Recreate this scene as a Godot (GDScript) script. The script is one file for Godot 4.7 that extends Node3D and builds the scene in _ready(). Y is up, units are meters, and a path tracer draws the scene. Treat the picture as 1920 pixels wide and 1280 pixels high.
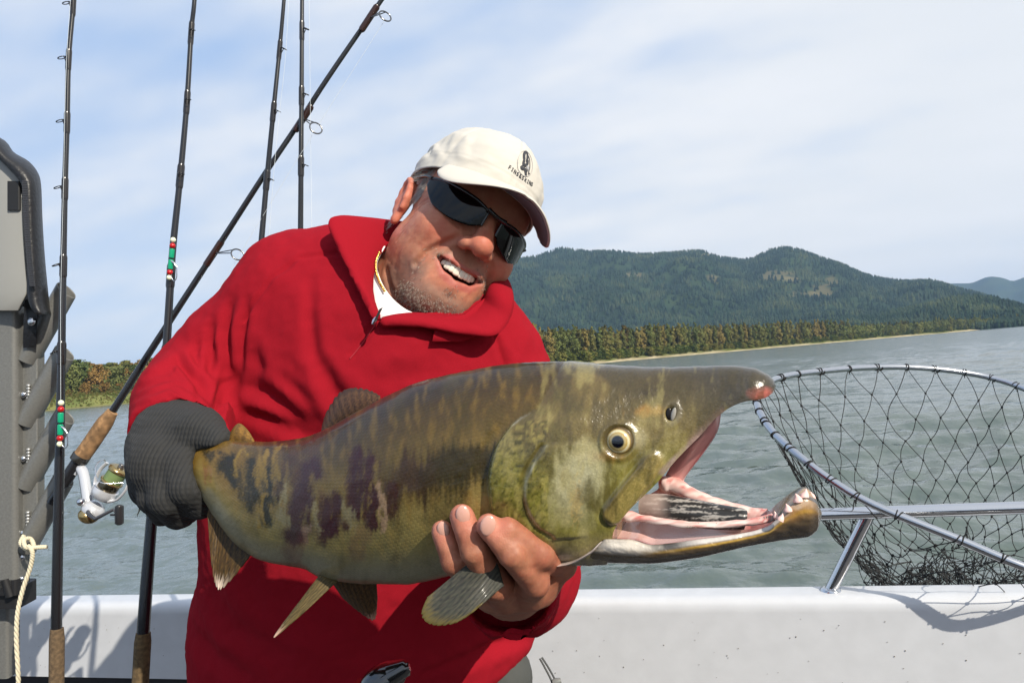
extends Node3D
# A fisherman on a boat holding up a big salmon, river and wooded hills behind.
# Measured points are given as (photo x, photo y, metres in front of the camera).

const F := 1372.5
const CAM := Vector3(0, 1.3, 0)
var CB: Basis                       # camera basis
var names := {}
var M := {}                         # materials
var SUN_CAM := Vector3(0.46, 0.62, 0.64)

# ---------------------------------------------------------------- measuring
func C(x: float, y: float, d: float) -> Vector3:      # camera-frame point
	return Vector3((x - 960.0) / F * d, (640.0 - y) / F * d, -d)

func P(x: float, y: float, d: float) -> Vector3:      # world point
	return CAM + CB * C(x, y, d)

func PV(a: Array) -> PackedVector3Array:              # list of [x, y, d]
	var o := PackedVector3Array()
	for q in a: o.append(P(q[0], q[1], q[2]))
	return o

func px_of(w: Vector3) -> Vector2:
	var c := (w - CAM) * CB
	return Vector2(960.0 + c.x / -c.z * F, 640.0 - c.y / -c.z * F)

func rgb(r: float, g: float, b: float) -> Color:      # sRGB 0..255 -> linear
	return Color(r / 255.0, g / 255.0, b / 255.0).srgb_to_linear()

func srgb(r: float, g: float, b: float) -> Color:
	return Color(r / 255.0, g / 255.0, b / 255.0)

func ss(a: float, b: float, x: float) -> float:
	return smoothstep(a, b, x)

func tab(t: Array, x: float) -> float:                # cubic table lookup, t = [[x, v], ...]
	var n := t.size()
	if x <= t[0][0]: return t[0][1]
	if x >= t[n - 1][0]: return t[n - 1][1]
	var i := 0
	while i < n - 2 and x > t[i + 1][0]: i += 1
	var x0: float = t[i][0]; var x1: float = t[i + 1][0]
	var y0: float = t[i][1]; var y1: float = t[i + 1][1]
	var h := x1 - x0
	var s := (y1 - y0) / h
	var m0 := s; var m1 := s
	if i > 0:
		var sp: float = (y0 - t[i - 1][1]) / (x0 - t[i - 1][0])
		m0 = 0.0 if sp * s <= 0.0 else 2.0 * sp * s / (sp + s)
	if i < n - 2:
		var sn: float = (t[i + 2][1] - y1) / (t[i + 2][0] - x1)
		m1 = 0.0 if sn * s <= 0.0 else 2.0 * sn * s / (sn + s)
	var u := (x - x0) / h
	var u2 := u * u; var u3 := u2 * u
	return y0 * (2 * u3 - 3 * u2 + 1) + m0 * h * (u3 - 2 * u2 + u) + y1 * (3 * u2 - 2 * u3) + m1 * h * (u3 - u2)

func spline(p: PackedVector3Array, n: int, closed := false) -> PackedVector3Array:
	var o := PackedVector3Array()
	var m := p.size()
	var segs := m if closed else m - 1
	for i in segs:
		var a := p[(i - 1 + m) % m] if closed or i > 0 else p[0] * 2 - p[1]
		var b := p[i]; var c := p[(i + 1) % m]
		var d := p[(i + 2) % m] if closed or i < m - 2 else p[m - 1] * 2 - p[m - 2]
		for k in n:
			o.append(b.cubic_interpolate(c, a, d, float(k) / n))
	if not closed: o.append(p[m - 1])
	return o

func resample(p: PackedVector3Array, n: int) -> PackedVector3Array:   # n+1 points evenly by index along a spline
	var o := PackedVector3Array()
	var m := p.size()
	for k in n + 1:
		var t := float(k) / n * (m - 1)
		var i := mini(int(t), m - 2)
		var a := p[i - 1] if i > 0 else p[0] * 2 - p[1]
		var d := p[i + 2] if i < m - 2 else p[m - 1] * 2 - p[m - 2]
		o.append(p[i].cubic_interpolate(p[i + 1], a, d, t - i))
	return o

# ---------------------------------------------------------------- mesh builder
class MB:
	var v := PackedVector3Array()
	var c := PackedColorArray()
	var uv := PackedVector2Array()
	var ix := PackedInt32Array()
	var col := Color(1, 1, 1)
	var hascol := false

	func vert(p: Vector3, t := Vector2.ZERO) -> int:
		v.append(p); c.append(col); uv.append(t)
		return v.size() - 1

	func tri(a: int, b: int, d: int) -> void:
		ix.append(a); ix.append(b); ix.append(d)

	func quad4(a: Vector3, b: Vector3, d: Vector3, e: Vector3) -> void:   # corners counter-clockwise from outside
		var i := v.size()
		vert(a, Vector2(0, 0)); vert(b, Vector2(1, 0)); vert(d, Vector2(1, 1)); vert(e, Vector2(0, 1))
		tri(i, i + 2, i + 1); tri(i, i + 3, i + 2)

	func grid(p: PackedVector3Array, rows: int, cols: int, wrap := false, flip := false, wrap_rows := false, cl := PackedColorArray(), uvs := Vector2(1, 1)) -> int:
		var s := v.size()
		for r in rows:
			for q in cols:
				v.append(p[r * cols + q])
				c.append(cl[r * cols + q] if cl.size() else col)
				uv.append(Vector2(float(q) / maxi(cols - 1, 1) * uvs.x, float(r) / maxi(rows - 1, 1) * uvs.y))
		for r in (rows if wrap_rows else rows - 1):
			for q in (cols if wrap else cols - 1):
				var a := s + r * cols + q
				var b := s + r * cols + (q + 1) % cols
				var d := s + ((r + 1) % rows) * cols + (q + 1) % cols
				var e := s + ((r + 1) % rows) * cols + q
				if flip:
					tri(a, b, d); tri(a, d, e)
				else:
					tri(a, d, b); tri(a, e, d)
		return s

	func tube(path: PackedVector3Array, rad: PackedFloat32Array, sides := 10, closed := false, caps := true, flat := 1.0, up := Vector3.UP) -> void:
		var n := path.size()
		var pts := PackedVector3Array()
		var prev := Vector3.ZERO
		for i in n:
			var t: Vector3
			if closed: t = path[(i + 1) % n] - path[(i - 1 + n) % n]
			else: t = path[mini(i + 1, n - 1)] - path[maxi(i - 1, 0)]
			t = t.normalized()
			if t.length() < 0.5: t = Vector3.UP
			var s: Vector3
			if prev == Vector3.ZERO:
				s = t.cross(up)
				if s.length() < 0.1: s = t.cross(Vector3(1, 0, 0.1))
			else:
				s = prev - t * prev.dot(t)
			s = s.normalized(); prev = s
			var w := s.cross(t)
			var r := rad[mini(i, rad.size() - 1)]
			for k in sides:
				var a := TAU * k / sides
				pts.append(path[i] + s * cos(a) * r + w * sin(a) * r * flat)
		grid(pts, n, sides, true, true, closed)
		if caps and not closed:
			for e in 2:
				var at := 0 if e == 0 else n - 1
				var m := vert(path[at])
				var st := v.size()
				for k in sides: vert(pts[at * sides + k])
				for k in sides:
					if e == 1: tri(m, st + k, st + (k + 1) % sides)
					else: tri(m, st + (k + 1) % sides, st + k)

	func box(o: Vector3, x: Vector3, y: Vector3, z: Vector3) -> void:      # centre and half axes (right-handed)
		var s := [-1.0, 1.0]
		quad4(o - x - y + z, o + x - y + z, o + x + y + z, o - x + y + z)
		quad4(o + x - y - z, o - x - y - z, o - x + y - z, o + x + y - z)
		quad4(o + x - y + z, o + x - y - z, o + x + y - z, o + x + y + z)
		quad4(o - x - y - z, o - x - y + z, o - x + y + z, o - x + y - z)
		quad4(o - x + y + z, o + x + y + z, o + x + y - z, o - x + y - z)
		quad4(o - x - y - z, o + x - y - z, o + x - y + z, o - x - y + z)

	func rbox(o: Vector3, x: Vector3, y: Vector3, z: Vector3, r: float) -> void:   # box with rounded long edges along y: cross-section in x/z
		var lx := x.length(); var lz := z.length()
		var xn := x / lx; var zn := z / lz
		var ring := PackedVector3Array()
		for q in 4:
			var sx: float = [1.0, -1.0, -1.0, 1.0][q]
			var sz: float = [1.0, 1.0, -1.0, -1.0][q]
			for k in 5:
				var a := q * PI / 2 + k * PI / 8
				ring.append(xn * (sx * (lx - r) + cos(a) * r) + zn * (sz * (lz - r) + sin(a) * r))
		var pts := PackedVector3Array()
		for e in [-1.0, 1.0]:
			for k in 20: pts.append(o + y * e + ring[k])
		grid(pts, 2, 20, true, true)
		for e in 2:
			var m := vert(o + y * (-1.0 if e == 0 else 1.0))
			var st := v.size()
			for k in 20: vert(pts[e * 20 + k])
			for k in 20:
				if e == 1: tri(m, st + k, st + (k + 1) % 20)
				else: tri(m, st + (k + 1) % 20, st + k)

	func ball(o: Vector3, r: Vector3, b := Basis.IDENTITY, n := 10) -> void:
		var pts := PackedVector3Array()
		for i in n + 1:
			var th := PI * i / n
			for k in 2 * n:
				var ph := TAU * k / (2 * n)
				pts.append(o + b * Vector3(r.x * sin(th) * cos(ph), r.y * cos(th), r.z * sin(th) * sin(ph)))
		grid(pts, n + 1, 2 * n, true)

	# a curved sheet with thickness; rows of equal length, outward = side the normals face for flip=false
	func sheet(p: PackedVector3Array, rows: int, cols: int, th: float, cl := PackedColorArray()) -> void:
		var nrm := PackedVector3Array()
		for r in rows:
			for q in cols:
				var du := p[r * cols + mini(q + 1, cols - 1)] - p[r * cols + maxi(q - 1, 0)]
				var dv := p[mini(r + 1, rows - 1) * cols + q] - p[maxi(r - 1, 0) * cols + q]
				nrm.append(du.cross(dv).normalized())
		# one closed skin: front rows, then back rows in reverse, with a rounded lip
		var pts := PackedVector3Array(); var cc := PackedColorArray()
		var total := rows + 2
		for layer in 2:
			for rr in rows:
				var r := rr if layer == 0 else rows - 1 - rr
				for q in cols:
					var k := 1.0
					if q == 0 or q == cols - 1 or r == 0 or r == rows - 1: k = 0.45
					var sgn := 1.0 if layer == 0 else -1.0
					pts.append(p[r * cols + q] + nrm[r * cols + q] * th * 0.5 * k * sgn)
					cc.append(cl[r * cols + q] if cl.size() else col)
		var s := grid(pts, rows * 2, cols, false, false, true, cc)
		for r in rows - 1:
			for e in 2:
				var q := 0 if e == 0 else cols - 1
				var a := s + r * cols + q
				var b := s + (r + 1) * cols + q
				var d := s + (2 * rows - 2 - r) * cols + q
				var f := s + (2 * rows - 1 - r) * cols + q
				if e == 0:
					tri(a, d, b); tri(a, f, d)
				else:
					tri(a, b, d); tri(a, d, f)

	func mesh(smooth := true) -> ArrayMesh:
		var n := PackedVector3Array()
		n.resize(v.size())
		for k in range(0, ix.size(), 3):
			var a := ix[k]; var b := ix[k + 1]; var d := ix[k + 2]
			var f := (v[d] - v[a]).cross(v[b] - v[a])
			n[a] += f; n[b] += f; n[d] += f
		for k in n.size():
			var l := n[k].length()
			n[k] = n[k] / l if l > 1e-20 else Vector3.UP
		var arr := []
		arr.resize(Mesh.ARRAY_MAX)
		arr[Mesh.ARRAY_VERTEX] = v
		arr[Mesh.ARRAY_NORMAL] = n
		arr[Mesh.ARRAY_TEX_UV] = uv
		if hascol: arr[Mesh.ARRAY_COLOR] = c
		arr[Mesh.ARRAY_INDEX] = ix
		var am := ArrayMesh.new()
		am.add_surface_from_arrays(Mesh.PRIMITIVE_TRIANGLES, arr)
		return am

# ---------------------------------------------------------------- scene helpers
func numbered(n: String) -> String:
	if not names.has(n):
		names[n] = 0
		return n
	names[n] += 1
	return "%s_%03d" % [n, names[n]]

func gpos(n: Node) -> Vector3:
	var s := Vector3.ZERO
	while n != self and n is Node3D:
		s += (n as Node3D).position
		n = n.get_parent()
	return s

func thing(called: String, label: String, category: String, at: Vector3, group := "") -> Node3D:
	var o := Node3D.new()
	o.name = numbered(called); add_child(o, true)
	o.position = at
	meta(o, label, category, group)
	return o

func meta(o: Node, label: String, category: String, group := "") -> Node:
	o.set_meta("label", label); o.set_meta("category", category)
	if group: o.set_meta("group", group)
	return o

func put(called: String, mb: MB, mat: Material, parent: Node = null) -> MeshInstance3D:
	return put_mesh(called, mb.mesh(), mat, parent)

func put_mesh(called: String, mesh: Mesh, mat: Material, parent: Node = null) -> MeshInstance3D:
	var o := MeshInstance3D.new()
	o.mesh = mesh
	o.material_override = mat
	if parent == null:
		o.name = numbered(called); add_child(o, true)
	else:
		var nm := called; var k := 0
		while parent.has_node(NodePath(nm)):
			k += 1; nm = "%s_%03d" % [called, k]
		o.name = nm
		parent.add_child(o, true)
		o.position = -gpos(parent)
	return o

func structure(o: Node) -> Node:
	o.set_meta("kind", "structure")
	return o

func mat(c: Color, rough := 0.6, metal := 0.0, spec := 0.5) -> StandardMaterial3D:
	var m := StandardMaterial3D.new()
	m.albedo_color = c; m.roughness = rough; m.metallic = metal; m.metallic_specular = spec
	return m

func vmat(rough := 0.6, spec := 0.5) -> StandardMaterial3D:   # base colour from vertex colours
	var m := mat(Color(1, 1, 1), rough, 0.0, spec)
	m.vertex_color_use_as_albedo = true
	return m

func noise(freq: float, sd: int, oct := 4, kind := FastNoiseLite.TYPE_SIMPLEX_SMOOTH) -> FastNoiseLite:
	var n := FastNoiseLite.new()
	n.noise_type = kind; n.frequency = freq; n.seed = sd
	n.fractal_type = FastNoiseLite.FRACTAL_FBM if oct > 1 else FastNoiseLite.FRACTAL_NONE
	n.fractal_octaves = oct
	return n

func noise_tex(size: int, freq: float, sd: int, oct := 4) -> ImageTexture:
	var im := noise(freq, sd, oct).get_seamless_image(size, size)
	im.convert(Image.FORMAT_L8)
	return ImageTexture.create_from_image(im)

func noise_normal(size: int, freq: float, sd: int, oct := 4, strength := 4.0) -> ImageTexture:
	var im := noise(freq, sd, oct).get_seamless_image(size, size)
	im.convert(Image.FORMAT_RGBA8)
	im.bump_map_to_normal_map(strength)
	return ImageTexture.create_from_image(im)

func tri_normal(m: StandardMaterial3D, tex: Texture2D, scale: float, amount: float) -> StandardMaterial3D:
	m.normal_enabled = true; m.normal_texture = tex; m.normal_scale = amount
	m.uv1_triplanar = true; m.uv1_world_triplanar = true
	m.uv1_scale = Vector3.ONE * scale
	return m

# tinted albedo grain: a texture whose mean is near white
func grain_tex(size: int, freq: float, sd: int, lo: float, hi: float, oct := 4) -> ImageTexture:
	var im := noise(freq, sd, oct).get_seamless_image(size, size)
	im.convert(Image.FORMAT_L8)
	var by := im.get_data()
	for k in by.size(): by[k] = int(lerpf(lo, hi, by[k] / 255.0) * 255.0)
	return ImageTexture.create_from_image(Image.create_from_data(size, size, false, Image.FORMAT_L8, by))

# ---------------------------------------------------------------- implicit surfaces
# rows of 9 floats: ax ay az ra bx by bz rb k   (tapered capsules, smooth union in order)
class Field:
	var a := PackedVector3Array(); var ba := PackedVector3Array()
	var inv := PackedFloat32Array(); var ra := PackedFloat32Array(); var dr := PackedFloat32Array(); var kk := PackedFloat32Array()
	var sc := PackedVector3Array()    # per-primitive axis scale (ellipsoids); 1,1,1 for capsules
	var sub := PackedByteArray()      # 1 = carved away
	var smin := PackedFloat32Array()

	func cap(p: Vector3, r0: float, q: Vector3, r1: float, k := 0.01, carve := false) -> void:
		a.append(p); ba.append(q - p)
		var l := (q - p).length_squared()
		inv.append(1.0 / l if l > 1e-12 else 0.0)
		ra.append(r0); dr.append(r1 - r0); kk.append(k)
		sc.append(Vector3.ONE); sub.append(1 if carve else 0); smin.append(1.0)

	func ell(p: Vector3, r: Vector3, k := 0.01, carve := false) -> void:
		a.append(p); ba.append(Vector3.ZERO); inv.append(0.0)
		var m := minf(r.x, minf(r.y, r.z))
		ra.append(m); dr.append(0.0); kk.append(k)
		sc.append(Vector3(m / r.x, m / r.y, m / r.z)); sub.append(1 if carve else 0); smin.append(1.0)

	func chain_carve(pts: PackedVector3Array, rad: Array, k := 0.01) -> void:
		for i in pts.size() - 1:
			cap(pts[i], rad[i], pts[i + 1], rad[i + 1], k, true)

	func chain(pts: PackedVector3Array, rad: Array, k := 0.01) -> void:
		for i in pts.size() - 1:
			cap(pts[i], rad[i], pts[i + 1], rad[i + 1], k)

	func one(i: int, p: Vector3) -> float:
		var pa := (p - a[i]) * sc[i]
		if inv[i] > 0.0:
			var h := clampf(pa.dot(ba[i]) * inv[i], 0.0, 1.0)
			return (pa - ba[i] * h).length() - ra[i] - dr[i] * h
		var l := pa.length()
		var g := (pa * sc[i]).length()
		return l * (l - ra[i]) / g if g > 1e-9 else -ra[i]

	func at(p: Vector3, list: PackedInt32Array) -> float:
		var d := 1e3
		for i in list:
			var e := one(i, p)
			var k := kk[i]
			if sub[i]:
				var h2 := maxf(k - absf(-e - d), 0.0) / k
				d = maxf(d, -e) + h2 * h2 * k * 0.25
			else:
				var h3 := maxf(k - absf(e - d), 0.0) / k
				d = minf(d, e) - h3 * h3 * k * 0.25
		return d

	# surface nets on a grid; only blocks near the surface are sampled, with the shapes that reach them
	func surface(lo: Vector3, hi: Vector3, cell: float, out: MB) -> void:
		var B := 8
		var nb := ((hi - lo) / (cell * B)).ceil()
		var bx := int(nb.x); var by := int(nb.y); var bz := int(nb.z)
		var nx := bx * B + 1; var ny := by * B + 1; var nz := bz * B + 1
		var sx := 1; var sy := nx; var sz := nx * ny
		var val := PackedFloat32Array(); val.resize(nx * ny * nz); val.fill(1e9)
		var act := PackedInt32Array()          # corner index of each active 2-cell cube
		var all := PackedInt32Array(range(a.size()))
		var R := cell * B * 0.5 * 1.7321
		for k in bz:
			for j in by:
				for i in bx:
					var ctr := lo + Vector3(i + 0.5, j + 0.5, k + 0.5) * cell * B
					var d := at(ctr, all)
					if absf(d) > R * 1.5 + cell: continue
					var list := PackedInt32Array()
					for q in all:
						var e := one(q, ctr)
						if sub[q]:
							if -e + 2.6 * R + kk[q] > d: list.append(q)
						elif e < d + 2.6 * R + kk[q]: list.append(q)
					for c in 64:
						var i0 := i * B + (c & 3) * 2; var j0 := j * B + ((c >> 2) & 3) * 2; var k0 := k * B + (c >> 4) * 2
						var o := k0 * sz + j0 * sy + i0
						var m := o + sx + sy + sz
						if val[m] > 1e8: val[m] = at(lo + Vector3(i0 + 1, j0 + 1, k0 + 1) * cell, list)
						if absf(val[m]) > cell * 2.35: continue
						act.append(o)
						for kz in range(k0, k0 + 3):
							for jy in range(j0, j0 + 3):
								var w := kz * sz + jy * sy
								for ixx in range(i0, i0 + 3):
									if val[w + ixx] > 1e8: val[w + ixx] = at(lo + Vector3(ixx, jy, kz) * cell, list)
		var vid := PackedInt32Array(); vid.resize(nx * ny * nz); vid.fill(-1)
		var base := out.v.size()
		var offs := PackedInt32Array([0, sx, sy, sx + sy, sz, sx + sz, sy + sz, sx + sy + sz])
		var cells := PackedInt32Array()
		for b in act:
			var i0 := b % nx; var j0 := (b / nx) % ny; var k0 := b / sz
			for k in range(k0, k0 + 2):
				for j in range(j0, j0 + 2):
					for i in range(i0, i0 + 2):
						var o := k * sz + j * sy + i
						var neg := 0
						for q in 8:
							if val[o + offs[q]] < 0.0: neg += 1
						if neg == 0 or neg == 8: continue
						var s := Vector3.ZERO; var n := 0
						for e in 12:
							var p0: int; var p1: int
							if e < 4: p0 = [0, 2, 4, 6][e]; p1 = p0 + 1
							elif e < 8: p0 = [0, 1, 4, 5][e - 4]; p1 = p0 + 2
							else: p0 = e - 8; p1 = p0 + 4
							var v0 := val[o + offs[p0]]; var v1 := val[o + offs[p1]]
							if (v0 < 0.0) == (v1 < 0.0): continue
							var t := v0 / (v0 - v1)
							var c0 := Vector3(p0 & 1, (p0 >> 1) & 1, p0 >> 2)
							var c1 := Vector3(p1 & 1, (p1 >> 1) & 1, p1 >> 2)
							s += c0.lerp(c1, t); n += 1
						vid[o] = out.vert(lo + (Vector3(i, j, k) + s / n) * cell)
						cells.append(o)
		for o in cells:
			var v0 := val[o]
			for ax in 3:
				var st := [sx, sy, sz]
				var d0: int = st[ax]; var d1: int = st[(ax + 1) % 3]; var d2: int = st[(ax + 2) % 3]
				var v1 := val[o + d0]
				if (v0 < 0.0) == (v1 < 0.0): continue
				if o - d1 - d2 < 0: continue
				var p := vid[o]; var q := vid[o - d1]; var r := vid[o - d1 - d2]; var t := vid[o - d2]
				if q < 0 or r < 0 or t < 0: continue
				if v0 < 0.0:
					out.tri(p, r, q); out.tri(p, t, r)
				else:
					out.tri(p, q, r); out.tri(p, r, t)

# ================================================================ light, sky, camera
func setup_view() -> void:
	CB = Basis.from_euler(Vector3(deg_to_rad(2.08), 0, 0)) * Basis(Vector3(0, 0, 1), deg_to_rad(-4.77))
	var cam := Camera3D.new()
	cam.name = "camera"
	cam.fov = rad_to_deg(2.0 * atan(640.0 / F))
	cam.near = 0.05; cam.far = 40000.0
	add_child(cam)
	cam.transform = Transform3D(CB, CAM)
	cam.current = true

	var sun := DirectionalLight3D.new()
	sun.name = "sun"
	sun.light_energy = 1.6
	sun.light_color = Color(1.0, 0.965, 0.90)
	sun.light_angular_distance = 0.5
	sun.shadow_enabled = true
	add_child(sun)
	sun.look_at_from_position(Vector3.ZERO, -(CB * SUN_CAM.normalized()), Vector3.UP)

	var we := WorldEnvironment.new()
	we.name = "environment"
	var env := Environment.new()
	env.background_mode = Environment.BG_SKY
	var sky := Sky.new()
	var pm := PanoramaSkyMaterial.new()
	pm.panorama = sky_image()
	pm.energy_multiplier = 0.88
	sky.sky_material = pm
	env.sky = sky
	env.tonemap_mode = Environment.TONE_MAPPER_LINEAR
	env.tonemap_exposure = 1.2
	env.sdfgi_enabled = true; env.ssao_enabled = true; env.ssil_enabled = true
	env.fog_enabled = true
	env.fog_density = 0.000085
	env.fog_light_color = Color(0.66, 0.79, 0.95)
	we.environment = env
	add_child(we)

# thin cirrus over pale blue: more cloud on one side of the sky than on the other
func sky_image() -> ImageTexture:
	var w := 1024; var h := 512
	var big := noise(0.9, 11, 4)
	var wisp := noise(2.2, 23, 6)
	var wisp2 := noise(6.0, 5, 5)
	var im := Image.create(w, h, false, Image.FORMAT_RGBF)
	for y in h:
		var el := PI * (0.5 - (y + 0.5) / h)
		for x in w:
			var az := TAU * (x + 0.5) / w                 # 0 = ahead of the camera (-z)
			var d := Vector3(sin(az) * cos(el), sin(el), -cos(az) * cos(el))
			if el < -0.06:
				im.set_pixel(x, y, Color(0.30, 0.33, 0.34)); continue
			var e := maxf(d.y, 0.0)
			# clear air
			var t := pow(1.0 - e, 3.2)
			var c := Color(0.235, 0.43, 0.79).lerp(Color(0.76, 0.87, 0.98), t)
			# cloud layer seen on a plane overhead
			var q := Vector2(d.x, d.z) / (e + 0.22)
			var a := big.get_noise_2d(q.x * 0.6 + 3.0, q.y * 0.6)
			var s := wisp.get_noise_2d(q.x * 0.45 + q.y * 0.25, q.y * 1.1 - q.x * 0.4)
			var s2 := wisp2.get_noise_2d(q.x * 0.5 + q.y * 0.3, q.y * 1.2 - q.x * 0.5)
			var side := 0.30 * d.x * cos(el)
			var cov := clampf(0.72 + side * 2.1 + a * 0.30 + s * 0.34 + s2 * 0.16, 0.0, 1.0)
			cov = cov * cov * (3.0 - 2.0 * cov)
			cov = clampf(cov * 0.92 + 0.08, 0, 1) * (0.84 + 0.16 * (1.0 - e))
			var white := Color(0.83, 0.86, 0.895).lerp(Color(0.88, 0.90, 0.93), clampf(s * 1.2 + 0.3, 0, 1))
			c = c.lerp(white, cov)
			im.set_pixel(x, y, c)
	return ImageTexture.create_from_image(im)

# ================================================================ far country
func az_of(x: float, y: float) -> Vector2:      # azimuth (0 ahead, + right) and slope of a photo point
	var d := CB * Vector3((x - 960.0) / F, (640.0 - y) / F, -1.0)
	return Vector2(atan2(d.x, -d.z), d.y / Vector2(d.x, d.z).length())

func far_pt(az: float, r: float, y: float) -> Vector3:
	return Vector3(sin(az) * r, y, -cos(az) * r)

func skyline(pts: Array) -> Array:               # photo outline -> [[azimuth, slope], ...]
	var o := []
	for p in pts:
		var q := az_of(p[0], p[1])
		o.append([q.x, q.y])
	return o

func ridge(called: String, pts: Array, r0: float, r1: float, dip: float, mt: Material, tint: Color, tan_patches: Array, sd: int, na: int, nr: int, trees := 0.0) -> Array:
	var sk := skyline(pts)
	var a0: float = sk[0][0]; var a1: float = sk[sk.size() - 1][0]
	var n1 := noise(0.0016, sd, 5); var n2 := noise(0.012, sd + 3, 3)
	var mb := MB.new(); mb.hascol = true
	var p := PackedVector3Array(); var cl := PackedColorArray()
	for i in nr + 1:
		var u := float(i) / nr
		var r := r0 + (r1 - r0) * u
		for j in na + 1:
			var az := a0 + (a1 - a0) * j / na
			var top: float = tab(sk, az) * (r0 + (r1 - r0) * 0.86) + CAM.y - trees
			var g := pow(ss(0.0, 1.0, u / 0.86), dip) if u < 0.86 else 1.0 - (u - 0.86) * 1.5
			var b := far_pt(az, r, 0)
			var rough := n1.get_noise_2d(b.x, b.z)
			var hgt := top * g + rough * top * 0.26 * g * (1.0 - g) * 2.4
			# side valleys that run downhill
			hgt += sin(az * 46.0 + rough * 4.0 + u * 2.0) * top * 0.035 * g * (1.0 - g) * 4.0
			p.append(Vector3(b.x, maxf(hgt, -0.5) + n2.get_noise_2d(b.x, b.z) * 3.0 * (1.0 - absf(2.0 * g - 1.0)), b.z))
			var k := tint
			var m := n2.get_noise_2d(b.x * 0.5, b.z * 0.5)
			k = k.lerp(Color(0.060, 0.085, 0.030), clampf(0.35 + m * 0.8, 0, 1) * 0.6)
			cl.append(k)
	# clearings: tan logged ground where the photo shows them
	for i in p.size():
		var q := px_of(p[i])
		for t in tan_patches:
			var e: float = Vector2((q.x - t[0]) / t[2], (q.y - t[1]) / t[3]).length() + n2.get_noise_2d(p[i].x * 0.8, p[i].z * 0.8) * 0.9
			if e < 1.0: cl[i] = cl[i].lerp(Color(0.22, 0.17, 0.085), clampf((1.0 - e) * 1.2, 0, 0.38))
	mb.grid(p, nr + 1, na + 1, false, false, false, cl)
	structure(put(called, mb, mt))
	return [p, na + 1, nr + 1, cl]

func cone_tree() -> ArrayMesh:
	var mb := MB.new(); mb.hascol = true
	mb.col = Color(1, 1, 1)
	for t in [[0.0, 0.62, 0.20], [0.30, 0.80, 0.155], [0.58, 1.0, 0.10]]:
		var s := mb.vert(Vector3(0, t[1], 0))
		for k in 7:
			var a: float = TAU * k / 7 + t[0] * 3.0
			mb.vert(Vector3(cos(a) * t[2] * (1.0 + 0.25 * (k % 2)), t[0] + 0.04 * (k % 2), sin(a) * t[2] * (1.0 + 0.25 * (k % 2))))
		for k in 7: mb.tri(s, s + 1 + k, s + 1 + (k + 1) % 7)
	return mb.mesh()

func scatter(called: String, mesh: Mesh, mt: Material, xf: Array, cols: Array) -> MultiMeshInstance3D:
	var mm := MultiMesh.new()
	mm.transform_format = MultiMesh.TRANSFORM_3D
	mm.use_colors = true
	mm.mesh = mesh
	mm.instance_count = xf.size()
	for i in xf.size():
		mm.set_instance_transform(i, xf[i]); mm.set_instance_color(i, cols[i])
	var o := MultiMeshInstance3D.new()
	o.multimesh = mm; o.material_override = mt
	o.name = numbered(called); add_child(o, true)
	o.set_meta("kind", "stuff")
	return o

func leafy(sd: int, slim: float, leaves: int, size: float) -> ArrayMesh:      # 1 m high tree, unit scaled: trunk, limbs and leaf clumps
	var r := RandomNumberGenerator.new(); r.seed = sd
	var mb := MB.new(); mb.hascol = true
	mb.col = Color(0.55, 0.45, 0.38)
	mb.tube(PackedVector3Array([Vector3(0, -0.02, 0), Vector3(r.randfn(0, 0.008), 0.45, r.randfn(0, 0.008)), Vector3(r.randfn(0, 0.012), 0.9, 0)]), PackedFloat32Array([0.016, 0.011, 0.003]), 5)
	# clump centres up the crown
	var cs := []
	for k in 17:
		var t := 0.14 + 0.84 * k / 16.0
		var w := slim * pow(sin(PI * clampf(t * 0.86 + 0.08, 0, 1)), 0.7) * r.randf_range(0.65, 1.15)
		var a := r.randf() * TAU
		cs.append([Vector3(cos(a) * w * 0.55, t, sin(a) * w * 0.55), w * r.randf_range(0.5, 0.8), r.randf_range(0.82, 1.14)])
		if k % 3 == 0:
			mb.tube(PackedVector3Array([Vector3(0, t - 0.1, 0), cs[-1][0]]), PackedFloat32Array([0.005, 0.002]), 4)
	for k in leaves:
		var q = cs[r.randi() % cs.size()]
		var d := Vector3(r.randfn(0, 1), r.randfn(0, 1.25), r.randfn(0, 1)).normalized()
		var rad: float = q[1] * pow(r.randf(), 0.4)
		var p: Vector3 = q[0] + d * rad
		if p.y > 1.02: p.y = 1.02 - r.randf() * 0.05
		var nn := (d + Vector3(r.randfn(0, .6), r.randfn(0, .6) + 0.3, r.randfn(0, .6))).normalized()
		var s := nn.cross(Vector3(r.randfn(0, 1), r.randfn(0, 1), r.randfn(0, 1))).normalized()
		var w2 := s.cross(nn)
		var l := size * r.randf_range(0.6, 1.3)
		var g: float = q[2] * r.randf_range(0.86, 1.14)
		mb.col = Color(g, g * r.randf_range(0.92, 1.05), g * 0.9)
		var i := mb.v.size()
		mb.vert(p - s * l); mb.vert(p + w2 * l * 0.7); mb.vert(p + s * l); mb.vert(p - w2 * l * 0.7)
		mb.tri(i, i + 1, i + 2); mb.tri(i, i + 2, i + 3)
	return mb.mesh()

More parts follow.
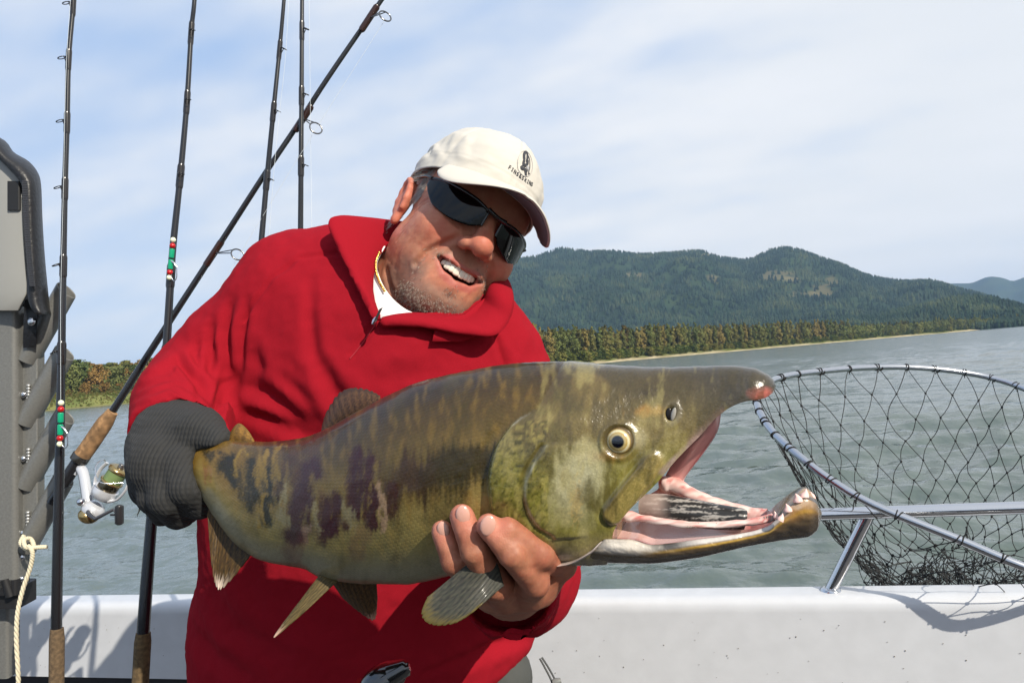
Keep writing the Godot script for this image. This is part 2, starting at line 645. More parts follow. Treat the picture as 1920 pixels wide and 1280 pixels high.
func build_country() -> void:
	var rng := RandomNumberGenerator.new(); rng.seed = 77
	# ---- water: rippled sheet, fine near the boat, coarse far away
	var wn := noise(0.55, 41, 4); var wn2 := noise(2.1, 42, 3); var wn3 := noise(0.06, 43, 3)
	var mb := MB.new()
	var rows := 540; var cols := 760
	var p := PackedVector3Array()
	for i in rows + 1:
		var r := 1.5 * pow(900.0, float(i) / rows)
		var fade := 1.0 / (1.0 + r * r / 9000.0)
		for j in cols + 1:
			var az := deg_to_rad(-78.0 + 156.0 * j / cols)
			var x := sin(az) * r; var z := -cos(az) * r
			# wind chop runs across the view; stretched along the crests
			var cx := x * 0.92 + z * 0.39; var cz := z * 0.92 - x * 0.39
			var amp := 0.75 + 0.9 * wn3.get_noise_2d(x, z)
			var hgt := (0.125 * wn.get_noise_2d(cx * 0.38, cz * 1.45) + 0.040 * wn2.get_noise_2d(cx * 0.7, cz * 1.6)) * amp
			hgt += 0.010 * sin(cz * 5.2 + 1.5 * wn.get_noise_2d(cx * 0.4, cz * 0.4) * 4.0)
			p.append(Vector3(x, hgt * fade, z))
	mb.grid(p, rows + 1, cols + 1)
	# calm rest of the river to the sides and behind
	var water := mat(Color(0.085, 0.112, 0.100).linear_to_srgb(), 0.12, 0.0, 0.5)
	tri_normal(water, noise_normal(512, 0.014, 9, 5, 7.0), 0.55, 0.48)
	structure(put("river_water", mb, water))
	var mb2 := MB.new()
	for q in 8:
		var a0 := deg_to_rad(78.0 + 25.5 * q); var a1 := deg_to_rad(78.0 + 25.5 * (q + 1))
		mb2.quad4(far_pt(a0, 1.5, 0), far_pt(a1, 1.5, 0), far_pt(a1, 1350, 0), far_pt(a0, 1350, 0))
	structure(put("river_water_behind", mb2, water))
	# ---- valley floor out to the horizon
	var land := MB.new()
	var lp := PackedVector3Array()
	var ring := [1340.0, 3000.0, 8000.0, 20000.0]
	for i in 4:
		for j in 49: lp.append(far_pt(TAU * j / 48.0, ring[i], -0.05))
	land.grid(lp, 4, 49)
	var land_m := mat(srgb(92, 98, 62), 0.95)
	land_m.albedo_texture = grain_tex(512, 0.02, 3, 0.6, 1.0)
	land_m.uv1_triplanar = true; land_m.uv1_world_triplanar = true; land_m.uv1_scale = Vector3.ONE * 0.004
	structure(put("valley_ground", land, land_m))

	# ---- hills
	var hill_m := vmat(0.95, 0.2)
	var tint := Color(0.018, 0.036, 0.022)
	var main_pts := [[330, 712], [420, 668], [500, 622], [580, 582], [700, 545], [800, 520], [880, 505], [945, 494], [1000, 486], [1060, 472], [1100, 474], [1130, 472], [1200, 478], [1260, 476], [1315, 474], [1350, 484], [1405, 488], [1425, 480], [1468, 467], [1500, 473], [1530, 483], [1580, 497], [1630, 516], [1690, 525], [1745, 526], [1800, 540], [1850, 552], [1890, 575], [1960, 592], [2080, 602], [2300, 590], [2900, 560], [3700, 520]]
	var tans := [[1455, 516, 34, 9], [1480, 524, 22, 9], [1180, 515, 26, 8], [1545, 545, 22, 16], [1560, 528, 18, 10], [1510, 552, 40, 6], [1335, 522, 14, 6], [1320, 478, 18, 4]]
	var h1 := ridge("hill", main_pts, 1300, 3300, 1.0, hill_m, tint, tans, 5, 300, 90, 13.0)
	var low_pts := [[1330, 640], [1420, 618], [1500, 603], [1560, 595], [1620, 588], [1680, 577], [1740, 566], [1800, 552], [1850, 552], [1900, 562], [1960, 582], [2050, 600], [2250, 606]]
	var tans2 := [[1690, 578, 26, 6], [1640, 588, 30, 7], [1600, 597, 26, 6], [1730, 568, 14, 5]]
	var h2 := ridge("low_hill", low_pts, 1150, 1750, 1.0, hill_m, tint, tans2, 9, 140, 40, 11.0)
	var far_m := vmat(0.95, 0.2)
	ridge("blue_mountain", [[1500, 600], [1700, 555], [1780, 532], [1820, 531], [1855, 519], [1880, 521], [1900, 527], [1925, 519], [2000, 500], [2200, 530], [2500, 560]], 5000, 6800, 1.0, far_m, Color(0.03, 0.05, 0.04), [], 31, 120, 24)
	ridge("distant_blue_hill", [[-500, 690], [-200, 670], [0, 680], [110, 690], [170, 686], [196, 682], [215, 687], [250, 689], [320, 680], [420, 650], [520, 640], [640, 625]], 5000, 6800, 1.0, far_m, Color(0.03, 0.05, 0.04), [], 33, 120, 24)
	# conifer forest clothing the two hills
	var cone := cone_tree()
	var leaf_m := vmat(0.9, 0.25)
	for hh in [[h1, 46000, "hillside_forest", 10.0, 18.0], [h2, 9000, "low_hill_forest", 9.0, 15.0]]:
		var pts: PackedVector3Array = hh[0][0]; var cl: PackedColorArray = hh[0][3]
		var nc: int = hh[0][1]; var nr2: int = hh[0][2]
		var xf := []; var cs := []
		var nn := noise(0.006, 71, 3)
		while xf.size() < int(hh[1]):
			var u := pow(rng.randf(), 1.15) * (nr2 - 6); var w := rng.randf() * (nc - 1.001)
			var i := int(u); var j := int(w)
			var a := pts[i * nc + j].lerp(pts[i * nc + j + 1], w - j)
			var b := pts[(i + 1) * nc + j].lerp(pts[(i + 1) * nc + j + 1], w - j)
			var q := a.lerp(b, u - i)
			var k := cl[i * nc + j]
			if k.r > 0.09 and rng.randf() < 0.85: continue
			var n := nn.get_noise_2d(q.x, q.z)
			if n < -0.35 and rng.randf() < 0.5: continue
			var s := rng.randf_range(hh[3], hh[4])
			xf.append(Transform3D(Basis(Vector3.UP, rng.randf() * TAU).scaled(Vector3(s * 1.25, s, s * 1.25)), q - Vector3(0, 1.5, 0)))
			var g := rng.randf_range(0.86, 1.12) * (1.0 + n * 0.6)
			var warm := clampf(n * 1.4 + rng.randf_range(-0.25, 0.35), 0, 1)
			cs.append(Color(0.020 * g + 0.026 * warm * g, 0.040 * g + 0.018 * warm * g, 0.026 * g))
		scatter(hh[2], cone, leaf_m, xf, cs)

	# ---- right shore: a bar of pale sand, brush, then a wall of tall poplars
	var shore := [[860, 700, 330.0], [960, 690, 350.0], [1060, 681, 380.0], [1150, 673, 430.0], [1300, 661, 520.0], [1450, 649, 640.0], [1600, 637, 800.0], [1750, 624, 1000.0], [1920, 609, 1250.0], [2100, 594, 1320.0], [2600, 553, 1338.0], [3600, 470, 1338.0]]
	var line := []          # [azimuth, distance]
	for s in shore: line.append([az_of(s[0], s[1]).x, s[2]])
	var bank := MB.new(); bank.hascol = true
	var bp := PackedVector3Array(); var bc := PackedColorArray()
	var bn := noise(0.03, 15, 4)
	var prof := [[-3.0, -0.3], [0.0, 0.02], [4.0, 0.35], [9.0, 1.0], [14.0, 2.2], [30.0, 2.8], [90.0, 4.0], [260.0, 5.0]]
	var na := 260
	for i in prof.size():
		for j in na + 1:
			var az: float = lerpf(line[0][0], line[-1][0], float(j) / na)
			var r: float = tab(line, az)
			var wob := bn.get_noise_2d(az * 900.0, 0.0) * 4.0
			var b := far_pt(az, r + prof[i][0] * (1.0 + r / 900.0) + wob, prof[i][1] * (1.0 + 0.35 * bn.get_noise_2d(az * 2000.0, i * 31.0)) if i > 1 else prof[i][1])
			bp.append(b)
			var sandy := rgb(196, 182, 150).lerp(rgb(150, 138, 108), clampf(0.5 + bn.get_noise_2d(b.x * 2.0, b.z * 2.0), 0, 1))
			var grass := rgb(92, 98, 48)
			bc.append(sandy if i < 3 else (sandy.lerp(grass, clampf(0.5 + 1.6 * bn.get_noise_2d(az * 700.0, 9.0), 0, 1)) if i == 3 else grass))
	bank.grid(bp, prof.size(), na + 1, false, false, false, bc)
	structure(put("right_river_bank", bank, vmat(0.95, 0.2)))

	var slim := []
	for k in 6: slim.append(leafy(100 + k, 0.100 + 0.010 * k, 1700, 0.020))
	var brush := []
	for k in 4: brush.append(leafy(200 + k, 0.34 + 0.04 * k, 520, 0.05))
	var pop_cols := [rgb(112, 104, 60), rgb(106, 102, 58), rgb(96, 98, 55), rgb(88, 94, 53), rgb(114, 102, 60), rgb(102, 100, 57), rgb(82, 89, 51)]
	var pop_m := []
	for c in pop_cols:
		var m := vmat(0.85, 0.25)
		m.albedo_color = ((c as Color) * 1.55).linear_to_srgb()
		m.backlight_enabled = true; m.backlight = Color(0.20, 0.20, 0.08)
		pop_m.append(m)
	# single trees of the front row
	var az := az_of(915, 690).x
	var n_front := 0       # front row
	while az < az_of(1960, 606).x and n_front < 190:
		var r: float = tab(line, az)
		var hgt := rng.randf_range(18.0, 21.5) * (1.0 + 0.06 * sin(az * 37.0)) * (0.9 if az > az_of(1650, 630).x else 1.0)
		var right := az > az_of(1560, 636).x
		var o := MeshInstance3D.new()
		var bushy := right and rng.randf() < 0.55
		o.mesh = brush[rng.randi() % 4] if bushy else slim[rng.randi() % 6]
		if bushy: hgt *= 0.72
		var ci := rng.randi() % 7
		if right: ci = [2, 3, 6][rng.randi() % 3]
		o.material_override = pop_m[ci]
		o.name = numbered("poplar_tree"); add_child(o, true)
		o.position = far_pt(az, r + 20.0 * (1.0 + r / 900.0) + rng.randf_range(-5, 7), 2.0)
		o.rotation.y = rng.randf() * TAU
		o.scale = Vector3(hgt * 1.0, hgt, hgt * 1.0)
		meta(o, "tall autumn poplar in the wooded row along the far right shore" if not right else "green tree at the far right end of the shoreline woods below the low hill", "tree", "poplars along the right shore" if not right else "trees at the far end of the right shore")
		az += rng.randf_range(2.6, 4.6) / r
		n_front += 1
	# the wood behind them, and low brush at their feet
	var xf := []; var cs := []
	for k in 1000:
		var a2: float = lerpf(line[0][0], line[-1][0], rng.randf())
		var r2: float = tab(line, a2)
		var s := rng.randf_range(16.0, 21.0) * (0.8 if a2 > az_of(1600, 636).x else 1.0)
		xf.append(Transform3D(Basis(Vector3.UP, rng.randf() * TAU).scaled(Vector3(s * 1.2, s, s * 1.2)), far_pt(a2, r2 + rng.randf_range(28, 75) * (1.0 + r2 / 900.0), 2.5)))
		cs.append((pop_cols[rng.randi() % 7] as Color) * rng.randf_range(0.7, 1.05))
	scatter("riverside_wood", slim[2], leaf_m, xf, cs)
	xf = []; cs = []
	for k in 1300:
		var a2: float = lerpf(line[0][0], line[-1][0], rng.randf())
		var r2: float = tab(line, a2)
		var s := rng.randf_range(2.0, 6.5)
		xf.append(Transform3D(Basis(Vector3.UP, rng.randf() * TAU).scaled(Vector3(s * 1.5, s, s * 1.5)), far_pt(a2, r2 + rng.randf_range(10, 26) * (1.0 + r2 / 900.0), 1.6)))
		cs.append([rgb(96, 104, 50), rgb(80, 92, 46), rgb(118, 116, 60), rgb(70, 84, 42)][rng.randi() % 4] * rng.randf_range(0.8, 1.1))
	scatter("shore_brush", brush[1], leaf_m, xf, cs)

	# ---- left shore: a grassy bank and mixed trees
	var lshore := [[-2600, 985, 520.0], [-1500, 893, 380.0], [-700, 826, 300.0], [-300, 795, 290.0], [0, 771, 285.0], [90, 764, 285.0], [180, 756, 300.0], [290, 746, 330.0], [420, 735, 370.0], [620, 718, 380.0], [860, 700, 380.0]]
	var lline := []
	for s in lshore: lline.append([az_of(s[0], s[1]).x, s[2]])
	var lb := MB.new(); lb.hascol = true
	bp = PackedVector3Array(); bc = PackedColorArray()
	var lprof := [[-2.0, -0.3], [0.0, 0.02], [3.0, 0.5], [9.0, 2.0], [18.0, 3.7], [30.0, 4.8], [60.0, 5.2], [300.0, 5.5]]
	for i in lprof.size():
		for j in 141:
			var a3: float = lerpf(lline[0][0], lline[-1][0], j / 140.0)
			var r: float = tab(lline, a3)
			var b := far_pt(a3, r + lprof[i][0] + bn.get_noise_2d(a3 * 900.0, 55.0) * 2.0, lprof[i][1] * (1.0 + 0.25 * bn.get_noise_2d(a3 * 1500.0, i * 17.0)) if i > 1 else lprof[i][1])
			bp.append(b)
			var g := rgb(124, 124, 72).lerp(rgb(96, 106, 58), clampf(0.5 + 1.3 * bn.get_noise_2d(b.x * 1.5, b.z * 4.0 + i * 20.0), 0, 1))
			bc.append(g if i > 1 else rgb(120, 112, 80))
	lb.grid(bp, lprof.size(), 141, false, false, false, bc)
	structure(put("left_river_bank", lb, vmat(0.95, 0.2)))
	xf = []; cs = []
	for k in 1500:                   # grass tufts that roughen the bank
		var a3: float = lerpf(az_of(40, 770).x, az_of(480, 728).x, rng.randf())
		var r3: float = tab(lline, a3)
		var off := rng.randf_range(2.0, 34.0)
		var yy := tab(lprof, off)
		var s := rng.randf_range(0.25, 0.7) * (1.0 + off / 40.0)
		xf.append(Transform3D(Basis(Vector3.UP, rng.randf() * TAU).scaled(Vector3(s * 1.6, s, s * 1.6)), far_pt(a3, r3 + off, yy - 0.1)))
		cs.append([rgb(124, 122, 74), rgb(108, 114, 62), rgb(90, 102, 54), rgb(118, 110, 70)][rng.randi() % 4])
	scatter("bank_grass", brush[0], leaf_m, xf, cs)
	var lcols := [[rgb(92, 98, 58), "olive green tree behind the left bank"], [rgb(122, 98, 58), "russet tree behind the left bank"], [rgb(76, 88, 52), "dark green tree behind the left bank"], [rgb(108, 108, 60), "yellow green tree behind the left bank"]]
	var lm := []
	for c in lcols:
		var m := vmat(0.85, 0.25)
		m.albedo_color = ((c[0] as Color) * 1.2).linear_to_srgb()
		m.backlight_enabled = true; m.backlight = Color(0.09, 0.10, 0.04)
		lm.append(m)
	# where the photo's crowns stand: x, height of the top in the photo, kind
	var full := []
	for k in 5: full.append(leafy(300 + k, 0.33 + 0.03 * k, 2600, 0.034))
	var crowns := [[104, 684, 2], [122, 678, 0], [146, 676, 2], [163, 690, 3], [188, 684, 1], [206, 690, 0], [225, 688, 0], [238, 692, 1], [258, 684, 2], [272, 674, 1], [288, 672, 0], [306, 672, 2]]
	var nth := ["leftmost", "second from the left", "third from the left", "fourth from the left", "fifth from the left", "sixth from the left", "sixth from the right", "fifth from the right", "fourth from the right", "third from the right", "second from the right", "rightmost, beside the red sleeve"]
	var which := 0
	for c in crowns:
		var q := az_of(c[0], 750)
		var r: float = tab(lline, q.x) + rng.randf_range(34, 60)
		var top := az_of(c[0], c[1]).y * r + CAM.y
		var o := MeshInstance3D.new()
		o.mesh = full[rng.randi() % 5]
		o.material_override = lm[c[2]]
		o.name = numbered("broadleaf_tree"); add_child(o, true)
		o.position = far_pt(q.x, r, 4.6)
		var hgt := top - 4.6
		o.rotation.y = rng.randf() * TAU
		o.scale = Vector3(hgt * rng.randf_range(1.0, 1.25), hgt, hgt * 1.1)
		meta(o, "%s, %s" % [lcols[c[2]][1], nth[which]], "tree", "trees behind the grassy left bank")
		which += 1
	xf = []; cs = []
	for k in 620:
		var a3: float = lerpf(lline[0][0], lline[-1][0], rng.randf())
		var r3: float = tab(lline, a3) + rng.randf_range(62, 120)
		var s := rng.randf_range(10.0, 15.0)
		xf.append(Transform3D(Basis(Vector3.UP, rng.randf() * TAU).scaled(Vector3(s * 1.1, s, s * 1.1)), far_pt(a3, r3, 5.0)))
		cs.append((lcols[rng.randi() % 4][0] as Color) * rng.randf_range(0.75, 1.0))
	scatter("left_bank_wood", full[1], leaf_m, xf, cs)
	xf = []; cs = []
	for k in 170:
		var a3: float = lerpf(az_of(-100, 780).x, az_of(520, 725).x, rng.randf())
		var r3: float = tab(lline, a3) + rng.randf_range(28, 44)
		var s := rng.randf_range(2.0, 5.0)
		xf.append(Transform3D(Basis(Vector3.UP, rng.randf() * TAU).scaled(Vector3(s * 1.4, s, s * 1.4)), far_pt(a3, r3, 4.4)))
		cs.append((lcols[rng.randi() % 4][0] as Color) * rng.randf_range(0.8, 1.1))
	scatter("left_bank_brush", brush[3], leaf_m, xf, cs)

# ================================================================ boat
const GUN_Y := 0.782
func gun(x: float) -> Vector3:          # point on the gunwale's inner top edge at photo x
	var d := 1.49 * 477.0 / (362.0 + 0.0745 * x)
	var p := P(x, 1130.0 - 0.0089 * x, d)
	p.y = GUN_Y
	return p

func bolt(parent: Node, called: String, at: Vector3, r: float, m: Material) -> void:
	var mb := MB.new()
	mb.ball(at, Vector3(r, r, r * 0.55), CB, 7)
	put(called, mb, m, parent)

func build_boat() -> void:
	var g0 := gun(0); var g1 := gun(1920)
	var u := (g1 - g0).normalized()
	var n := u.cross(Vector3.UP).normalized()
	if n.dot(CAM - g0) < 0: n = -n
	var Y := Vector3.UP
	var a := gun(-1300); var b := gun(2900)
	a = g0 - u * 2.2; b = g1 + u * 1.9
	var white := mat(srgb(197, 199, 203), 0.32, 0.0, 0.5)
	white.albedo_texture = grain_tex(512, 0.012, 61, 0.95, 1.0, 4)
	white.uv1_triplanar = true; white.uv1_world_triplanar = true; white.uv1_scale = Vector3.ONE * 2.2
	white.clearcoat_enabled = true; white.clearcoat = 0.35; white.clearcoat_roughness = 0.2
	var grey := mat(srgb(122, 122, 119), 0.42, 0.25, 0.5)
	tri_normal(grey, noise_normal(256, 0.25, 8, 3, 2.0), 16.0, 0.15)
	grey.albedo_texture = grain_tex(512, 0.02, 62, 0.86, 1.0, 5)
	var steel := mat(srgb(214, 214, 216), 0.13, 1.0)
	var black := mat(srgb(26, 26, 28), 0.55)
	var vinyl := mat(srgb(24, 24, 27), 0.42, 0.0, 0.5)
	tri_normal(vinyl, noise_normal(512, 0.03, 18, 5, 5.0), 7.0, 0.5)
	M.steel = steel; M.black = black; M.grey = grey

	var boat := thing("boat", "white fishing boat with grey metal cabin frame, rod holders and steel rail", "boat", gun(960) - Y * 0.7)
	# gunwale: one rounded cap running the whole length
	var prof := [[-0.000, -0.188], [0.000, -0.030], [-0.001, -0.016], [-0.006, -0.007], [-0.014, -0.002], [-0.024, 0.0], [-0.066, 0.002], [-0.078, -0.001], [-0.085, -0.008], [-0.088, -0.018], [-0.088, -0.060], [-0.10, -0.075], [-0.12, -0.40], [-0.20, -1.1]]
	var pts := PackedVector3Array()
	for q in prof:
		for k in 41:
			var w := a.lerp(b, k / 40.0)
			pts.append(w + n * q[0] + Y * q[1])
	var mb := MB.new(); mb.grid(pts, prof.size(), 41, false, true)
	# underside lip, so that the coaming has thickness
	mb.quad4(a + n * 0.0 - Y * 0.188, b - Y * 0.188, b - n * 0.03 - Y * 0.188, a - n * 0.03 - Y * 0.188)
	put("gunwale", mb, white, boat)
	# specks of dried spray and scuffs on the inner face
	var rng := RandomNumberGenerator.new(); rng.seed = 5
	mb = MB.new()
	for k in 80:
		var x := rng.randf_range(-60, 1980)
		var p := gun(x) - Y * rng.randf_range(0.035, 0.18) + n * 0.0012
		var r := rng.randf_range(0.0004, 0.0011)
		mb.ball(p, Vector3(r, r * rng.randf_range(0.8, 1.6), 0.0006), Basis(u, Y, n), 4)
	put("dirt_speck", mb, mat(srgb(120, 112, 100), 0.8), boat).set_meta("kind", "stuff")
	# dark recess under the coaming, inner side wall, deck
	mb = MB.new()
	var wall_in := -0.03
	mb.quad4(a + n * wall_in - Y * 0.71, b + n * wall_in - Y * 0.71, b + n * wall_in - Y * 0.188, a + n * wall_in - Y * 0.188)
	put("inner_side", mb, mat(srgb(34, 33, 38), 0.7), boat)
	mb = MB.new()
	mb.box((a + b) * 0.5 - Y * 0.735 + n * 1.15, u * ((b - a).length() * 0.5), Y * 0.02, -n * 1.19)
	put("deck", mb, mat(srgb(74, 74, 76), 0.8), boat)
	mb = MB.new()
	mb.box((a + b) * 0.5 - Y * 0.37 + n * 2.36, u * ((b - a).length() * 0.5), Y * 0.375, -n * 0.03)
	put("far_side", mb, mat(srgb(92, 92, 94), 0.7), boat)

	# steel grab rail with splayed posts
	var ry := 0.948
	var rail_at := func(x: float) -> Vector3:
		var p: Vector3 = gun(x) - n * 0.012
		p.y = ry
		return p
	var path := PackedVector3Array()
	path.append(gun(640) - n * 0.044)
	path.append(gun(680) - n * 0.04 + Y * 0.09)
	path.append(rail_at.call(735) - Y * 0.02)
	path.append(rail_at.call(790))
	for k in 14: path.append(rail_at.call(850 + k * 90))
	for k in 5: path.append(rail_at.call(2020) + u * (0.1 + 0.3 * k))
	mb = MB.new(); mb.tube(spline(path, 6), PackedFloat32Array([0.0125]), 16)
	var rail := put("grab_rail", mb, steel, boat)
	var shift := u * 0.082 - n * 0.004
	for x in [1048.0, 1566.0, 2130.0]:
		var base: Vector3 = gun(x) - n * 0.046 + Y * 0.001
		var top: Vector3 = base + shift + n * 0.034
		top.y = ry - 0.004
		mb = MB.new(); mb.tube(PackedVector3Array([base, base.lerp(top, 0.5), top]), PackedFloat32Array([0.0122]), 16)
		var post := put("rail_post", mb, steel, boat)
		mb = MB.new()
		mb.tube(PackedVector3Array([base - Y * 0.001, base + Y * 0.003, base + Y * 0.006]), PackedFloat32Array([0.021, 0.020, 0.0145]), 18)
		put("flange", mb, steel, post)

	# ---- grey cabin frame at the left edge
	var D := 1.42
	mb = MB.new()      # broad upright panel
	var o := P(-60, 830, D); var ex := CB.x; var ez := CB.z
	mb.rbox(P(-32, 836, D), ex * 0.078, CB.y * 0.270, ez * 0.022, 0.010)
	put("frame_post", mb, grey, boat)
	mb = MB.new()
	mb.rbox(P(59, 796, D + 0.01), ex * 0.0185, CB.y * 0.218, ez * 0.012, 0.003)
	put("rod_holder_bar", mb, grey, boat)
	mb = MB.new()      # black strip in the gap
	mb.box(P(40, 820, D + 0.016), ex * 0.010, CB.y * 0.285, ez * 0.008)
	put("gap_seal", mb, black, boat)
	for q in [[42, 740], [42, 860], [40, 1000], [40, 1045], [38, 1086]]:
		bolt(boat, "bolt", P(q[0], q[1], D - 0.008), 0.0062, steel)
	mb = MB.new()      # black foot on the gunwale
	mb.rbox(P(0, 1112, D + 0.02), ex * 0.055, CB.y * 0.020, ez * 0.03, 0.008)
	mb.rbox(P(16, 1098, D - 0.01), ex * 0.022, CB.y * 0.015, ez * 0.012, 0.006)
	mb.tube(PackedVector3Array([P(10, 1085, D - 0.02), P(18, 1118, D - 0.02)]), PackedFloat32Array([0.008]), 8)
	put("frame_foot", mb, black, boat)
	# the post reaches from the foot down to the gunwale
	mb = MB.new(); mb.rbox(P(-20, 1180, D + 0.05), ex * 0.05, CB.y * 0.09, ez * 0.02, 0.006)
	put("frame_stub", mb, grey, boat)
	# curved grey side screen above, black bound edge with zip
	var scr := PackedVector3Array()
	var srows := 9
	for k in srows:
		var t := k / (srows - 1.0)
		var y := lerpf(300, 582, t)
		var xr := tab([[300.0, 20.0], [340.0, 40.0], [400.0, 43.0], [500.0, 48.0], [545.0, 51.0], [582.0, 34.0]], y)
		for j in 7:
			var s := j / 6.0
			scr.append(P(lerpf(-190, xr, s), y, D - 0.02 - 0.03 * s))
	mb = MB.new(); mb.sheet(scr, srows, 7, 0.016)
	put("side_screen", mb, mat(srgb(142, 142, 139), 0.5), boat)
	var flap := PackedVector3Array()
	var fr := [[-120, 160, -60, 232], [-40, 262, 4, 262], [0, 300, 24, 286], [22, 322, 52, 303], [40, 345, 69, 324], [44, 372, 75, 348], [46, 410, 77, 400], [48, 460, 80, 455], [51, 505, 84, 505], [51, 545, 88, 545], [56, 572, 91, 574], [68, 590, 94, 589]]
	for q in fr:
		for j in 6:
			var s := j / 5.0
			flap.append(P(lerpf(q[0], q[2], s), lerpf(q[1], q[3], s), D - 0.065 + 0.05 * s * s - 0.008 * sin(PI * s)))
	var fl := PackedVector3Array()
	for j in 6:              # smooth along its length
		var line := PackedVector3Array()
		for i in fr.size(): line.append(flap[i * 6 + j])
		fl.append_array(resample(line, 40))
	var fl2 := PackedVector3Array()
	for i in 41:
		for j in 6: fl2.append(fl[j * 41 + i])
	mb = MB.new(); mb.sheet(fl2, 41, 6, 0.006)
	var curtain := put("side_curtain", mb, vinyl, boat)
	mb = MB.new()
	mb.rbox(P(29, 368, D - 0.05), ex * 0.012, CB.y * 0.027, ez * 0.008, 0.003)
	put("curtain_tab", mb, black, curtain)
	mb = MB.new()
	for k in 62:
		var t := k / 61.0
		mb.box(P(lerpf(46, 60, t * t * 0.8 + 0.2 * t), lerpf(340, 535, t), D - 0.078), ex * 0.0042, CB.y * 0.0011, ez * 0.002)
	put("zip", mb, mat(srgb(58, 58, 62), 0.35), curtain).set_meta("kind", "stuff")
	mb = MB.new()
	mb.sheet(PackedVector3Array([P(46, 560, D - 0.03), P(70, 566, D - 0.03), P(44, 600, D - 0.03), P(69, 600, D - 0.03), P(43, 652, D - 0.02), P(67, 650, D - 0.02)]), 3, 2, 0.004)
	var strap := put("strap", mb, vinyl, boat)
	bolt(strap, "snap", P(58, 603, D - 0.036), 0.0075, steel)
	# four tube rod holders
	var ax := (P(77, 671, D) - P(143, 553, D)).normalized()
	var q4 := [[123, 545], [120, 662], [120, 781], [119, 898]]
	for q in q4:
		var top := P(q[0], q[1], D + 0.005)
		var bot := top + ax * 0.155
		var dir := ax
		mb = MB.new()
		# open tube: outer wall, lip, inner wall
		var ring := PackedVector3Array()
		var s1 := dir.cross(CB.z).normalized(); var s2 := s1.cross(dir).normalized()
		# the mouth is cut level, so its rim is an ellipse seen from slightly above
		for lay in [[0.0, 0.0200], [-0.155, 0.0200], [-0.155, 0.0175], [0.0, 0.0175]]:
			pass
		for lay in [[0.155, 0.0200], [0.06, 0.0200], [0.0, 0.0200], [-0.002, 0.0192], [0.0, 0.0180], [0.06, 0.0176], [0.14, 0.0176]]:
			for k in 24:
				var an := TAU * k / 24
				ring.append(top + dir * (lay[0] + s1.dot(CB.x) * cos(an) * 0.007 * (1.0 if lay[0] < 0.05 else 0.0)) + s1 * cos(an) * lay[1] + s2 * sin(an) * lay[1])
		mb.grid(ring, 7, 24, true, true)
		var holder := put("rod_holder", mb, grey, boat)
		mb = MB.new()      # weld beads where it meets the bar
		for k in 5:
			var w: Vector3 = top + ax * 0.085 - CB.x * 0.003 + CB.y * (0.012 - 0.006 * k) - CB.x * 0.018 + CB.z * 0.012
			mb.ball(w, Vector3(0.0045, 0.0034, 0.004), CB, 5)
		put("weld", mb, mat(srgb(170, 170, 168), 0.3, 0.6), holder)
	# loose end of the deck hardware: black rounded knob low in front of the jacket
	mb = MB.new()
	var kd := 0.74
	mb.ball(P(718, 1275, kd), Vector3(0.026, 0.016, 0.018), CB * Basis(Vector3(0, 0, 1), 0.45), 12)
	mb.tube(PackedVector3Array([P(735, 1262, kd - 0.008), P(762, 1252, kd - 0.012), P(768, 1250, kd - 0.012)]), PackedFloat32Array([0.0125, 0.0085, 0.004]), 7)
	mb.tube(PackedVector3Array([P(700, 1290, kd), P(660, 1400, kd), P(640, 1600, kd), P(600, 2200, kd + 0.15)]), PackedFloat32Array([0.02, 0.013, 0.012, 0.012]), 10)
	var gl := mat(srgb(18, 19, 18), 0.12, 0.0, 0.6)
	gl.clearcoat_enabled = true; gl.clearcoat = 1.0; gl.clearcoat_roughness = 0.08
	meta(put("rod_butt_knob", mb, gl), "glossy black rounded knob at the bottom edge before the red jacket", "knob")

	# ---- rope tied round the bar
	var rope_m := mat(srgb(206, 196, 170), 0.85)
	var rp := spline(PV([[44, 1004, D - 0.03], [38, 1018, D - 0.036], [50, 1030, D - 0.04], [62, 1024, D - 0.034], [56, 1010, D - 0.03], [44, 1012, D - 0.044], [48, 1026, D - 0.05], [66, 1026, D - 0.046], [88, 1025, D - 0.04]]), 8)
	var rope := thing("rope", "beige braided rope knotted round the grey frame and hanging down", "rope", P(48, 1024, D - 0.04))
	var hang := spline(PV([[52, 1022, D - 0.05], [60, 1036, D - 0.05], [56, 1064, D - 0.048], [42, 1105, D - 0.05], [32, 1150, D - 0.055], [30, 1200, D - 0.055], [33, 1260, D - 0.055], [34, 1330, D - 0.05], [30, 1500, D - 0.05]]), 12)
	for pr in [["knot", rp], ["hanging_end", hang]]:
		var pa: PackedVector3Array = pr[1]
		pa = resample(pa, 150)
		mb = MB.new()
		for strand in 3:
			var sp := PackedVector3Array()
			for i in pa.size():
				var t := (pa[mini(i + 1, pa.size() - 1)] - pa[maxi(i - 1, 0)]).normalized()
				var s1 := t.cross(CB.z).normalized(); var s2 := s1.cross(t)
				var len := i * 0.55
				var an := len + TAU * strand / 3.0
				sp.append(pa[i] + s1 * cos(an) * 0.0019 + s2 * sin(an) * 0.0019)
			mb.tube(sp, PackedFloat32Array([0.0024]), 6)
		put(pr[0], mb, rope_m, rope)

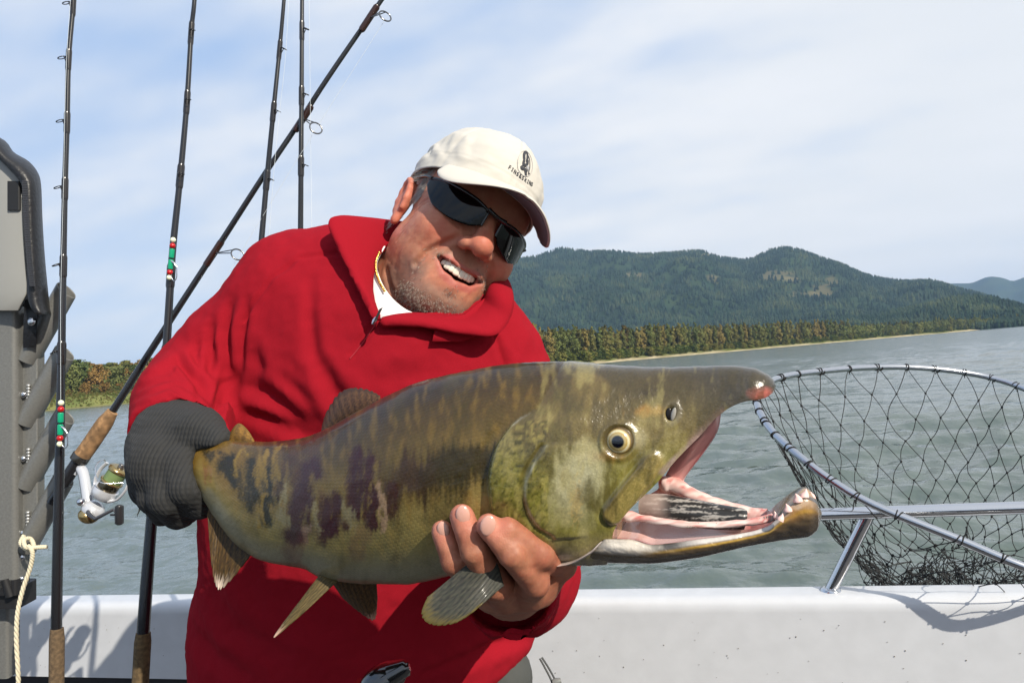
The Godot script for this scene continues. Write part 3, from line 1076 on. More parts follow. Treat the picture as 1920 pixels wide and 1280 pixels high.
# ================================================================ rods
func ring_guide(parent: Node, at: Vector3, axis: Vector3, side: Vector3, r: float, stand: float, m: Material) -> void:
	var mb := MB.new()
	var c := at + side * (stand + r)
	var e := (axis * 0.55 + side * 0.15).normalized()
	var f := side.cross(axis).normalized()
	var s := (side - axis * 0.45).normalized()
	var loop := PackedVector3Array()
	for k in 16:
		var an := TAU * k / 16
		loop.append(c + s * cos(an) * r + f * sin(an) * r * 0.75)
	mb.tube(loop, PackedFloat32Array([0.0009]), 6, true)
	for sg in [-1.0, 1.0]:
		mb.tube(PackedVector3Array([at - axis * 0.016 + f * sg * 0.001, c - s * r * 0.6 + f * sg * r * 0.5]), PackedFloat32Array([0.0008]), 5)
	mb.tube(PackedVector3Array([at + axis * 0.012, c - s * r]), PackedFloat32Array([0.0008]), 5)
	put("line_guide", mb, m, parent)

func rod(label: String, pts: Array, widths: Array, gs: Array, side: float, grip: Array, gripcol: Color, guide_r := 0.0065, stand := 0.004) -> Node3D:
	var path := resample(PV(pts), 60)
	var t := thing("fishing_rod", label, "fishing rod", path[path.size() - 1])
	var rad := PackedFloat32Array()
	for i in path.size():
		var u := px_of(path[i])
		var d := -((path[i] - CAM) * CB).z
		rad.append(tab(widths, u.y) * 0.5 / F * d)
	var mb := MB.new(); mb.tube(path, rad, 12)
	var blank := mat(srgb(27, 27, 30), 0.25, 0.0, 0.5)
	blank.clearcoat_enabled = true; blank.clearcoat = 0.35; blank.clearcoat_roughness = 0.12
	put("blank", mb, blank, t)
	var wrapm := mat(srgb(30, 26, 25), 0.2, 0.0, 0.6)
	for g in gs:
		var best := 0; var bd := 1e9
		for i in path.size():
			var e := absf(px_of(path[i]).y - g)
			if e < bd: bd = e; best = i
		var ax := (path[maxi(best - 1, 0)] - path[mini(best + 1, path.size() - 1)]).normalized()
		var at := path[best]
		var w: Vector3 = at + ax * ((px_of(at).y - g) / F * -((at - CAM) * CB).z)
		var sd := (CB.x * side + CB.z * 0.45)
		sd = (sd - ax * sd.dot(ax)).normalized()
		ring_guide(t, w, ax, sd, guide_r, stand, mat(srgb(60, 60, 62), 0.2, 0.8))
		mb = MB.new()
		mb.tube(PackedVector3Array([w - ax * 0.022, w - ax * 0.018, w + ax * 0.014, w + ax * 0.018]), PackedFloat32Array([rad[best] * 1.02, rad[best] * 1.22, rad[best] * 1.22, rad[best] * 1.02]), 10)
		put("thread_wrap", mb, wrapm, t)
	if grip.size():
		mb = MB.new()
		var gp := resample(PV(grip), 12)
		var d := -((gp[0] - CAM) * CB).z
		var gr := PackedFloat32Array()
		for i in gp.size(): gr.append(grip[0][3] * 0.5 / F * d * (0.86 if i == 0 else 1.0))
		mb.tube(gp, gr, 16)
		var gm := mat(gripcol, 0.9)
		gm.albedo_texture = grain_tex(256, 0.05, 91, 0.55, 1.0, 4)
		gm.uv1_triplanar = true; gm.uv1_scale = Vector3.ONE * 9.0
		put("grip", mb, gm, t)
	return t

func fishing_line(t: Node3D, pts: Array) -> void:
	var mb := MB.new(); mb.tube(spline(PV(pts), 4), PackedFloat32Array([0.00032]), 4)
	put("line", mb, mat(srgb(215, 222, 226), 0.3), t)

func lure(label: String, x: float, y: float, d: float, lean: float, sc: float) -> void:
	var t := thing("beaded_lure", label, "lure", P(x, y, d))
	var up := (CB.y + CB.x * lean).normalized()
	var fz := CB.z * 0.002
	var cream := mat(srgb(222, 228, 196), 0.3); var red := mat(srgb(176, 22, 26), 0.2); var green := mat(srgb(18, 150, 110), 0.22)
	var k := d / F * sc
	for q in [[0.0, 5.5, cream], [12.0, 6.0, red], [66.0, 6.0, red], [77.0, 5.5, cream]]:
		var mb := MB.new(); mb.ball(P(x, y, d) - up * (q[0] * k) + fz, Vector3.ONE * q[1] * k, CB, 8)
		put("bead", mb, q[2], t)
	for q in [[18.0, 37.0], [40.0, 60.0]]:
		var mb := MB.new()
		mb.tube(PackedVector3Array([P(x, y, d) - up * (q[0] * k) + fz, P(x, y, d) - up * ((q[0] + 1.5) * k) + fz, P(x, y, d) - up * ((q[1] - 1.5) * k) + fz, P(x, y, d) - up * (q[1] * k) + fz]), PackedFloat32Array([3.6 * k, 5.2 * k, 5.2 * k, 3.6 * k]), 12)
		put("green_sleeve", mb, green, t)
	var mb2 := MB.new()
	var s := P(x, y, d) - up * 42.0 * k + CB.z * 0.004
	mb2.tube(spline(PackedVector3Array([s, s + CB.x * 8 * k - up * 6 * k, s + CB.x * 14 * k - up * 14 * k]), 5), PackedFloat32Array([0.0014, 0.0018]), 6)
	var hk := spline(PackedVector3Array([s + CB.x * 14 * k - up * 14 * k, s + CB.x * 16 * k - up * 34 * k, s + CB.x * 12 * k - up * 42 * k, s + CB.x * 6 * k - up * 36 * k, s + CB.x * 6 * k - up * 30 * k]), 6)
	mb2.tube(hk, PackedFloat32Array([0.0008]), 5)
	put("hook", mb2, M.steel, t)

func build_rods() -> void:
	var a := rod("dark fishing rod standing upright at the left beside the grey frame, with a brown grip", [[140, -120, 1.30], [137, 0, 1.30], [128, 110, 1.29], [125, 228, 1.28], [121, 352, 1.27], [118, 497, 1.26], [115, 640, 1.25], [112, 800, 1.24], [108, 1000, 1.23], [105, 1180, 1.22], [103, 1400, 1.21]],
		[[-120.0, 7.0], [0.0, 8.0], [500.0, 11.0], [700.0, 14.0], [900.0, 17.0], [1180.0, 19.0], [1400.0, 20.0]], [8, 110, 228, 352, 497, 660], -1.0, [[106, 1178, 1.22, 26], [105, 1300, 1.215], [104, 1470, 1.21]], srgb(120, 98, 72))
	fishing_line(a, [[141, -120, 1.285], [124, 110, 1.275], [118, 352, 1.255], [113, 560, 1.24], [113, 750, 1.225]])
	lure("green and red beaded lure on the upright rod by the grey frame", 115, 755, 1.215, 0.03, 1.0)
	var b := rod("dark fishing rod running behind the gloved hand, with a brown grip below", [[371, -120, 1.20], [364, 0, 1.19], [358, 60, 1.19], [350, 190, 1.18], [337, 335, 1.17], [323, 470, 1.16], [316, 580, 1.15], [309, 690, 1.14], [297, 840, 1.13], [283, 985, 1.12], [268, 1185, 1.10], [255, 1400, 1.09]],
		[[-120.0, 6.5], [0.0, 8.0], [330.0, 11.0], [600.0, 14.0], [985.0, 20.0], [1185.0, 23.0], [1400.0, 24.0]], [60, 190, 328, 515, 668], 0.25, [[268, 1186, 1.10, 30], [262, 1290, 1.095], [254, 1430, 1.09]], srgb(120, 98, 66))
	lure("green and red beaded lure on the rod left of the man's shoulder", 325, 450, 1.145, 0.10, 0.92)
	var c := rod("slim dark fishing rod leaning behind the man's shoulder, left of the straight one", [[541, -120, 1.42], [532, 0, 1.41], [524, 90, 1.41], [512, 210, 1.40], [500, 335, 1.40], [487, 480, 1.39], [470, 660, 1.38], [448, 900, 1.37], [425, 1150, 1.36], [405, 1400, 1.35]],
		[[-120.0, 6.0], [0.0, 7.0], [480.0, 11.0], [1400.0, 19.0]], [92, 208, 336], 1.0, [], Color.BLACK)
	fishing_line(c, [[546, -120, 1.40], [536, 92, 1.39], [524, 208, 1.39], [512, 336, 1.38], [502, 470, 1.38], [480, 700, 1.37]])
	var d := rod("straight dark fishing rod rising behind the red shoulder nearest the cap", [[567, -120, 1.42], [566, 0, 1.42], [565, 180, 1.41], [564, 310, 1.40], [563, 450, 1.40], [561, 700, 1.39], [558, 1000, 1.38], [555, 1400, 1.37]],
		[[-120.0, 6.5], [0.0, 7.5], [450.0, 10.5], [1400.0, 18.0]], [56, 178, 310], 1.0, [], Color.BLACK)
	fishing_line(d, [[578, -120, 1.40], [580, 56, 1.40], [582, 250, 1.40], [584, 460, 1.39], [580, 700, 1.38]])
	# the slanting spinning rod with cork grip and reel
	var e := rod("long fishing rod slanting from the rod holder, with cork grip and white spinning reel", [[770, -80, 1.44], [715, 0, 1.44], [615, 145, 1.43], [555, 238, 1.43], [500, 320, 1.42], [400, 475, 1.42], [330, 583, 1.41], [270, 676, 1.41], [212, 768, 1.40], [150, 858, 1.40], [112, 916, 1.40], [95, 942, 1.40]],
		[[-80.0, 7.5], [0.0, 8.5], [475.0, 11.0], [768.0, 14.0], [858.0, 17.0], [942.0, 17.0]], [], 1.0, [], Color.BLACK)
	var cork := mat(srgb(196, 152, 106), 0.85)
	cork.albedo_texture = grain_tex(256, 0.035, 17, 0.35, 1.0, 5)
	cork.uv1_triplanar = true; cork.uv1_scale = Vector3(6, 6, 6)
	var gold := mat(srgb(172, 150, 104), 0.22, 0.9)
	var pearl := mat(srgb(192, 194, 199), 0.22, 0.25, 0.6)
	pearl.clearcoat_enabled = true; pearl.clearcoat = 0.8; pearl.clearcoat_roughness = 0.08
	var dark := mat(srgb(40, 40, 42), 0.3)
	var gp := resample(PV([[210, 772, 1.395], [196, 792, 1.395], [172, 828, 1.395], [152, 856, 1.395]]), 10)
	var gr := PackedFloat32Array()
	for i in 11: gr.append(0.0105 + 0.0048 * ss(0.0, 4.0, i))
	var mb := MB.new(); mb.tube(gp, gr, 18); put("cork_grip", mb, cork, e)
	var ax := (P(715, 0, 1.44) - P(125, 897, 1.40)).normalized()
	var sd := (CB.x - ax * CB.x.dot(ax)).normalized()
	sd = (sd + CB.z * 0.25).normalized(); sd = (sd - ax * sd.dot(ax)).normalized()
	var fw := sd.cross(ax)
	var k := 1.40 / F
	var seat := P(150, 858, 1.395)
	mb = MB.new()
	mb.tube(PackedVector3Array([seat + ax * 8 * k, seat + ax * 6 * k, seat - ax * 6 * k, seat - ax * 8 * k]), PackedFloat32Array([0.0125, 0.0165, 0.0165, 0.0125]), 18)
	put("locking_collar", mb, mat(srgb(90, 88, 84), 0.2, 0.8), e)
	mb = MB.new()
	mb.tube(PackedVector3Array([seat - ax * 8 * k, seat - ax * 58 * k]), PackedFloat32Array([0.0115, 0.0115]), 16)
	put("reel_seat", mb, mat(srgb(30, 30, 33), 0.25), e)
	for q in [[400.0, 475.0, 445.0, 477.0], [568.0, 222.0, 592.0, 240.0], [692.0, 34.0, 722.0, 30.0]]:
		var s0 := P(q[0], q[1], 1.42)
		var tip := P(q[2], q[3], 1.39)
		mb = MB.new()
		var f := (tip - s0).normalized()
		var c2 := tip
		var n1 := (ax * 0.35 + f * 0.2 + CB.z * 0.35).normalized()
		var loop := PackedVector3Array()
		var l1 := (f - n1 * f.dot(n1)).normalized(); var l2 := l1.cross(n1)
		for j in 20:
			var an := TAU * j / 20
			loop.append(c2 + l1 * cos(an) * 0.012 + l2 * sin(an) * 0.012)
		mb.tube(loop, PackedFloat32Array([0.0015]), 6, true)
		for sg in [-1.0, 1.0]:
			mb.tube(PackedVector3Array([s0, c2 - l1 * 0.009 + l2 * 0.008 * sg]), PackedFloat32Array([0.0011]), 5)
		put("line_guide", mb, mat(srgb(120, 120, 122), 0.2, 0.9), e)
		mb = MB.new()
		mb.tube(PackedVector3Array([s0 - ax * 0.03, s0 - ax * 0.026, s0 + ax * 0.026, s0 + ax * 0.03]), PackedFloat32Array([0.005, 0.0066, 0.0066, 0.005]), 10)
		put("thread_wrap", mb, mat(srgb(46, 26, 22), 0.2), e)
	fishing_line(e, [[725, 32, 1.39], [592, 242, 1.39], [447, 480, 1.39], [330, 680, 1.38], [232, 860, 1.36]])
	# spinning reel
	var rc := P(215, 893, 1.365)           # middle of the spool
	mb = MB.new()
	mb.tube(spline(PackedVector3Array([seat - ax * 14 * k + sd * 8 * k, seat - ax * 20 * k + sd * 26 * k, rc - ax * 60 * k - sd * 26 * k, rc - ax * 74 * k - sd * 8 * k]), 8), PackedFloat32Array([0.0062, 0.0075, 0.0085, 0.0095]), 12)
	mb.tube(PackedVector3Array([seat + ax * 8 * k + sd * 10 * k, seat - ax * 30 * k + sd * 10 * k]), PackedFloat32Array([0.004]), 8)
	var body := put("reel_body", mb, pearl, e)
	mb = MB.new()
	mb.ball(rc - ax * 72 * k, Vector3(0.022, 0.017, 0.020), Basis(sd, ax, -fw), 12)
	put("gear_case", mb, pearl, body)
	mb = MB.new()
	mb.ball(rc - ax * 84 * k + fw * 0.002, Vector3(0.017, 0.014, 0.020), Basis(sd, ax, -fw), 12)
	put("gold_rear_cover", mb, gold, body)
	mb = MB.new(); mb.ball(rc - ax * 66 * k - sd * 18 * k + fw * 0.018, Vector3.ONE * 0.0075, CB, 8)
	put("cap_screw", mb, M.steel, body)
	mb = MB.new()     # rotor cup and two arms
	mb.tube(PackedVector3Array([rc - ax * 46 * k, rc - ax * 44 * k, rc - ax * 34 * k, rc - ax * 26 * k]), PackedFloat32Array([0.012, 0.0215, 0.0235, 0.0225]), 22)
	for sg in [-1.0, 1.0]:
		mb.tube(spline(PackedVector3Array([rc - ax * 40 * k + sd * sg * 18 * k, rc - ax * 30 * k + sd * sg * 30 * k, rc - ax * 8 * k + sd * sg * 34 * k, rc + ax * 10 * k + sd * sg * 30 * k]), 6), PackedFloat32Array([0.0085, 0.0085, 0.007, 0.006, 0.004]), 10, false, true, 0.6)
	put("rotor", mb, pearl, e)
	mb = MB.new()
	mb.tube(PackedVector3Array([rc - ax * 28 * k, rc - ax * 26 * k, rc - ax * 14 * k, rc - ax * 12 * k]), PackedFloat32Array([0.016, 0.0185, 0.0185, 0.017]), 24)
	put("spool_skirt", mb, mat(srgb(96, 88, 72), 0.18, 0.9), e)
	mb = MB.new()
	mb.tube(PackedVector3Array([rc - ax * 12 * k, rc - ax * 11 * k, rc - ax * 9 * k]), PackedFloat32Array([0.0205, 0.021, 0.0195]), 24)
	mb.tube(PackedVector3Array([rc + ax * 10 * k, rc + ax * 12 * k, rc + ax * 17 * k, rc + ax * 19 * k]), PackedFloat32Array([0.0175, 0.0195, 0.019, 0.013]), 24)
	put("spool_lip", mb, gold, e)
	var wound := mat(srgb(112, 132, 84), 0.5)
	mb = MB.new()
	var wp := PackedVector3Array(); var wr := PackedFloat32Array()
	for j in 45:
		wp.append(rc + ax * (-9.0 + 19.0 * j / 44.0) * k); wr.append(0.0168 + 0.0004 * (j % 2))
	mb.tube(wp, wr, 24); put("wound_line", mb, wound, e)
	mb = MB.new(); mb.tube(PackedVector3Array([rc + ax * 18 * k, rc + ax * 25 * k, rc + ax * 26 * k]), PackedFloat32Array([0.006, 0.0055, 0.003]), 12); put("drag_knob", mb, mat(srgb(120, 118, 116), 0.25, 0.8), e)
	mb = MB.new()     # wire bail
	mb.tube(spline(PackedVector3Array([rc + sd * -31 * k + ax * 8 * k, rc - sd * 34 * k + ax * 14 * k + fw * 0.01, rc - sd * 22 * k + ax * 4 * k + fw * 0.032, rc - ax * 8 * k + fw * 0.036 + sd * 6 * k, rc + sd * 30 * k + ax * 6 * k + fw * 0.012]), 8), PackedFloat32Array([0.0011]), 6)
	put("bail", mb, M.steel, e)
	mb = MB.new()
	mb.tube(PackedVector3Array([rc - ax * 70 * k + sd * 6 * k + fw * 0.02, rc - ax * 66 * k + sd * 34 * k + fw * 0.03, P(212, 955, 1.33), P(219, 965, 1.33)]), PackedFloat32Array([0.0034, 0.0034, 0.003, 0.0026]), 8)
	put("handle_arm", mb, mat(srgb(92, 92, 96), 0.3, 0.6), e)
	mb = MB.new()
	var hk := P(223, 965, 1.33)
	mb.tube(PackedVector3Array([hk + CB.y * 0.018, hk + CB.y * 0.0155, hk - CB.y * 0.0155, hk - CB.y * 0.018]), PackedFloat32Array([0.004, 0.0075, 0.0075, 0.004]), 14)
	mb.tube(PackedVector3Array([hk - CB.x * 0.016, hk]), PackedFloat32Array([0.002]), 6)
	put("handle_knob", mb, dark, e)

# ================================================================ landing net
func build_net() -> void:
	var alu := mat(srgb(196, 198, 202), 0.24, 1.0)
	var hp := spline(PV([[2010, 1086, 1.29], [1920, 1062, 1.31], [1800, 1012, 1.36], [1640, 947, 1.43], [1560, 901, 1.48], [1500, 856, 1.53], [1455, 816, 1.59], [1430, 782, 1.65], [1420, 755, 1.71], [1424, 735, 1.77], [1440, 718, 1.83], [1475, 705, 1.90], [1530, 697, 1.98], [1610, 690, 2.05], [1690, 688, 2.09], [1770, 693, 2.10], [1850, 706, 2.08], [1920, 728, 2.02], [2000, 768, 1.92], [2080, 838, 1.77], [2120, 920, 1.60], [2125, 1010, 1.44], [2090, 1070, 1.33]]), 8, true)
	var net := thing("landing_net", "big landing net with round aluminium hoop and black mesh resting on the rail", "net", P(1800, 1100, 1.6))
	var mb := MB.new(); mb.tube(hp, PackedFloat32Array([0.0082]), 14, true)
	put("hoop", mb, alu, net)
	mb = MB.new(); mb.tube(PackedVector3Array([P(2122, 1050, 1.38), P(2900, 1190, 1.30)]), PackedFloat32Array([0.0105]), 14)
	put("handle", mb, alu, net)
	var cord := mat(srgb(24, 24, 25), 0.75)
	# mesh bag: knots on a (round, down) lattice
	var N := 34; var R := 21
	var nz := noise(2.6, 88, 3); var nz2 := noise(9.0, 89, 2)
	var cen := P(1790, 1010, 1.72)
	var bot := P(1790, 1062, 1.98)
	var hoop := resample(hp, N * 2)
	var kn := []
	for j in R + 1:
		var row := PackedVector3Array()
		for i in N:
			var a := hoop[(2 * i + (j % 2)) % (N * 2)]
			var s := float(j) / R
			# hangs steeply from the hoop, then lies in a heap that spreads over the side
			var wall := minf(s / 0.52, 1.0)
			var out := a - cen; out.y = 0
			var foot := bot + out * 0.46 - Vector3.UP * 0.03
			var p := a.lerp(foot, pow(wall, 0.92))
			p += Vector3.DOWN * 0.05 * sin(PI * wall)
			if s > 0.52:
				var h := (s - 0.52) / 0.48
				p = foot + out * 0.42 * (sin(h * 6.0 + i * 0.9) * 0.4) + Vector3.UP * (0.055 * sin(h * 9.0 + i * 1.7) - 0.06 * h)
				p = p.lerp(bot - Vector3.UP * 0.08, h * 0.35)
			var q := p * 1.0
			var am := 0.010 + 0.085 * smoothstep(0.35, 0.7, s)
			if j == 0: am = 0.0
			p += Vector3(nz.get_noise_3d(q.x * 2, q.y * 2, q.z * 2 + j * 0.3), nz.get_noise_3d(q.x * 2 + 50, q.y * 2, q.z * 2 + j * 0.3) * 0.9, nz.get_noise_3d(q.x * 2, q.y * 2 + 50, q.z * 2)) * am
			row.append(p)
		kn.append(row)
	mb = MB.new()
	var kb := MB.new()
	for j in R:
		for i in N:
			var p: Vector3 = kn[j][i]
			for dlt in 2:
				var i2 := (i + dlt - 1 + (j % 2) + N) % N
				var q: Vector3 = kn[j + 1][i2]
				var sag := Vector3(nz2.get_noise_3d(p.x * 3, q.y * 3, i), nz2.get_noise_3d(p.y * 3, q.x * 3, j) - 0.12, nz2.get_noise_3d(q.z * 3, p.x * 3, i)) * 0.012
				if j > 11: sag *= 4.0
				var m := (p + q) * 0.5 + sag
				mb.tube(PackedVector3Array([p, p.lerp(m, 0.5) + sag * 0.2, m, m.lerp(q, 0.5) + sag * 0.2, q]), PackedFloat32Array([0.0011]), 4, false, false)
			if j > 0: kb.ball(p, Vector3(0.0034, 0.0034, 0.0034), Basis(Vector3(1, 1, 0).normalized(), 0.6), 4)
	put("net_mesh", mb, cord, net).set_meta("kind", "stuff")
	put("net_knots", kb, cord, net).set_meta("kind", "stuff")
	# lashings round the hoop
	for i in N:
		var at := hoop[2 * i]
		var nx := hoop[(2 * i + 1) % (N * 2)]
		var t := (nx - at).normalized()
		var s1 := t.cross(Vector3.UP).normalized(); var s2 := s1.cross(t)
		mb = MB.new()
		var wrap := PackedVector3Array()
		for k in 25:
			var an := TAU * k / 12.0
			wrap.append(at + t * (k * 0.00055 - 0.007 + 0.004 * sin(i * 3.0 + k * 0.2)) + s1 * cos(an) * 0.0092 + s2 * sin(an) * 0.0092)
		wrap.append(kn[0][i] - Vector3.UP * 0.012)
		wrap.append(kn[0][i] - Vector3.UP * 0.016)
		mb.tube(wrap, PackedFloat32Array([0.0013]), 5)
		put("lashing", mb, cord, net)

# ================================================================ the salmon
const F_TOP := [[290, 852], [330, 842], [355, 834], [377, 828], [429, 826], [495, 828], [539, 825], [582, 817], [626, 800], [670, 776], [714, 752], [757, 731], [801, 713], [845, 702], [889, 693], [976, 680], [1070, 677], [1150, 684], [1250, 688], [1310, 686], [1370, 685], [1410, 689], [1436, 699], [1450, 711], [1454, 721]]
const F_BOT := [[290, 880], [330, 892], [355, 898], [377, 910], [399, 933], [429, 982], [464, 1025], [504, 1049], [600, 1067], [635, 1084], [714, 1091], [779, 1091], [823, 1083], [870, 1070], [910, 1056], [950, 1048], [1000, 1045], [1090, 1047], [1150, 1047], [1168, 972], [1193, 938], [1237, 896], [1280, 846], [1320, 806], [1350, 774], [1375, 757], [1400, 748], [1432, 744], [1448, 735], [1454, 723]]
const F_VB := [[1150, 1047], [1200, 1036], [1280, 968], [1350, 868], [1400, 802], [1432, 764], [1448, 742], [1454, 724]]
const F_DEP := [[290, 0.905], [345, 0.835], [430, 0.772], [550, 0.715], [700, 0.650], [850, 0.598], [1000, 0.562], [1200, 0.535], [1454, 0.505]]
const F_HW := [[290, 0.014], [345, 0.020], [430, 0.025], [550, 0.037], [700, 0.050], [850, 0.056], [1000, 0.056], [1100, 0.052], [1180, 0.044], [1260, 0.034], [1350, 0.0245], [1420, 0.019], [1444, 0.013], [1454, 0.003]]
const O_EDGE := [[766, 1008], [785, 972], [800, 955], [845, 926], [900, 915], [960, 920], [1003, 945], [1028, 985], [1047, 1045]]
const PRE := [[835, 1026], [855, 1012], [875, 1000], [900, 990], [930, 988], [960, 997], [985, 1014], [1000, 1040]]

func fish_frame(x: float) -> Array:        # camera-frame centre, half height, outward (near) direction, half width
	var t := tab(F_TOP, x); var b := tab(F_BOT, x); var d := tab(F_DEP, x)
	var c := C(x, (t + b) * 0.5, d)
	var c2 := C(x + 8.0, 0, tab(F_DEP, x + 8.0)); var c1 := C(x - 8.0, 0, tab(F_DEP, x - 8.0))
	var tx := c2 - c1
	var w := Vector3(-tx.z, 0, tx.x).normalized()
	if w.z < 0: w = -w
	return [c, (b - t) * 0.5 / F * d, w, tab(F_HW, x)]

func fish_prof(x: float, y: float) -> Vector2:     # (height, thickness) factors of the section at photo height y
	var t := tab(F_TOP, x)
	var b := tab(F_VB, x) if x > 1150 else tab(F_BOT, x)
	var s := clampf(((t + b) * 0.5 - y) / ((b - t) * 0.5), -1.0, 1.0)
	return Vector2(s, pow(maxf(1.0 - s * s, 0.0), 0.425))

func fish_side(x: float, y: float, out := 0.0) -> Vector3:      # camera-frame point on the flank at station x
	var f := fish_frame(x)
	var c: Vector3 = f[0]
	c.y = (640.0 - y) / F * tab(F_DEP, x)
	return c + (f[2] as Vector3) * (float(f[3]) * fish_prof(x, y).y + out)

func fish_near(x: float, y: float, out := 0.0) -> Vector3:     # world point of the flank seen at photo x, y
	var sx := x; var sy := y
	for it in 8:
		var p := fish_side(sx, sy)
		sx += x - (960.0 + p.x / -p.z * F); sy += y - (640.0 - p.y / -p.z * F)
	return CAM + CB * fish_side(sx, sy, out)

var fn1: FastNoiseLite; var fn2: FastNoiseLite; var fn3: FastNoiseLite; var fn4: FastNoiseLite
# painted bars: x1 y1 x2 y2 half-width, colour, strength
var BARS := []

func seg_d(x: float, y: float, x1: float, y1: float, x2: float, y2: float) -> float:
	var dx := x2 - x1; var dy := y2 - y1
	var t := clampf(((x - x1) * dx + (y - y1) * dy) / (dx * dx + dy * dy + 1e-6), 0.0, 1.0)
	return Vector2(x - x1 - dx * t, y - y1 - dy * t).length()

func fish_color(x: float, y: float) -> Color:
	var top := tab(F_TOP, x); var bot := tab(F_BOT, x)
	if x > 1132: bot = lerpf(1047.0, 800.0, ss(1132, 1454, x))
	var t := clampf((y - top) / maxf(bot - top, 1.0), 0.0, 1.0)
	var a := fn1.get_noise_2d(x, y * 0.45)           # broad blotches, stretched up and down
	var b := fn2.get_noise_2d(x * 1.6, y * 0.5)      # streaks
	var g := fn3.get_noise_2d(x, y)                  # grain
	var olive := rgb(126, 106, 60)
	var c := rgb(56, 46, 36).lerp(rgb(86, 70, 44), ss(0.02, 0.2, t)).lerp(olive, ss(0.16, 0.46, t))
	c = c.lerp(rgb(150, 134, 80), ss(0.5, 0.75, t)).lerp(rgb(146, 138, 108), ss(0.80, 0.98, t))
	c = c.lerp(rgb(140, 112, 56), clampf(b * 0.9, 0, 0.45) * (1.0 - ss(0.7, 0.95, t)))
	c = c.lerp(rgb(78, 68, 40), clampf(-a * 0.9 - b * 0.3, 0, 0.5))
	var head := 0.0
	var xo := tab(O_EDGE, y) if y > 766 else 1008.0 + (766.0 - y) * 0.55
	var hw2 := 3.0 + 34.0 * (1.0 - ss(740, 790, y))
	head = ss(-hw2, hw2, x - xo + (b * 40.0 + a * 30.0) * (1.0 - ss(740, 790, y)))
	if head < 1.0:
		# yellow-brown tail stalk
		c = c.lerp(rgb(150, 116, 48), (1.0 - ss(380, 520, x)) * 0.55 * (1.0 - ss(0.6, 0.9, t)))
		# lateral dark band, ragged below
		var wx := x + b * 16.0; var wy := y + a * 30.0 + fn2.get_noise_2d(x * 2.4, 7.0) * 34.0
		var mid := lerpf(905.0, 872.0, ss(720, 920, x))
		var band := ss(690, 760, x) * (1.0 - ss(24, 66, absf(wy - mid + g * 10.0) * (1.0 + 0.25 * ss(820, 920, x))))
		var dk := rgb(52, 34, 34).lerp(rgb(40, 38, 28), ss(770, 840, x))
		c = c.lerp(dk, band * 0.82)
		var warp := fn4.get_noise_2d(x * 1.2, y * 0.8) * 15.0
		for q in BARS:
			var d := seg_d(wx + warp * 0.4, y + warp * 1.5, q[0], q[1], q[2], q[3])
			var k: float = 1.0 - ss(q[4] * 0.35, q[4] * 1.4, d + b * 9.0 + g * 6.0)
			if k > 0.0: c = c.lerp(q[5], minf(k * q[6] * 1.12, 0.95))
		# fine scale rows: faint light and dark
		c = c * (1.0 + 0.16 * g)
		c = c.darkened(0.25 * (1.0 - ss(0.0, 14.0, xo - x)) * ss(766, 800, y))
	if head > 0.0:
		var h := rgb(74, 64, 42).lerp(rgb(112, 98, 56), ss(695, 790, y)).lerp(rgb(130, 124, 62), ss(800, 900, y)).lerp(rgb(140, 128, 84), ss(985, 1030, y)).lerp(rgb(134, 122, 100), ss(1020, 1045, y))
		# snout: slate
		h = h.lerp(rgb(66, 62, 54), ss(1230, 1370, x - (y - 700) * 0.5) * 0.9)
		h = h.lerp(rgb(60, 52, 36), clampf(1.0 - Vector2((x - 1215.0) / 75.0, (y - 735.0) / 26.0).length() + a * 0.5, 0, 1) * 0.9)
		h = h.lerp(rgb(158, 116, 50), clampf(1.1 - Vector2((x - 1215.0) / 46.0, (y - 770.0) / 13.0).length() + b * 0.6, 0, 0.8))
		h = h.lerp(rgb(150, 112, 52), clampf(1.0 - Vector2((x - 1130.0) / 62.0, (y - 856.0) / 14.0).length() + b * 0.5, 0, 0.75))
		h = h.lerp(rgb(140, 118, 64), clampf(1.0 - Vector2((x - 1105.0) / 60.0, (y - 735.0) / 34.0).length() + a * 0.6, 0, 0.25))
		h = h.lerp(rgb(70, 58, 40), clampf(1.0 - seg_d(x, y, 1045, 690, 975, 765) / 16.0 + b * 0.6, 0, 0.7))
		# silvery cheek
		var ck := Vector2((x - 1085.0) / 66.0, (y - 905.0) / 76.0).length()
		h = h.lerp(rgb(180, 176, 142), clampf(1.15 - ck + a * 0.7 + b * 0.3, 0, 0.85))
		h = h.lerp(rgb(176, 150, 92), clampf(1.0 - Vector2((x - 1080.0) / 14.0, (y - 940.0) / 44.0).length() + g * 0.9, 0, 0.6))
		# gill cover: yellow green with dark scribbles
		if x < 1030.0 and y > 790.0:
			var sc := absf(fn4.get_noise_2d(x * 3.2 + a * 60.0, y * 3.2))
			h = h.lerp(rgb(122, 118, 44), 0.5 * ss(820, 900, y))
			h = h.lerp(rgb(58, 58, 26), (1.0 - ss(0.0, 0.12, sc)) * 0.75)
			h = h.lerp(rgb(158, 146, 78), ss(0.18, 0.36, sc) * 0.6)
		else:
			var sc2 := fn4.get_noise_2d(x * 2.0, y * 2.0)
			h = h.lerp(rgb(78, 74, 38), clampf(sc2, 0, 0.5) * ss(1150, 1020, x) * 0.8)
		# pale seam of the cheek plate
		if y > 832 and y < 1003:
			var e := x - tab(PRE, y)
			h = h.lerp(rgb(190, 184, 150), (1.0 - ss(0.5, 5.0, absf(e + a * 4.0))) * clampf(0.45 + b * 0.9, 0.1, 0.8))
			h = h.lerp(rgb(66, 60, 36), (1.0 - ss(2.0, 8.0, absf(e + 9.0))) * 0.5)
		# pale upper end of the gill slit
		h = h.lerp(rgb(190, 184, 160), (1.0 - ss(0.5, 5.0, seg_d(x, y, 992, 774, 962, 798))) * 0.5)
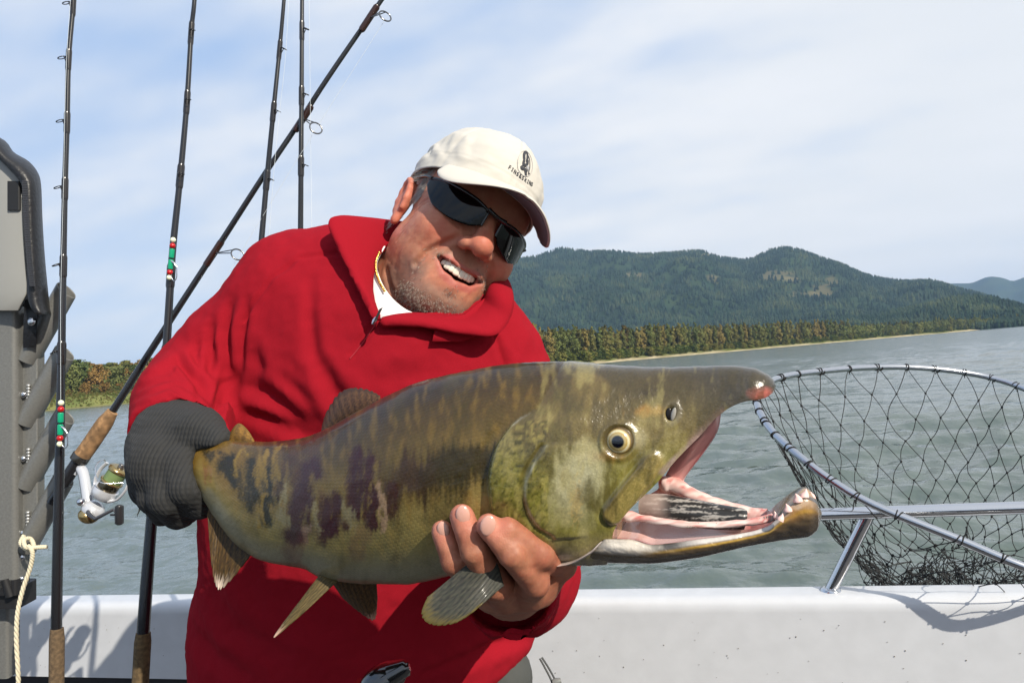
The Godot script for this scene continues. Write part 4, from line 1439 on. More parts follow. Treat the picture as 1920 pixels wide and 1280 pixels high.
		# mouth plate
		var mx := seg_d(x, y, 1226, 868, 1150, 962)
		h = h.lerp(rgb(150, 132, 76), (1.0 - ss(15.0, 25.0, mx)) * (0.75 + 0.4 * g + 0.3 * b))
		h = h.lerp(rgb(58, 50, 36), (1.0 - ss(1.5, 5.0, absf(seg_d(x, y, 1214, 858, 1134, 958) - 2.0))) * 0.4)
		h = h.lerp(rgb(158, 138, 128), (1.0 - ss(2.0, 12.0, seg_d(x, y, 1336, 796, 1244, 884))) * 0.9)
		h = h.lerp(rgb(150, 120, 110), (1.0 - ss(2.0, 20.0, seg_d(x, y, 1352, 778, 1300, 830))) * 0.5)
		h = h.lerp(rgb(206, 116, 104), clampf(1.25 - Vector2((x - 1428.0) / 25.0, (y - 737.0) / 13.0).length(), 0, 1))
		# eye surround
		var er := Vector2(x - 1160.0, y - 827.0).length()
		h = h.lerp(rgb(70, 58, 36), (1.0 - ss(24.0, 34.0, er)) * 0.7)
		h = h.lerp(rgb(164, 156, 128), clampf(1.0 - Vector2((x - 1198.0) / 20.0, (y - 822.0) / 24.0).length(), 0, 0.6))
		h = h.lerp(rgb(128, 120, 98), clampf(1.2 - Vector2((x - 1262.0) / 17.0, (y - 776.0) / 24.0).length(), 0, 0.8))
		h = h.lerp(rgb(70, 62, 38), clampf(-a * 1.5 - b * 0.8 - 0.02, 0, 0.6)).lerp(rgb(166, 154, 96), clampf(a * 1.1 + b * 0.6 - 0.1, 0, 0.42))
		h = h * (1.0 + 0.24 * g)
		c = c.lerp(h, head)
	c = Color(c.r * 0.80, c.g * 0.79, c.b * 0.80)
	return c

func fish_bump(x: float, y: float) -> float:
	var o := 0.0
	if y > 770 and x < 1140:
		var e := x - tab(O_EDGE, y)
		o += 0.0030 * ss(-1.0, 7.0, e) * (1.0 - ss(60.0, 190.0, e)) * ss(768, 800, y)
		o -= 0.0020 * (1.0 - ss(0.0, 26.0, absf(e + 14.0))) * ss(775, 810, y)
	if y > 832 and y < 1004:
		var e2 := x - tab(PRE, y)
		o += 0.0014 * ss(-4.0, 6.0, e2) * (1.0 - ss(20.0, 80.0, e2)) - 0.0012 * (1.0 - ss(0.0, 8.0, absf(e2 + 8.0)))
	if x > 1100:
		var m := seg_d(x, y, 1226, 868, 1150, 962)
		o += 0.0022 * (1.0 - ss(15.0, 25.0, m))
		o -= 0.0010 * (1.0 - ss(0.0, 9.0, absf(m - 26.0))) * (1.0 if x - y < 320 else 0.0)
		var er := Vector2(x - 1160.0, y - 827.0).length()
		o += 0.0016 * (1.0 - ss(0.0, 9.0, absf(er - 33.0))) - 0.0035 * (1.0 - ss(10.0, 30.0, er))
		o += 0.0006 * (1.0 - ss(0.0, 8.0, absf(Vector2((x - 1260.0) / 1.0, (y - 776.0) / 1.5).length() - 14.0))) - 0.003 * (1.0 - ss(4.0, 12.0, Vector2(x - 1257.0, (y - 776.0) / 1.4).length()))
	o += 0.0004 * fn2.get_noise_2d(x, y)
	return o

func scale_normal() -> ImageTexture:
	var S := 256
	var im := Image.create(S, S, false, Image.FORMAT_RGBA8)
	var n := 16.0
	for y in S:
		for x in S:
			var v := y / float(S) * n
			var best := 0.0
			for dv in range(-1, 2):
				var row := floorf(v) + dv
				var u := x / float(S) * n + (0.5 if int(row + n) % 2 == 1 else 0.0)
				var du := u - floorf(u) - 0.15
				var dvv := v - row - 0.5
				for sh in [0.0, -1.0, 1.0]:
					var r := Vector2((du + sh) * 0.85, dvv * 1.05).length()
					if r < 0.62: best = maxf(best, (0.62 - r) * 0.4 + 0.35 * (du + sh + 0.5))
			im.set_pixel(x, y, Color(best, best, best))
	im.bump_map_to_normal_map(5.0)
	return ImageTexture.create_from_image(im)

func skin(base: StandardMaterial3D, rough: float) -> StandardMaterial3D:
	base.roughness = rough
	base.clearcoat_enabled = true; base.clearcoat = 0.30; base.clearcoat_roughness = 0.10; base.metallic_specular = 0.28
	return base

# fin: rays from base line to outer line; ragged rim, rays stand proud
func fin(called: String, parent: Node, base: Array, rim: Array, rays: int, dark: Color, light: Color, tip: Color, ragged := 0.0, bulge := 0.0, tip_at := -1.0) -> MeshInstance3D:
	var nu := rays * 6 + 1; var nv := 26
	var b := resample(PV(base), nu - 1); var r := resample(PV(rim), nu - 1)
	var rg := RandomNumberGenerator.new(); rg.seed = called.hash() % 1000
	var p := PackedVector3Array(); var cl := PackedColorArray()
	var cut := PackedFloat32Array()
	for i in nu: cut.append(1.0 - ragged * rg.randf() * (0.5 + 0.5 * sin(i * 1.3)))
	for j in nv:
		var v := float(j) / (nv - 1)
		for i in nu:
			var ray := 0.5 + 0.5 * cos(TAU * float(i) / 6.0)
			var q := b[i].lerp(r[i], v * cut[i])
			q += CB.z * (ray * 0.00035 * (1.0 - 0.5 * v) + bulge * sin(PI * v) * sin(PI * float(i) / (nu - 1)))
			p.append(q)
			var e := fn3.get_noise_2d(q.x * 3000.0, q.y * 3000.0)
			var c := dark.lerp(light, clampf(ray * 0.38 + 0.2 * v + 0.08 + e * 0.8, 0, 1))
			var tw := 1.0 if tip_at < 0.0 else exp(-pow((float(i) / (nu - 1) - tip_at) / 0.13, 2))
			c = c.lerp(tip, ss(0.80, 0.98, v + e * 0.12) * tw)
			cl.append(c)
	var mb := MB.new(); mb.hascol = true
	mb.sheet(p, nv, nu, 0.0014, cl)
	var m := skin(vmat(0.35, 0.5), 0.36)
	m.clearcoat = 0.08; m.roughness = 0.5
	m.backlight_enabled = true; m.backlight = Color(0.07, 0.055, 0.03)
	return put(called, mb, m, parent)

func flesh(mb: MB) -> void:      # wet tissue: uneven ridges, pale pink to raw red
	mb.hascol = true
	for i in mb.v.size():
		var q := px_of(mb.v[i])
		var e := fn2.get_noise_2d(q.x * 0.8, q.y * 3.0); var g := fn3.get_noise_2d(q.x * 0.7, q.y)
		mb.v[i] += CB.y * 0.0011 * e + CB.z * 0.0007 * g
		mb.c[i] = rgb(222, 202, 194).lerp(rgb(204, 140, 132), clampf(0.3 + e * 1.6, 0, 0.9)).lerp(rgb(172, 56, 54), clampf(g * 1.4 - 0.25 + ss(1395, 1440, q.x) * 0.8, 0, 0.75))

func build_fish() -> void:
	fn1 = noise(0.012, 301, 4); fn2 = noise(0.03, 302, 4); fn3 = noise(0.16, 303, 3); fn4 = noise(0.012, 304, 3)
	var pu := rgb(66, 34, 40); var bk := rgb(40, 38, 26); var pale := rgb(150, 138, 100); var gold := rgb(158, 128, 56)
	BARS = [[556, 850, 556, 900, 15, rgb(84, 56, 40), 0.5], [585, 830, 592, 880, 16, rgb(86, 58, 42), 0.5], [580, 880, 548, 1000, 21, pu, 0.88], [600, 975, 566, 1000, 13, pu, 0.45],
		[622, 940, 616, 1000, 21, pu, 0.85], [640, 985, 606, 1005, 16, pu, 0.7], [668, 850, 664, 965, 17, pu, 0.85], [696, 870, 692, 975, 12, pu, 0.85], [735, 905, 728, 950, 14, pu, 0.6],
		[507, 880, 500, 975, 15, bk, 0.85], [476, 872, 470, 940, 13, bk, 0.8], [448, 880, 452, 930, 9, bk, 0.6], [432, 868, 424, 888, 18, bk, 0.85], [392, 856, 398, 860, 12, bk, 0.75], [540, 870, 520, 930, 9, rgb(70, 46, 34), 0.6],
		[536, 905, 526, 975, 6, pale, 0.75], [588, 950, 600, 1000, 6, pale, 0.7], [644, 940, 660, 1000, 7, pale, 0.75], [710, 915, 716, 985, 6, rgb(170, 140, 110), 0.8], [568, 985, 572, 1010, 6, rgb(160, 130, 104), 0.6],
		[455, 850, 440, 880, 6, gold, 0.6], [490, 850, 480, 900, 6, gold, 0.6], [488, 930, 484, 985, 6, gold, 0.55], [520, 845, 512, 890, 7, gold, 0.55], [680, 1000, 670, 1040, 14, rgb(124, 84, 66), 0.35], [560, 1010, 545, 1030, 18, rgb(110, 62, 56), 0.4], [380, 890, 384, 900, 14, rgb(168, 146, 84), 0.6], [386, 882, 384, 892, 7, rgb(150, 92, 70), 0.5]]
	var fish := thing("salmon", "large olive salmon with purple bars and gaping hooked jaws held across the man's chest", "fish", P(800, 1090, 0.62))
	var mb := MB.new(); mb.hascol = true
	# ---- body and upper jaw
	var xs := PackedFloat32Array()
	var x := 290.0
	while x < 1454.0:
		xs.append(x)
		x += 2.6 if (x < 1138 or x > 1190) and x < 1425 else 1.1
	xs.append(1454.0)
	var NN := 140; var NF := 44; var NB := 26
	var ring := NN + NF + NB
	var p := PackedVector3Array(); var cl := PackedColorArray()
	var headmask := PackedByteArray()
	for xx in xs:
		var f := fish_frame(xx)
		var c: Vector3 = f[0]; var hh: float = f[1]; var w: Vector3 = f[2]; var hw: float = f[3]
		var j := ss(1150, 1178, xx)
		var top := tab(F_TOP, xx); var bot := tab(F_BOT, xx)
		var ends := []
		for k in NN + NF:
			var phi := lerpf(-PI / 2, PI / 2, k / (NN - 1.0)) if k < NN else lerpf(PI / 2, 3 * PI / 2, (k - NN + 1.0) / NF)
			var y := (top + bot) * 0.5 - (bot - top) * 0.5 * sin(phi)
			var pr := fish_prof(xx, y)
			var s := pr.x
			var cs := pr.y * (1.0 if k < NN else -1.0)
			var q := Vector3(c.x, (640.0 - y) / F * tab(F_DEP, xx), c.z) + w * hw * cs
			# markings belong to the flank as it bulges towards us, not to the midline
			var fl := fish_side(xx, y) if k >= NN else q
			var mx := 960.0 + fl.x / -fl.z * F; var my := 640.0 - fl.y / -fl.z * F
			var bump := fish_bump(mx, my)
			q += (w * cs + Vector3(0, s * 0.6, 0)).normalized() * bump
			p.append(q)
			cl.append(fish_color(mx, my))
			if k == 0 or k == NN + NF - 1: ends.append(q)
		for k in NB:               # belly line, or the roof of the mouth
			var u := (k + 1.0) / (NB + 1.0)
			var q: Vector3 = (ends[1] as Vector3).lerp(ends[0], u)
			var lift := j * minf(hh * 0.75, 0.020) * (1.0 - ss(1400, 1450, xx)) * pow(maxf(1.0 - pow(2 * u - 1, 2), 0.0), 0.6)
			q.y += lift
			p.append(q)
			var m := absf(2 * u - 1)
			var inside := rgb(150, 66, 62).lerp(rgb(206, 168, 160), ss(0.5, 0.95, m)).lerp(rgb(64, 44, 44), clampf(fn2.get_noise_2d(xx, k * 9.0) * 1.4, 0, 0.7))
			inside = inside.lerp(rgb(176, 60, 56), (1.0 - ss(0.05, 0.16, absf(m - 0.82))) * 0.7)
			var cc := fish_color(xx, bot).lerp(inside, j)
			if xx > 1405: cc = cc.lerp(rgb(206, 112, 104), 0.7)
			cl.append(cc)
	mb.grid(p, xs.size(), ring, true, true, false, cl)
	# snout end
	var s0 := mb.vert(p[(xs.size() - 1) * ring + NN / 2]); mb.c[s0] = rgb(66, 60, 54)
	for k in ring:
		mb.tri(s0, (xs.size() - 1) * ring + k, (xs.size() - 1) * ring + (k + 1) % ring)
	var nbody := mb.ix.size()
	# uv in photo-sized units so that the scales keep one size
	for i in xs.size():
		var arc := 0.0
		for k in ring:
			if k > 0: arc += p[i * ring + k].distance_to(p[i * ring + k - 1])
			mb.uv[i * ring + k] = Vector2(xs[i] / 116.0, arc * 21.0)
	# ---- lower jaw
	var LB := [[1030, 1043], [1090, 1050], [1200, 1048], [1300, 1039], [1400, 1019], [1480, 1008], [1512, 1005], [1532, 993], [1541, 968]]
	var LT := [[1030, 1041], [1085, 1030], [1125, 1008], [1155, 985], [1190, 985], [1230, 996], [1300, 991], [1400, 982], [1440, 972], [1462, 953], [1484, 936], [1508, 926], [1527, 934], [1541, 960]]
	var LW := [[1030, 0.026], [1075, 0.038], [1140, 0.041], [1250, 0.035], [1350, 0.028], [1430, 0.0225], [1480, 0.0220], [1515, 0.0190], [1533, 0.0115], [1541, 0.002]]
	var LD := [[1030, 0.557], [1200, 0.536], [1300, 0.526], [1400, 0.516], [1541, 0.500]]
	var FLO := [[1030, 4], [1140, 20], [1200, 24], [1300, 20], [1400, 14], [1440, 8], [1475, -6], [1510, -10], [1541, 0]]
	var js := PackedFloat32Array()
	x = 1030.0
	while x < 1541.0:
		js.append(x); x += 2.4 if x < 1505 else 1.2
	js.append(1541.0)
	var no := 84; var ni := 56
	var jp := PackedVector3Array(); var jc := PackedColorArray()
	for xx in js:
		var d := tab(LD, xx); var hw := tab(LW, xx)
		var tx := C(xx + 8, 0, tab(LD, xx + 8)) - C(xx - 8, 0, tab(LD, xx - 8))
		if xx > 1532: tx = C(1532, 0, tab(LD, 1532)) - C(1516, 0, tab(LD, 1516))
		var w := Vector3(-tx.z, 0, tx.x).normalized()
		if w.z < 0: w = -w
		var yt := tab(LT, xx); var yb := tab(LB, xx); var fl := tab(FLO, xx)
		var knob := ss(1440, 1490, xx)
		for k in no:
			var phi := PI * k / (no - 1.0)
			var s := pow(maxf(sin(phi), 0.0), 0.8)
			var y := lerpf(yt, yb, s)
			var cw := cos(phi)
			cw = signf(cw) * pow(absf(cw), 0.8)
			cw *= 1.0 + 0.10 * sin(PI * clampf(s * 1.4, 0, 1))
			var q := C(xx, y, d) + w * hw * cw
			if xx < 1260:        # grows out of the throat
				var sx := minf(xx, 1130.0)
				var ff := fish_frame(sx)
				var cc := C(xx, y, tab(F_DEP, xx)) + (ff[2] as Vector3) * float(ff[3]) * fish_prof(sx, y).y * signf(cw if absf(cw) > 0.001 else 1.0) * 0.97
				q = cc.lerp(q, ss(1060, 1255, xx))
			q += w * signf(cw) * 0.0006 * fn2.get_noise_2d(xx, y * 2.0)
			jp.append(q)
			var n1 := fn2.get_noise_2d(xx * 0.8, y * 1.5); var g := fn3.get_noise_2d(xx, y)
			var c := rgb(88, 74, 56).lerp(rgb(60, 50, 42), clampf(n1 * 1.2 + 0.3, 0, 0.85)).lerp(rgb(112, 104, 92), ss(0.72, 0.98, s) * 0.8)
			# yellow line, then dark gum towards the lip
			c = c.lerp(rgb(164, 130, 54), (1.0 - ss(0.03, 0.08, absf(s - 0.24))) * ss(1200, 1290, xx) * 0.9)
			c = c.lerp(rgb(206, 200, 194), (1.0 - ss(0.12, 0.20, s)) * ss(1190, 1300, xx) * 0.85)
			# white tissue at the hinge with a black wedge in front of it
			var hinge := clampf(1.3 - Vector2((xx - 1178.0) / 52.0, (y - 998.0) / 16.0).length() + n1 * 0.3, 0, 1)
			c = c.lerp(rgb(46, 44, 42), clampf(1.35 - Vector2((xx - 1252.0) / 52.0, (y - 997.0) / 11.0).length(), 0, 1) * 0.9)
			c = c.lerp(rgb(222, 212, 198), hinge)
			c = c.lerp(fish_color(minf(xx, 1130.0), y), 1.0 - ss(1060, 1150, xx))
			c = c.lerp(rgb(150, 112, 62), knob * (1.0 - ss(0.15, 0.5, s)) * (0.75 + 0.5 * n1))
			c = c.lerp(rgb(58, 52, 46), knob * ss(0.45, 0.75, s) * 0.8)
			c = c.lerp(rgb(60, 54, 48), ss(1512, 1536, xx) * 0.7)
			jc.append(c * (1.0 + 0.12 * g))
		for k in ni:
			var u := (k + 1.0) / (ni + 1.0) * 2.0 - 1.0           # far lip -1 ... near lip +1
			var y := yt + fl * pow(1.0 - u * u, 0.75)
			jp.append(C(xx, y, d) + w * hw * u)
			var n1 := fn2.get_noise_2d(xx * 0.7 + 300, u * 40.0)
			var m := absf(u)
			var c := rgb(190, 140, 134).lerp(rgb(222, 206, 200), ss(0.3, 0.6, m))
			c = c.lerp(rgb(44, 42, 42), (1.0 - ss(0.08, 0.14, absf(u - 0.90))) * ss(1270, 1320, xx))
			c = c.lerp(rgb(52, 48, 46), ss(0.55, 0.7, u) * (1.0 - ss(0.9, 0.97, u)) * ss(1215, 1260, xx) * 0.85)
			if u < 0.0: c = c.lerp(rgb(214, 178, 170), 0.6)
			c = c.lerp(rgb(196, 74, 70), ss(1385, 1415, xx) * (1.0 - ss(1436, 1456, xx)) * (1.0 - ss(0.6, 0.9, m)) * 0.9)
			c = c.lerp(rgb(170, 132, 74).lerp(rgb(76, 66, 56), clampf(0.5 + n1 * 1.6, 0, 1)), knob)
			c = c.lerp(rgb(60, 54, 48), ss(1512, 1536, xx) * 0.6)
			jc.append(c)
	var jb := mb.grid(jp, js.size(), no + ni, true, true, false, jc)
	var m1 := skin(vmat(0.4, 0.5), 0.36)
	m1.normal_enabled = true; m1.normal_texture = scale_normal(); m1.normal_scale = 0.42
	var m2 := skin(vmat(0.4, 0.5), 0.25)
	m2.metallic_specular = 0.45; m2.clearcoat = 0.4; m2.clearcoat_roughness = 0.07
	tri_normal(m2, noise_normal(512, 0.03, 55, 5, 6.0), 24.0, 0.42)
	# split: scaled flank / smooth head
	var full := mb.mesh()
	var arr := full.surface_get_arrays(0)
	var i1 := PackedInt32Array(); var i2 := PackedInt32Array()
	for k in range(0, mb.ix.size(), 3):
		var vi := mb.ix[k]
		var hd := true
		if k < nbody and vi < xs.size() * ring:
			var xx := xs[vi / ring]
			var wv := mb.v[vi]
			var y := 640.0 - wv.y / -wv.z * F
			if (vi % ring) < NN: xx = 960.0 + wv.x / -wv.z * F
			hd = xx > (tab(O_EDGE, y) if y > 766 else 1008.0 + (766.0 - y) * 0.55)
		if hd: i2.append_array([mb.ix[k], mb.ix[k + 1], mb.ix[k + 2]])
		else: i1.append_array([mb.ix[k], mb.ix[k + 1], mb.ix[k + 2]])
	var vv := PackedVector3Array(); var vn := PackedVector3Array()
	for k in mb.v.size():
		vv.append(CAM + CB * mb.v[k]); vn.append(CB * arr[Mesh.ARRAY_NORMAL][k])
	arr[Mesh.ARRAY_VERTEX] = vv; arr[Mesh.ARRAY_NORMAL] = vn
	var am := ArrayMesh.new()
	arr[Mesh.ARRAY_INDEX] = i1; am.add_surface_from_arrays(Mesh.PRIMITIVE_TRIANGLES, arr)
	arr[Mesh.ARRAY_INDEX] = i2; am.add_surface_from_arrays(Mesh.PRIMITIVE_TRIANGLES, arr)
	am.surface_set_material(0, m1); am.surface_set_material(1, m2)
	var body := put_mesh("body", am, null, fish)

	# ---- eye: golden iris, black pupil, clear bulge
	var eo := fish_near(1160, 827, -0.0045)
	var out := (fish_near(1160, 827, 0.01) - fish_near(1160, 827, 0.0)).normalized()
	var eb := Basis(CB.y.cross(out).normalized(), CB.y, out).orthonormalized()
	var em := MB.new(); em.hascol = true
	var ep := PackedVector3Array(); var ec := PackedColorArray()
	for i in 37:
		var th := PI * 0.62 * i / 36.0
		for k in 48:
			var a := TAU * k / 48
			ep.append(eo + eb * Vector3(sin(th) * cos(a) * 0.0102, sin(th) * sin(a) * 0.0102, cos(th) * 0.0085))
			var r := sin(th) * 1.0
			var nz := fn3.get_noise_2d(cos(a) * 40.0, sin(a) * 40.0 + i * 2.0)
			var c := rgb(8, 10, 18)
			if i > 36 * 0.62: r = 2.0 - r
			c = c.lerp(rgb(168, 152, 104), ss(0.40, 0.44, r)).lerp(rgb(166, 138, 74), ss(0.46, 0.6, r)).lerp(rgb(202, 192, 154), (1.0 - ss(0.03, 0.1, absf(r - 0.70))))
			c = c.lerp(rgb(84, 68, 40), ss(0.76, 0.88, r))
			ec.append(c * (1.0 + 0.25 * nz))
	em.grid(ep, 37, 48, true, true, false, ec)
	var eye_m := vmat(0.15, 0.6)
	eye_m.clearcoat_enabled = true; eye_m.clearcoat = 1.0; eye_m.clearcoat_roughness = 0.03
	put("eye", em, eye_m, fish)
	# nostril: dark pit with a pale flap
	mb = MB.new()
	var nb := Basis(eb.x, eb.y, eb.z)
	mb.ball(fish_near(1254, 777, -0.0006), Vector3(0.0022, 0.0046, 0.0012), nb, 8)
	put("nostril", mb, skin(mat(srgb(26, 22, 20)), 0.3), fish)
	mb = MB.new()
	mb.ball(fish_near(1263, 776, 0.0004), Vector3(0.0017, 0.0046, 0.0012), nb * Basis(Vector3(0, 0, 1), -0.25), 8)
	put("nostril_flap", mb, skin(mat(srgb(150, 146, 138)), 0.3), fish)
	# tongue
	mb = MB.new(); mb.hascol = true
	var tp := resample(PV([[1205, 950, 0.548], [1240, 952, 0.541], [1300, 962, 0.531], [1350, 969, 0.524], [1392, 973, 0.518], [1400, 974, 0.517]]), 180)
	var tr := PackedFloat32Array()
	for i in 181: tr.append(tab([[0.0, 0.009], [15.0, 0.0105], [40.0, 0.0085], [56.0, 0.006], [60.0, 0.001]], i / 3.0))
	mb.tube(tp, tr, 96, false, true, 1.0)
	for i in mb.v.size():
		var q := px_of(mb.v[i])
		var e := fn4.get_noise_2d(q.x * 1.1, q.y * 9.0) + 0.4 * fn3.get_noise_2d(q.x * 0.6, q.y * 1.5) - 0.06
		mb.c[i] = rgb(48, 48, 49).lerp(rgb(168, 164, 158), ss(0.0, 0.42, e) * 0.85).lerp(rgb(206, 186, 176), (1.0 - ss(1225, 1262, q.x)) * 0.6)
	put("tongue", mb, skin(vmat(), 0.32), fish)
	# pale gristle strips along the tongue and the folds at the back of the mouth
	var pinkm := skin(mat(srgb(216, 184, 176)), 0.32)
	var fleshm := skin(vmat(), 0.32)
	pinkm.subsurf_scatter_enabled = true; pinkm.subsurf_scatter_strength = 0.15
	mb = MB.new()
	mb.tube(resample(PV([[1235, 908, 0.565], [1262, 908, 0.563], [1300, 930, 0.556], [1350, 950, 0.547], [1410, 966, 0.538], [1440, 968, 0.533]]), 30), PackedFloat32Array([0.002, 0.005, 0.0066, 0.0068, 0.0062, 0.0058]), 12)
	flesh(mb); put("far_gum", mb, fleshm, fish)
	mb = MB.new()
	mb.tube(resample(PV([[1160, 966, 0.516], [1210, 972, 0.511], [1270, 981, 0.505], [1340, 984, 0.501], [1420, 977, 0.497], [1450, 968, 0.496]]), 30), PackedFloat32Array([0.001, 0.0042, 0.0052, 0.0050, 0.0042, 0.0036, 0.003]), 12, false, true, 0.8)
	flesh(mb); put("near_gum", mb, fleshm, fish)
	mb = MB.new(); mb.hascol = true
	var sheetp := PackedVector3Array(); var sheetc := PackedColorArray()
	var e1 := resample(PV([[1352, 772, 0.532], [1344, 810, 0.540], [1318, 850, 0.553], [1286, 892, 0.566], [1282, 908, 0.568]]), 20)
	var e2 := resample(PV([[1330, 776, 0.515], [1300, 820, 0.535], [1262, 868, 0.556], [1235, 915, 0.572], [1210, 950, 0.576]]), 20)
	for i in 21:
		for k in 9:
			var v := k / 8.0
			sheetp.append(e1[i].lerp(e2[i], v) + CB.z * 0.003 * sin(PI * v))
			var nn := fn2.get_noise_2d(i * 6.0, k * 30.0)
			var cc := rgb(150, 44, 46).lerp(rgb(208, 150, 146), ss(0.05, 0.3, v)).lerp(rgb(96, 70, 70), ss(0.5, 0.75, v + nn * 0.4) * (1.0 - i / 20.0)).lerp(rgb(220, 186, 180), ss(11, 18, i))
			sheetc.append(cc)
	mb.sheet(sheetp, 21, 9, 0.002, sheetc)
	put("mouth_lining", mb, skin(vmat(), 0.3), fish)
	mb = MB.new()
	mb.sheet(PackedVector3Array([P(1282, 900, 0.568), P(1256, 905, 0.572), P(1215, 930, 0.575), P(1290, 930, 0.562), P(1262, 935, 0.568), P(1205, 958, 0.572), P(1330, 952, 0.552), P(1285, 962, 0.558), P(1190, 975, 0.565)]), 3, 3, 0.003)
	flesh(mb); put("mouth_fold", mb, fleshm, fish)
	# teeth: hooked ones on the kype, a comb along the jaw
	var tooth := skin(mat(srgb(228, 190, 182)), 0.25)
	for q in [[1508, 934, 1512, 916, 0.490, 9.0], [1497, 940, 1492, 925, 0.486, 9.0], [1524, 934, 1520, 922, 0.497, 6.0], [1478, 958, 1474, 944, 0.484, 8.0], [1463, 976, 1468, 962, 0.482, 6.5], [1455, 970, 1452, 958, 0.49, 5.0], [1484, 946, 1486, 934, 0.503, 6.0]]:
		mb = MB.new()
		mb.tube(spline(PV([[q[0], q[1], q[4]], [(q[0] + q[2]) * 0.5 + 1.0, (q[1] + q[3]) * 0.5, q[4]], [q[2], q[3], q[4]]]), 4), PackedFloat32Array([q[5] * 0.00037, q[5] * 0.00036, q[5] * 0.00034, q[5] * 0.0003, q[5] * 0.00024, q[5] * 0.00018, q[5] * 0.00012, q[5] * 0.00007, 0.0002]), 8)
		put("tooth", mb, tooth, fish)
	mb = MB.new()
	for k in 34:
		var xx := 1290.0 + k * 4.8
		var y := tab([[1290, 986], [1350, 985], [1400, 979], [1450, 967]], xx) + sin(k * 2.7) * 1.0
		var dd := tab(LD, xx) - 0.86 * tab(LW, xx) * 0.93
		mb.tube(PV([[xx, y + 2, dd], [xx + 0.8, y - 3.0 - 1.6 * sin(k * 1.9), dd]]), PackedFloat32Array([0.0006, 0.00015]), 5)
	put("tooth_row", mb, mat(srgb(150, 140, 128), 0.3), fish).set_meta("kind", "stuff")
	# ---- fins
	fin("dorsal_fin", fish, [[602, 812, 0.690], [640, 798, 0.676], [680, 776, 0.660], [714, 756, 0.648]], [[604, 800, 0.70], [612, 772, 0.70], [634, 738, 0.695], [660, 727, 0.685], [690, 730, 0.67], [712, 741, 0.655]], 11, rgb(60, 42, 30), rgb(104, 74, 50), rgb(60, 44, 34), 0.10, 0.006)
	fin("adipose_fin", fish, [[424, 830, 0.775], [450, 830, 0.765], [478, 830, 0.750]], [[427, 818, 0.785], [446, 794, 0.78], [464, 806, 0.77], [476, 826, 0.755]], 4, rgb(92, 68, 36), rgb(146, 108, 50), rgb(110, 84, 44), 0.0, 0.004)
	fin("anal_fin", fish, [[398, 930, 0.775], [425, 975, 0.765], [470, 1028, 0.748]], [[388, 965, 0.765], [396, 1060, 0.748], [404, 1098, 0.745], [416, 1104, 0.742], [446, 1072, 0.74], [474, 1036, 0.742]], 11, rgb(46, 36, 24), rgb(92, 70, 38), rgb(226, 206, 186), 0.06, 0.003, 0.52)
	fin("pelvic_fin", fish, [[606, 1068, 0.655], [618, 1078, 0.652], [634, 1088, 0.650]], [[560, 1130, 0.640], [513, 1195, 0.625], [575, 1142, 0.632]], 7, rgb(62, 54, 34), rgb(104, 88, 54), rgb(196, 160, 140), 0.0, 0.003, 0.5)
	fin("pelvic_fin", fish, [[616, 1082, 0.70], [660, 1088, 0.695], [706, 1088, 0.69]], [[642, 1120, 0.715], [672, 1146, 0.715], [702, 1162, 0.715], [707, 1120, 0.71]], 9, rgb(52, 38, 24), rgb(98, 70, 42), rgb(196, 150, 130), 0.06, 0.002, 0.66)
	fin("pectoral_fin", fish, [[905, 1034, 0.528], [930, 1052, 0.520], [945, 1098, 0.512]], [[800, 1120, 0.505], [790, 1152, 0.500], [806, 1170, 0.497], [836, 1172, 0.495], [866, 1162, 0.495], [900, 1134, 0.498]], 12, rgb(44, 45, 42), rgb(74, 72, 62), rgb(88, 78, 46), 0.02, 0.005)
	fin("tail_fin", fish, [[300, 852, 0.90], [298, 866, 0.905], [300, 880, 0.90]], [[262, 815, 1.01], [272, 860, 1.03], [268, 920, 1.02], [256, 968, 0.985]], 12, rgb(60, 52, 34), rgb(112, 100, 66), rgb(92, 84, 64), 0.05, 0.004)

# ================================================================ the fisherman
var HB: Basis          # head axes in the camera frame: x his left, y up, z the way he faces
var HO: Vector3

func H(x: float, y: float, z: float) -> Vector3:      # head point -> world
	return CAM + CB * (HO + HB * Vector3(x, y, z))

func to_head(w: Vector3) -> Vector3:
	return ((w - CAM) * CB - HO) * HB

func pull(mb: MB, from: int, f: Callable) -> void:     # move points along their normals
	var n := PackedVector3Array(); n.resize(mb.v.size())
	for k in range(0, mb.ix.size(), 3):
		var a := mb.ix[k]; var b := mb.ix[k + 1]; var d := mb.ix[k + 2]
		var q := (mb.v[d] - mb.v[a]).cross(mb.v[b] - mb.v[a])
		n[a] += q; n[b] += q; n[d] += q
	for i in range(from, mb.v.size()):
		mb.v[i] += n[i].normalized() * float(f.call(mb.v[i], n[i]))

func relax(mb: MB, from: int, times: int) -> void:     # even out the net
	for t in times:
		var s := PackedVector3Array(); s.resize(mb.v.size())
		var c := PackedInt32Array(); c.resize(mb.v.size())
		for k in range(0, mb.ix.size(), 3):
			for e in 3:
				var a := mb.ix[k + e]; var b := mb.ix[k + (e + 1) % 3]
				s[a] += mb.v[b]; c[a] += 1
				s[b] += mb.v[a]; c[b] += 1
		for i in range(from, mb.v.size()):
			if c[i] > 0: mb.v[i] = mb.v[i].lerp(s[i] / c[i], 0.5)

func to_world(mb: MB, from := 0) -> void:
	for i in range(from, mb.v.size()): mb.v[i] = CAM + CB * mb.v[i]

func pl(x: float, y: float) -> Vector2: return Vector2(x, y)

func line_d(p: Vector2, l: Array) -> float:
	var best := 1e9
	for i in l.size() - 1:
		var a: Vector2 = l[i]; var ab: Vector2 = l[i + 1] - a
		var t := clampf((p - a).dot(ab) / ab.length_squared(), 0.0, 1.0)
		best = minf(best, (p - a - ab * t).length_squared())
	return sqrt(best)

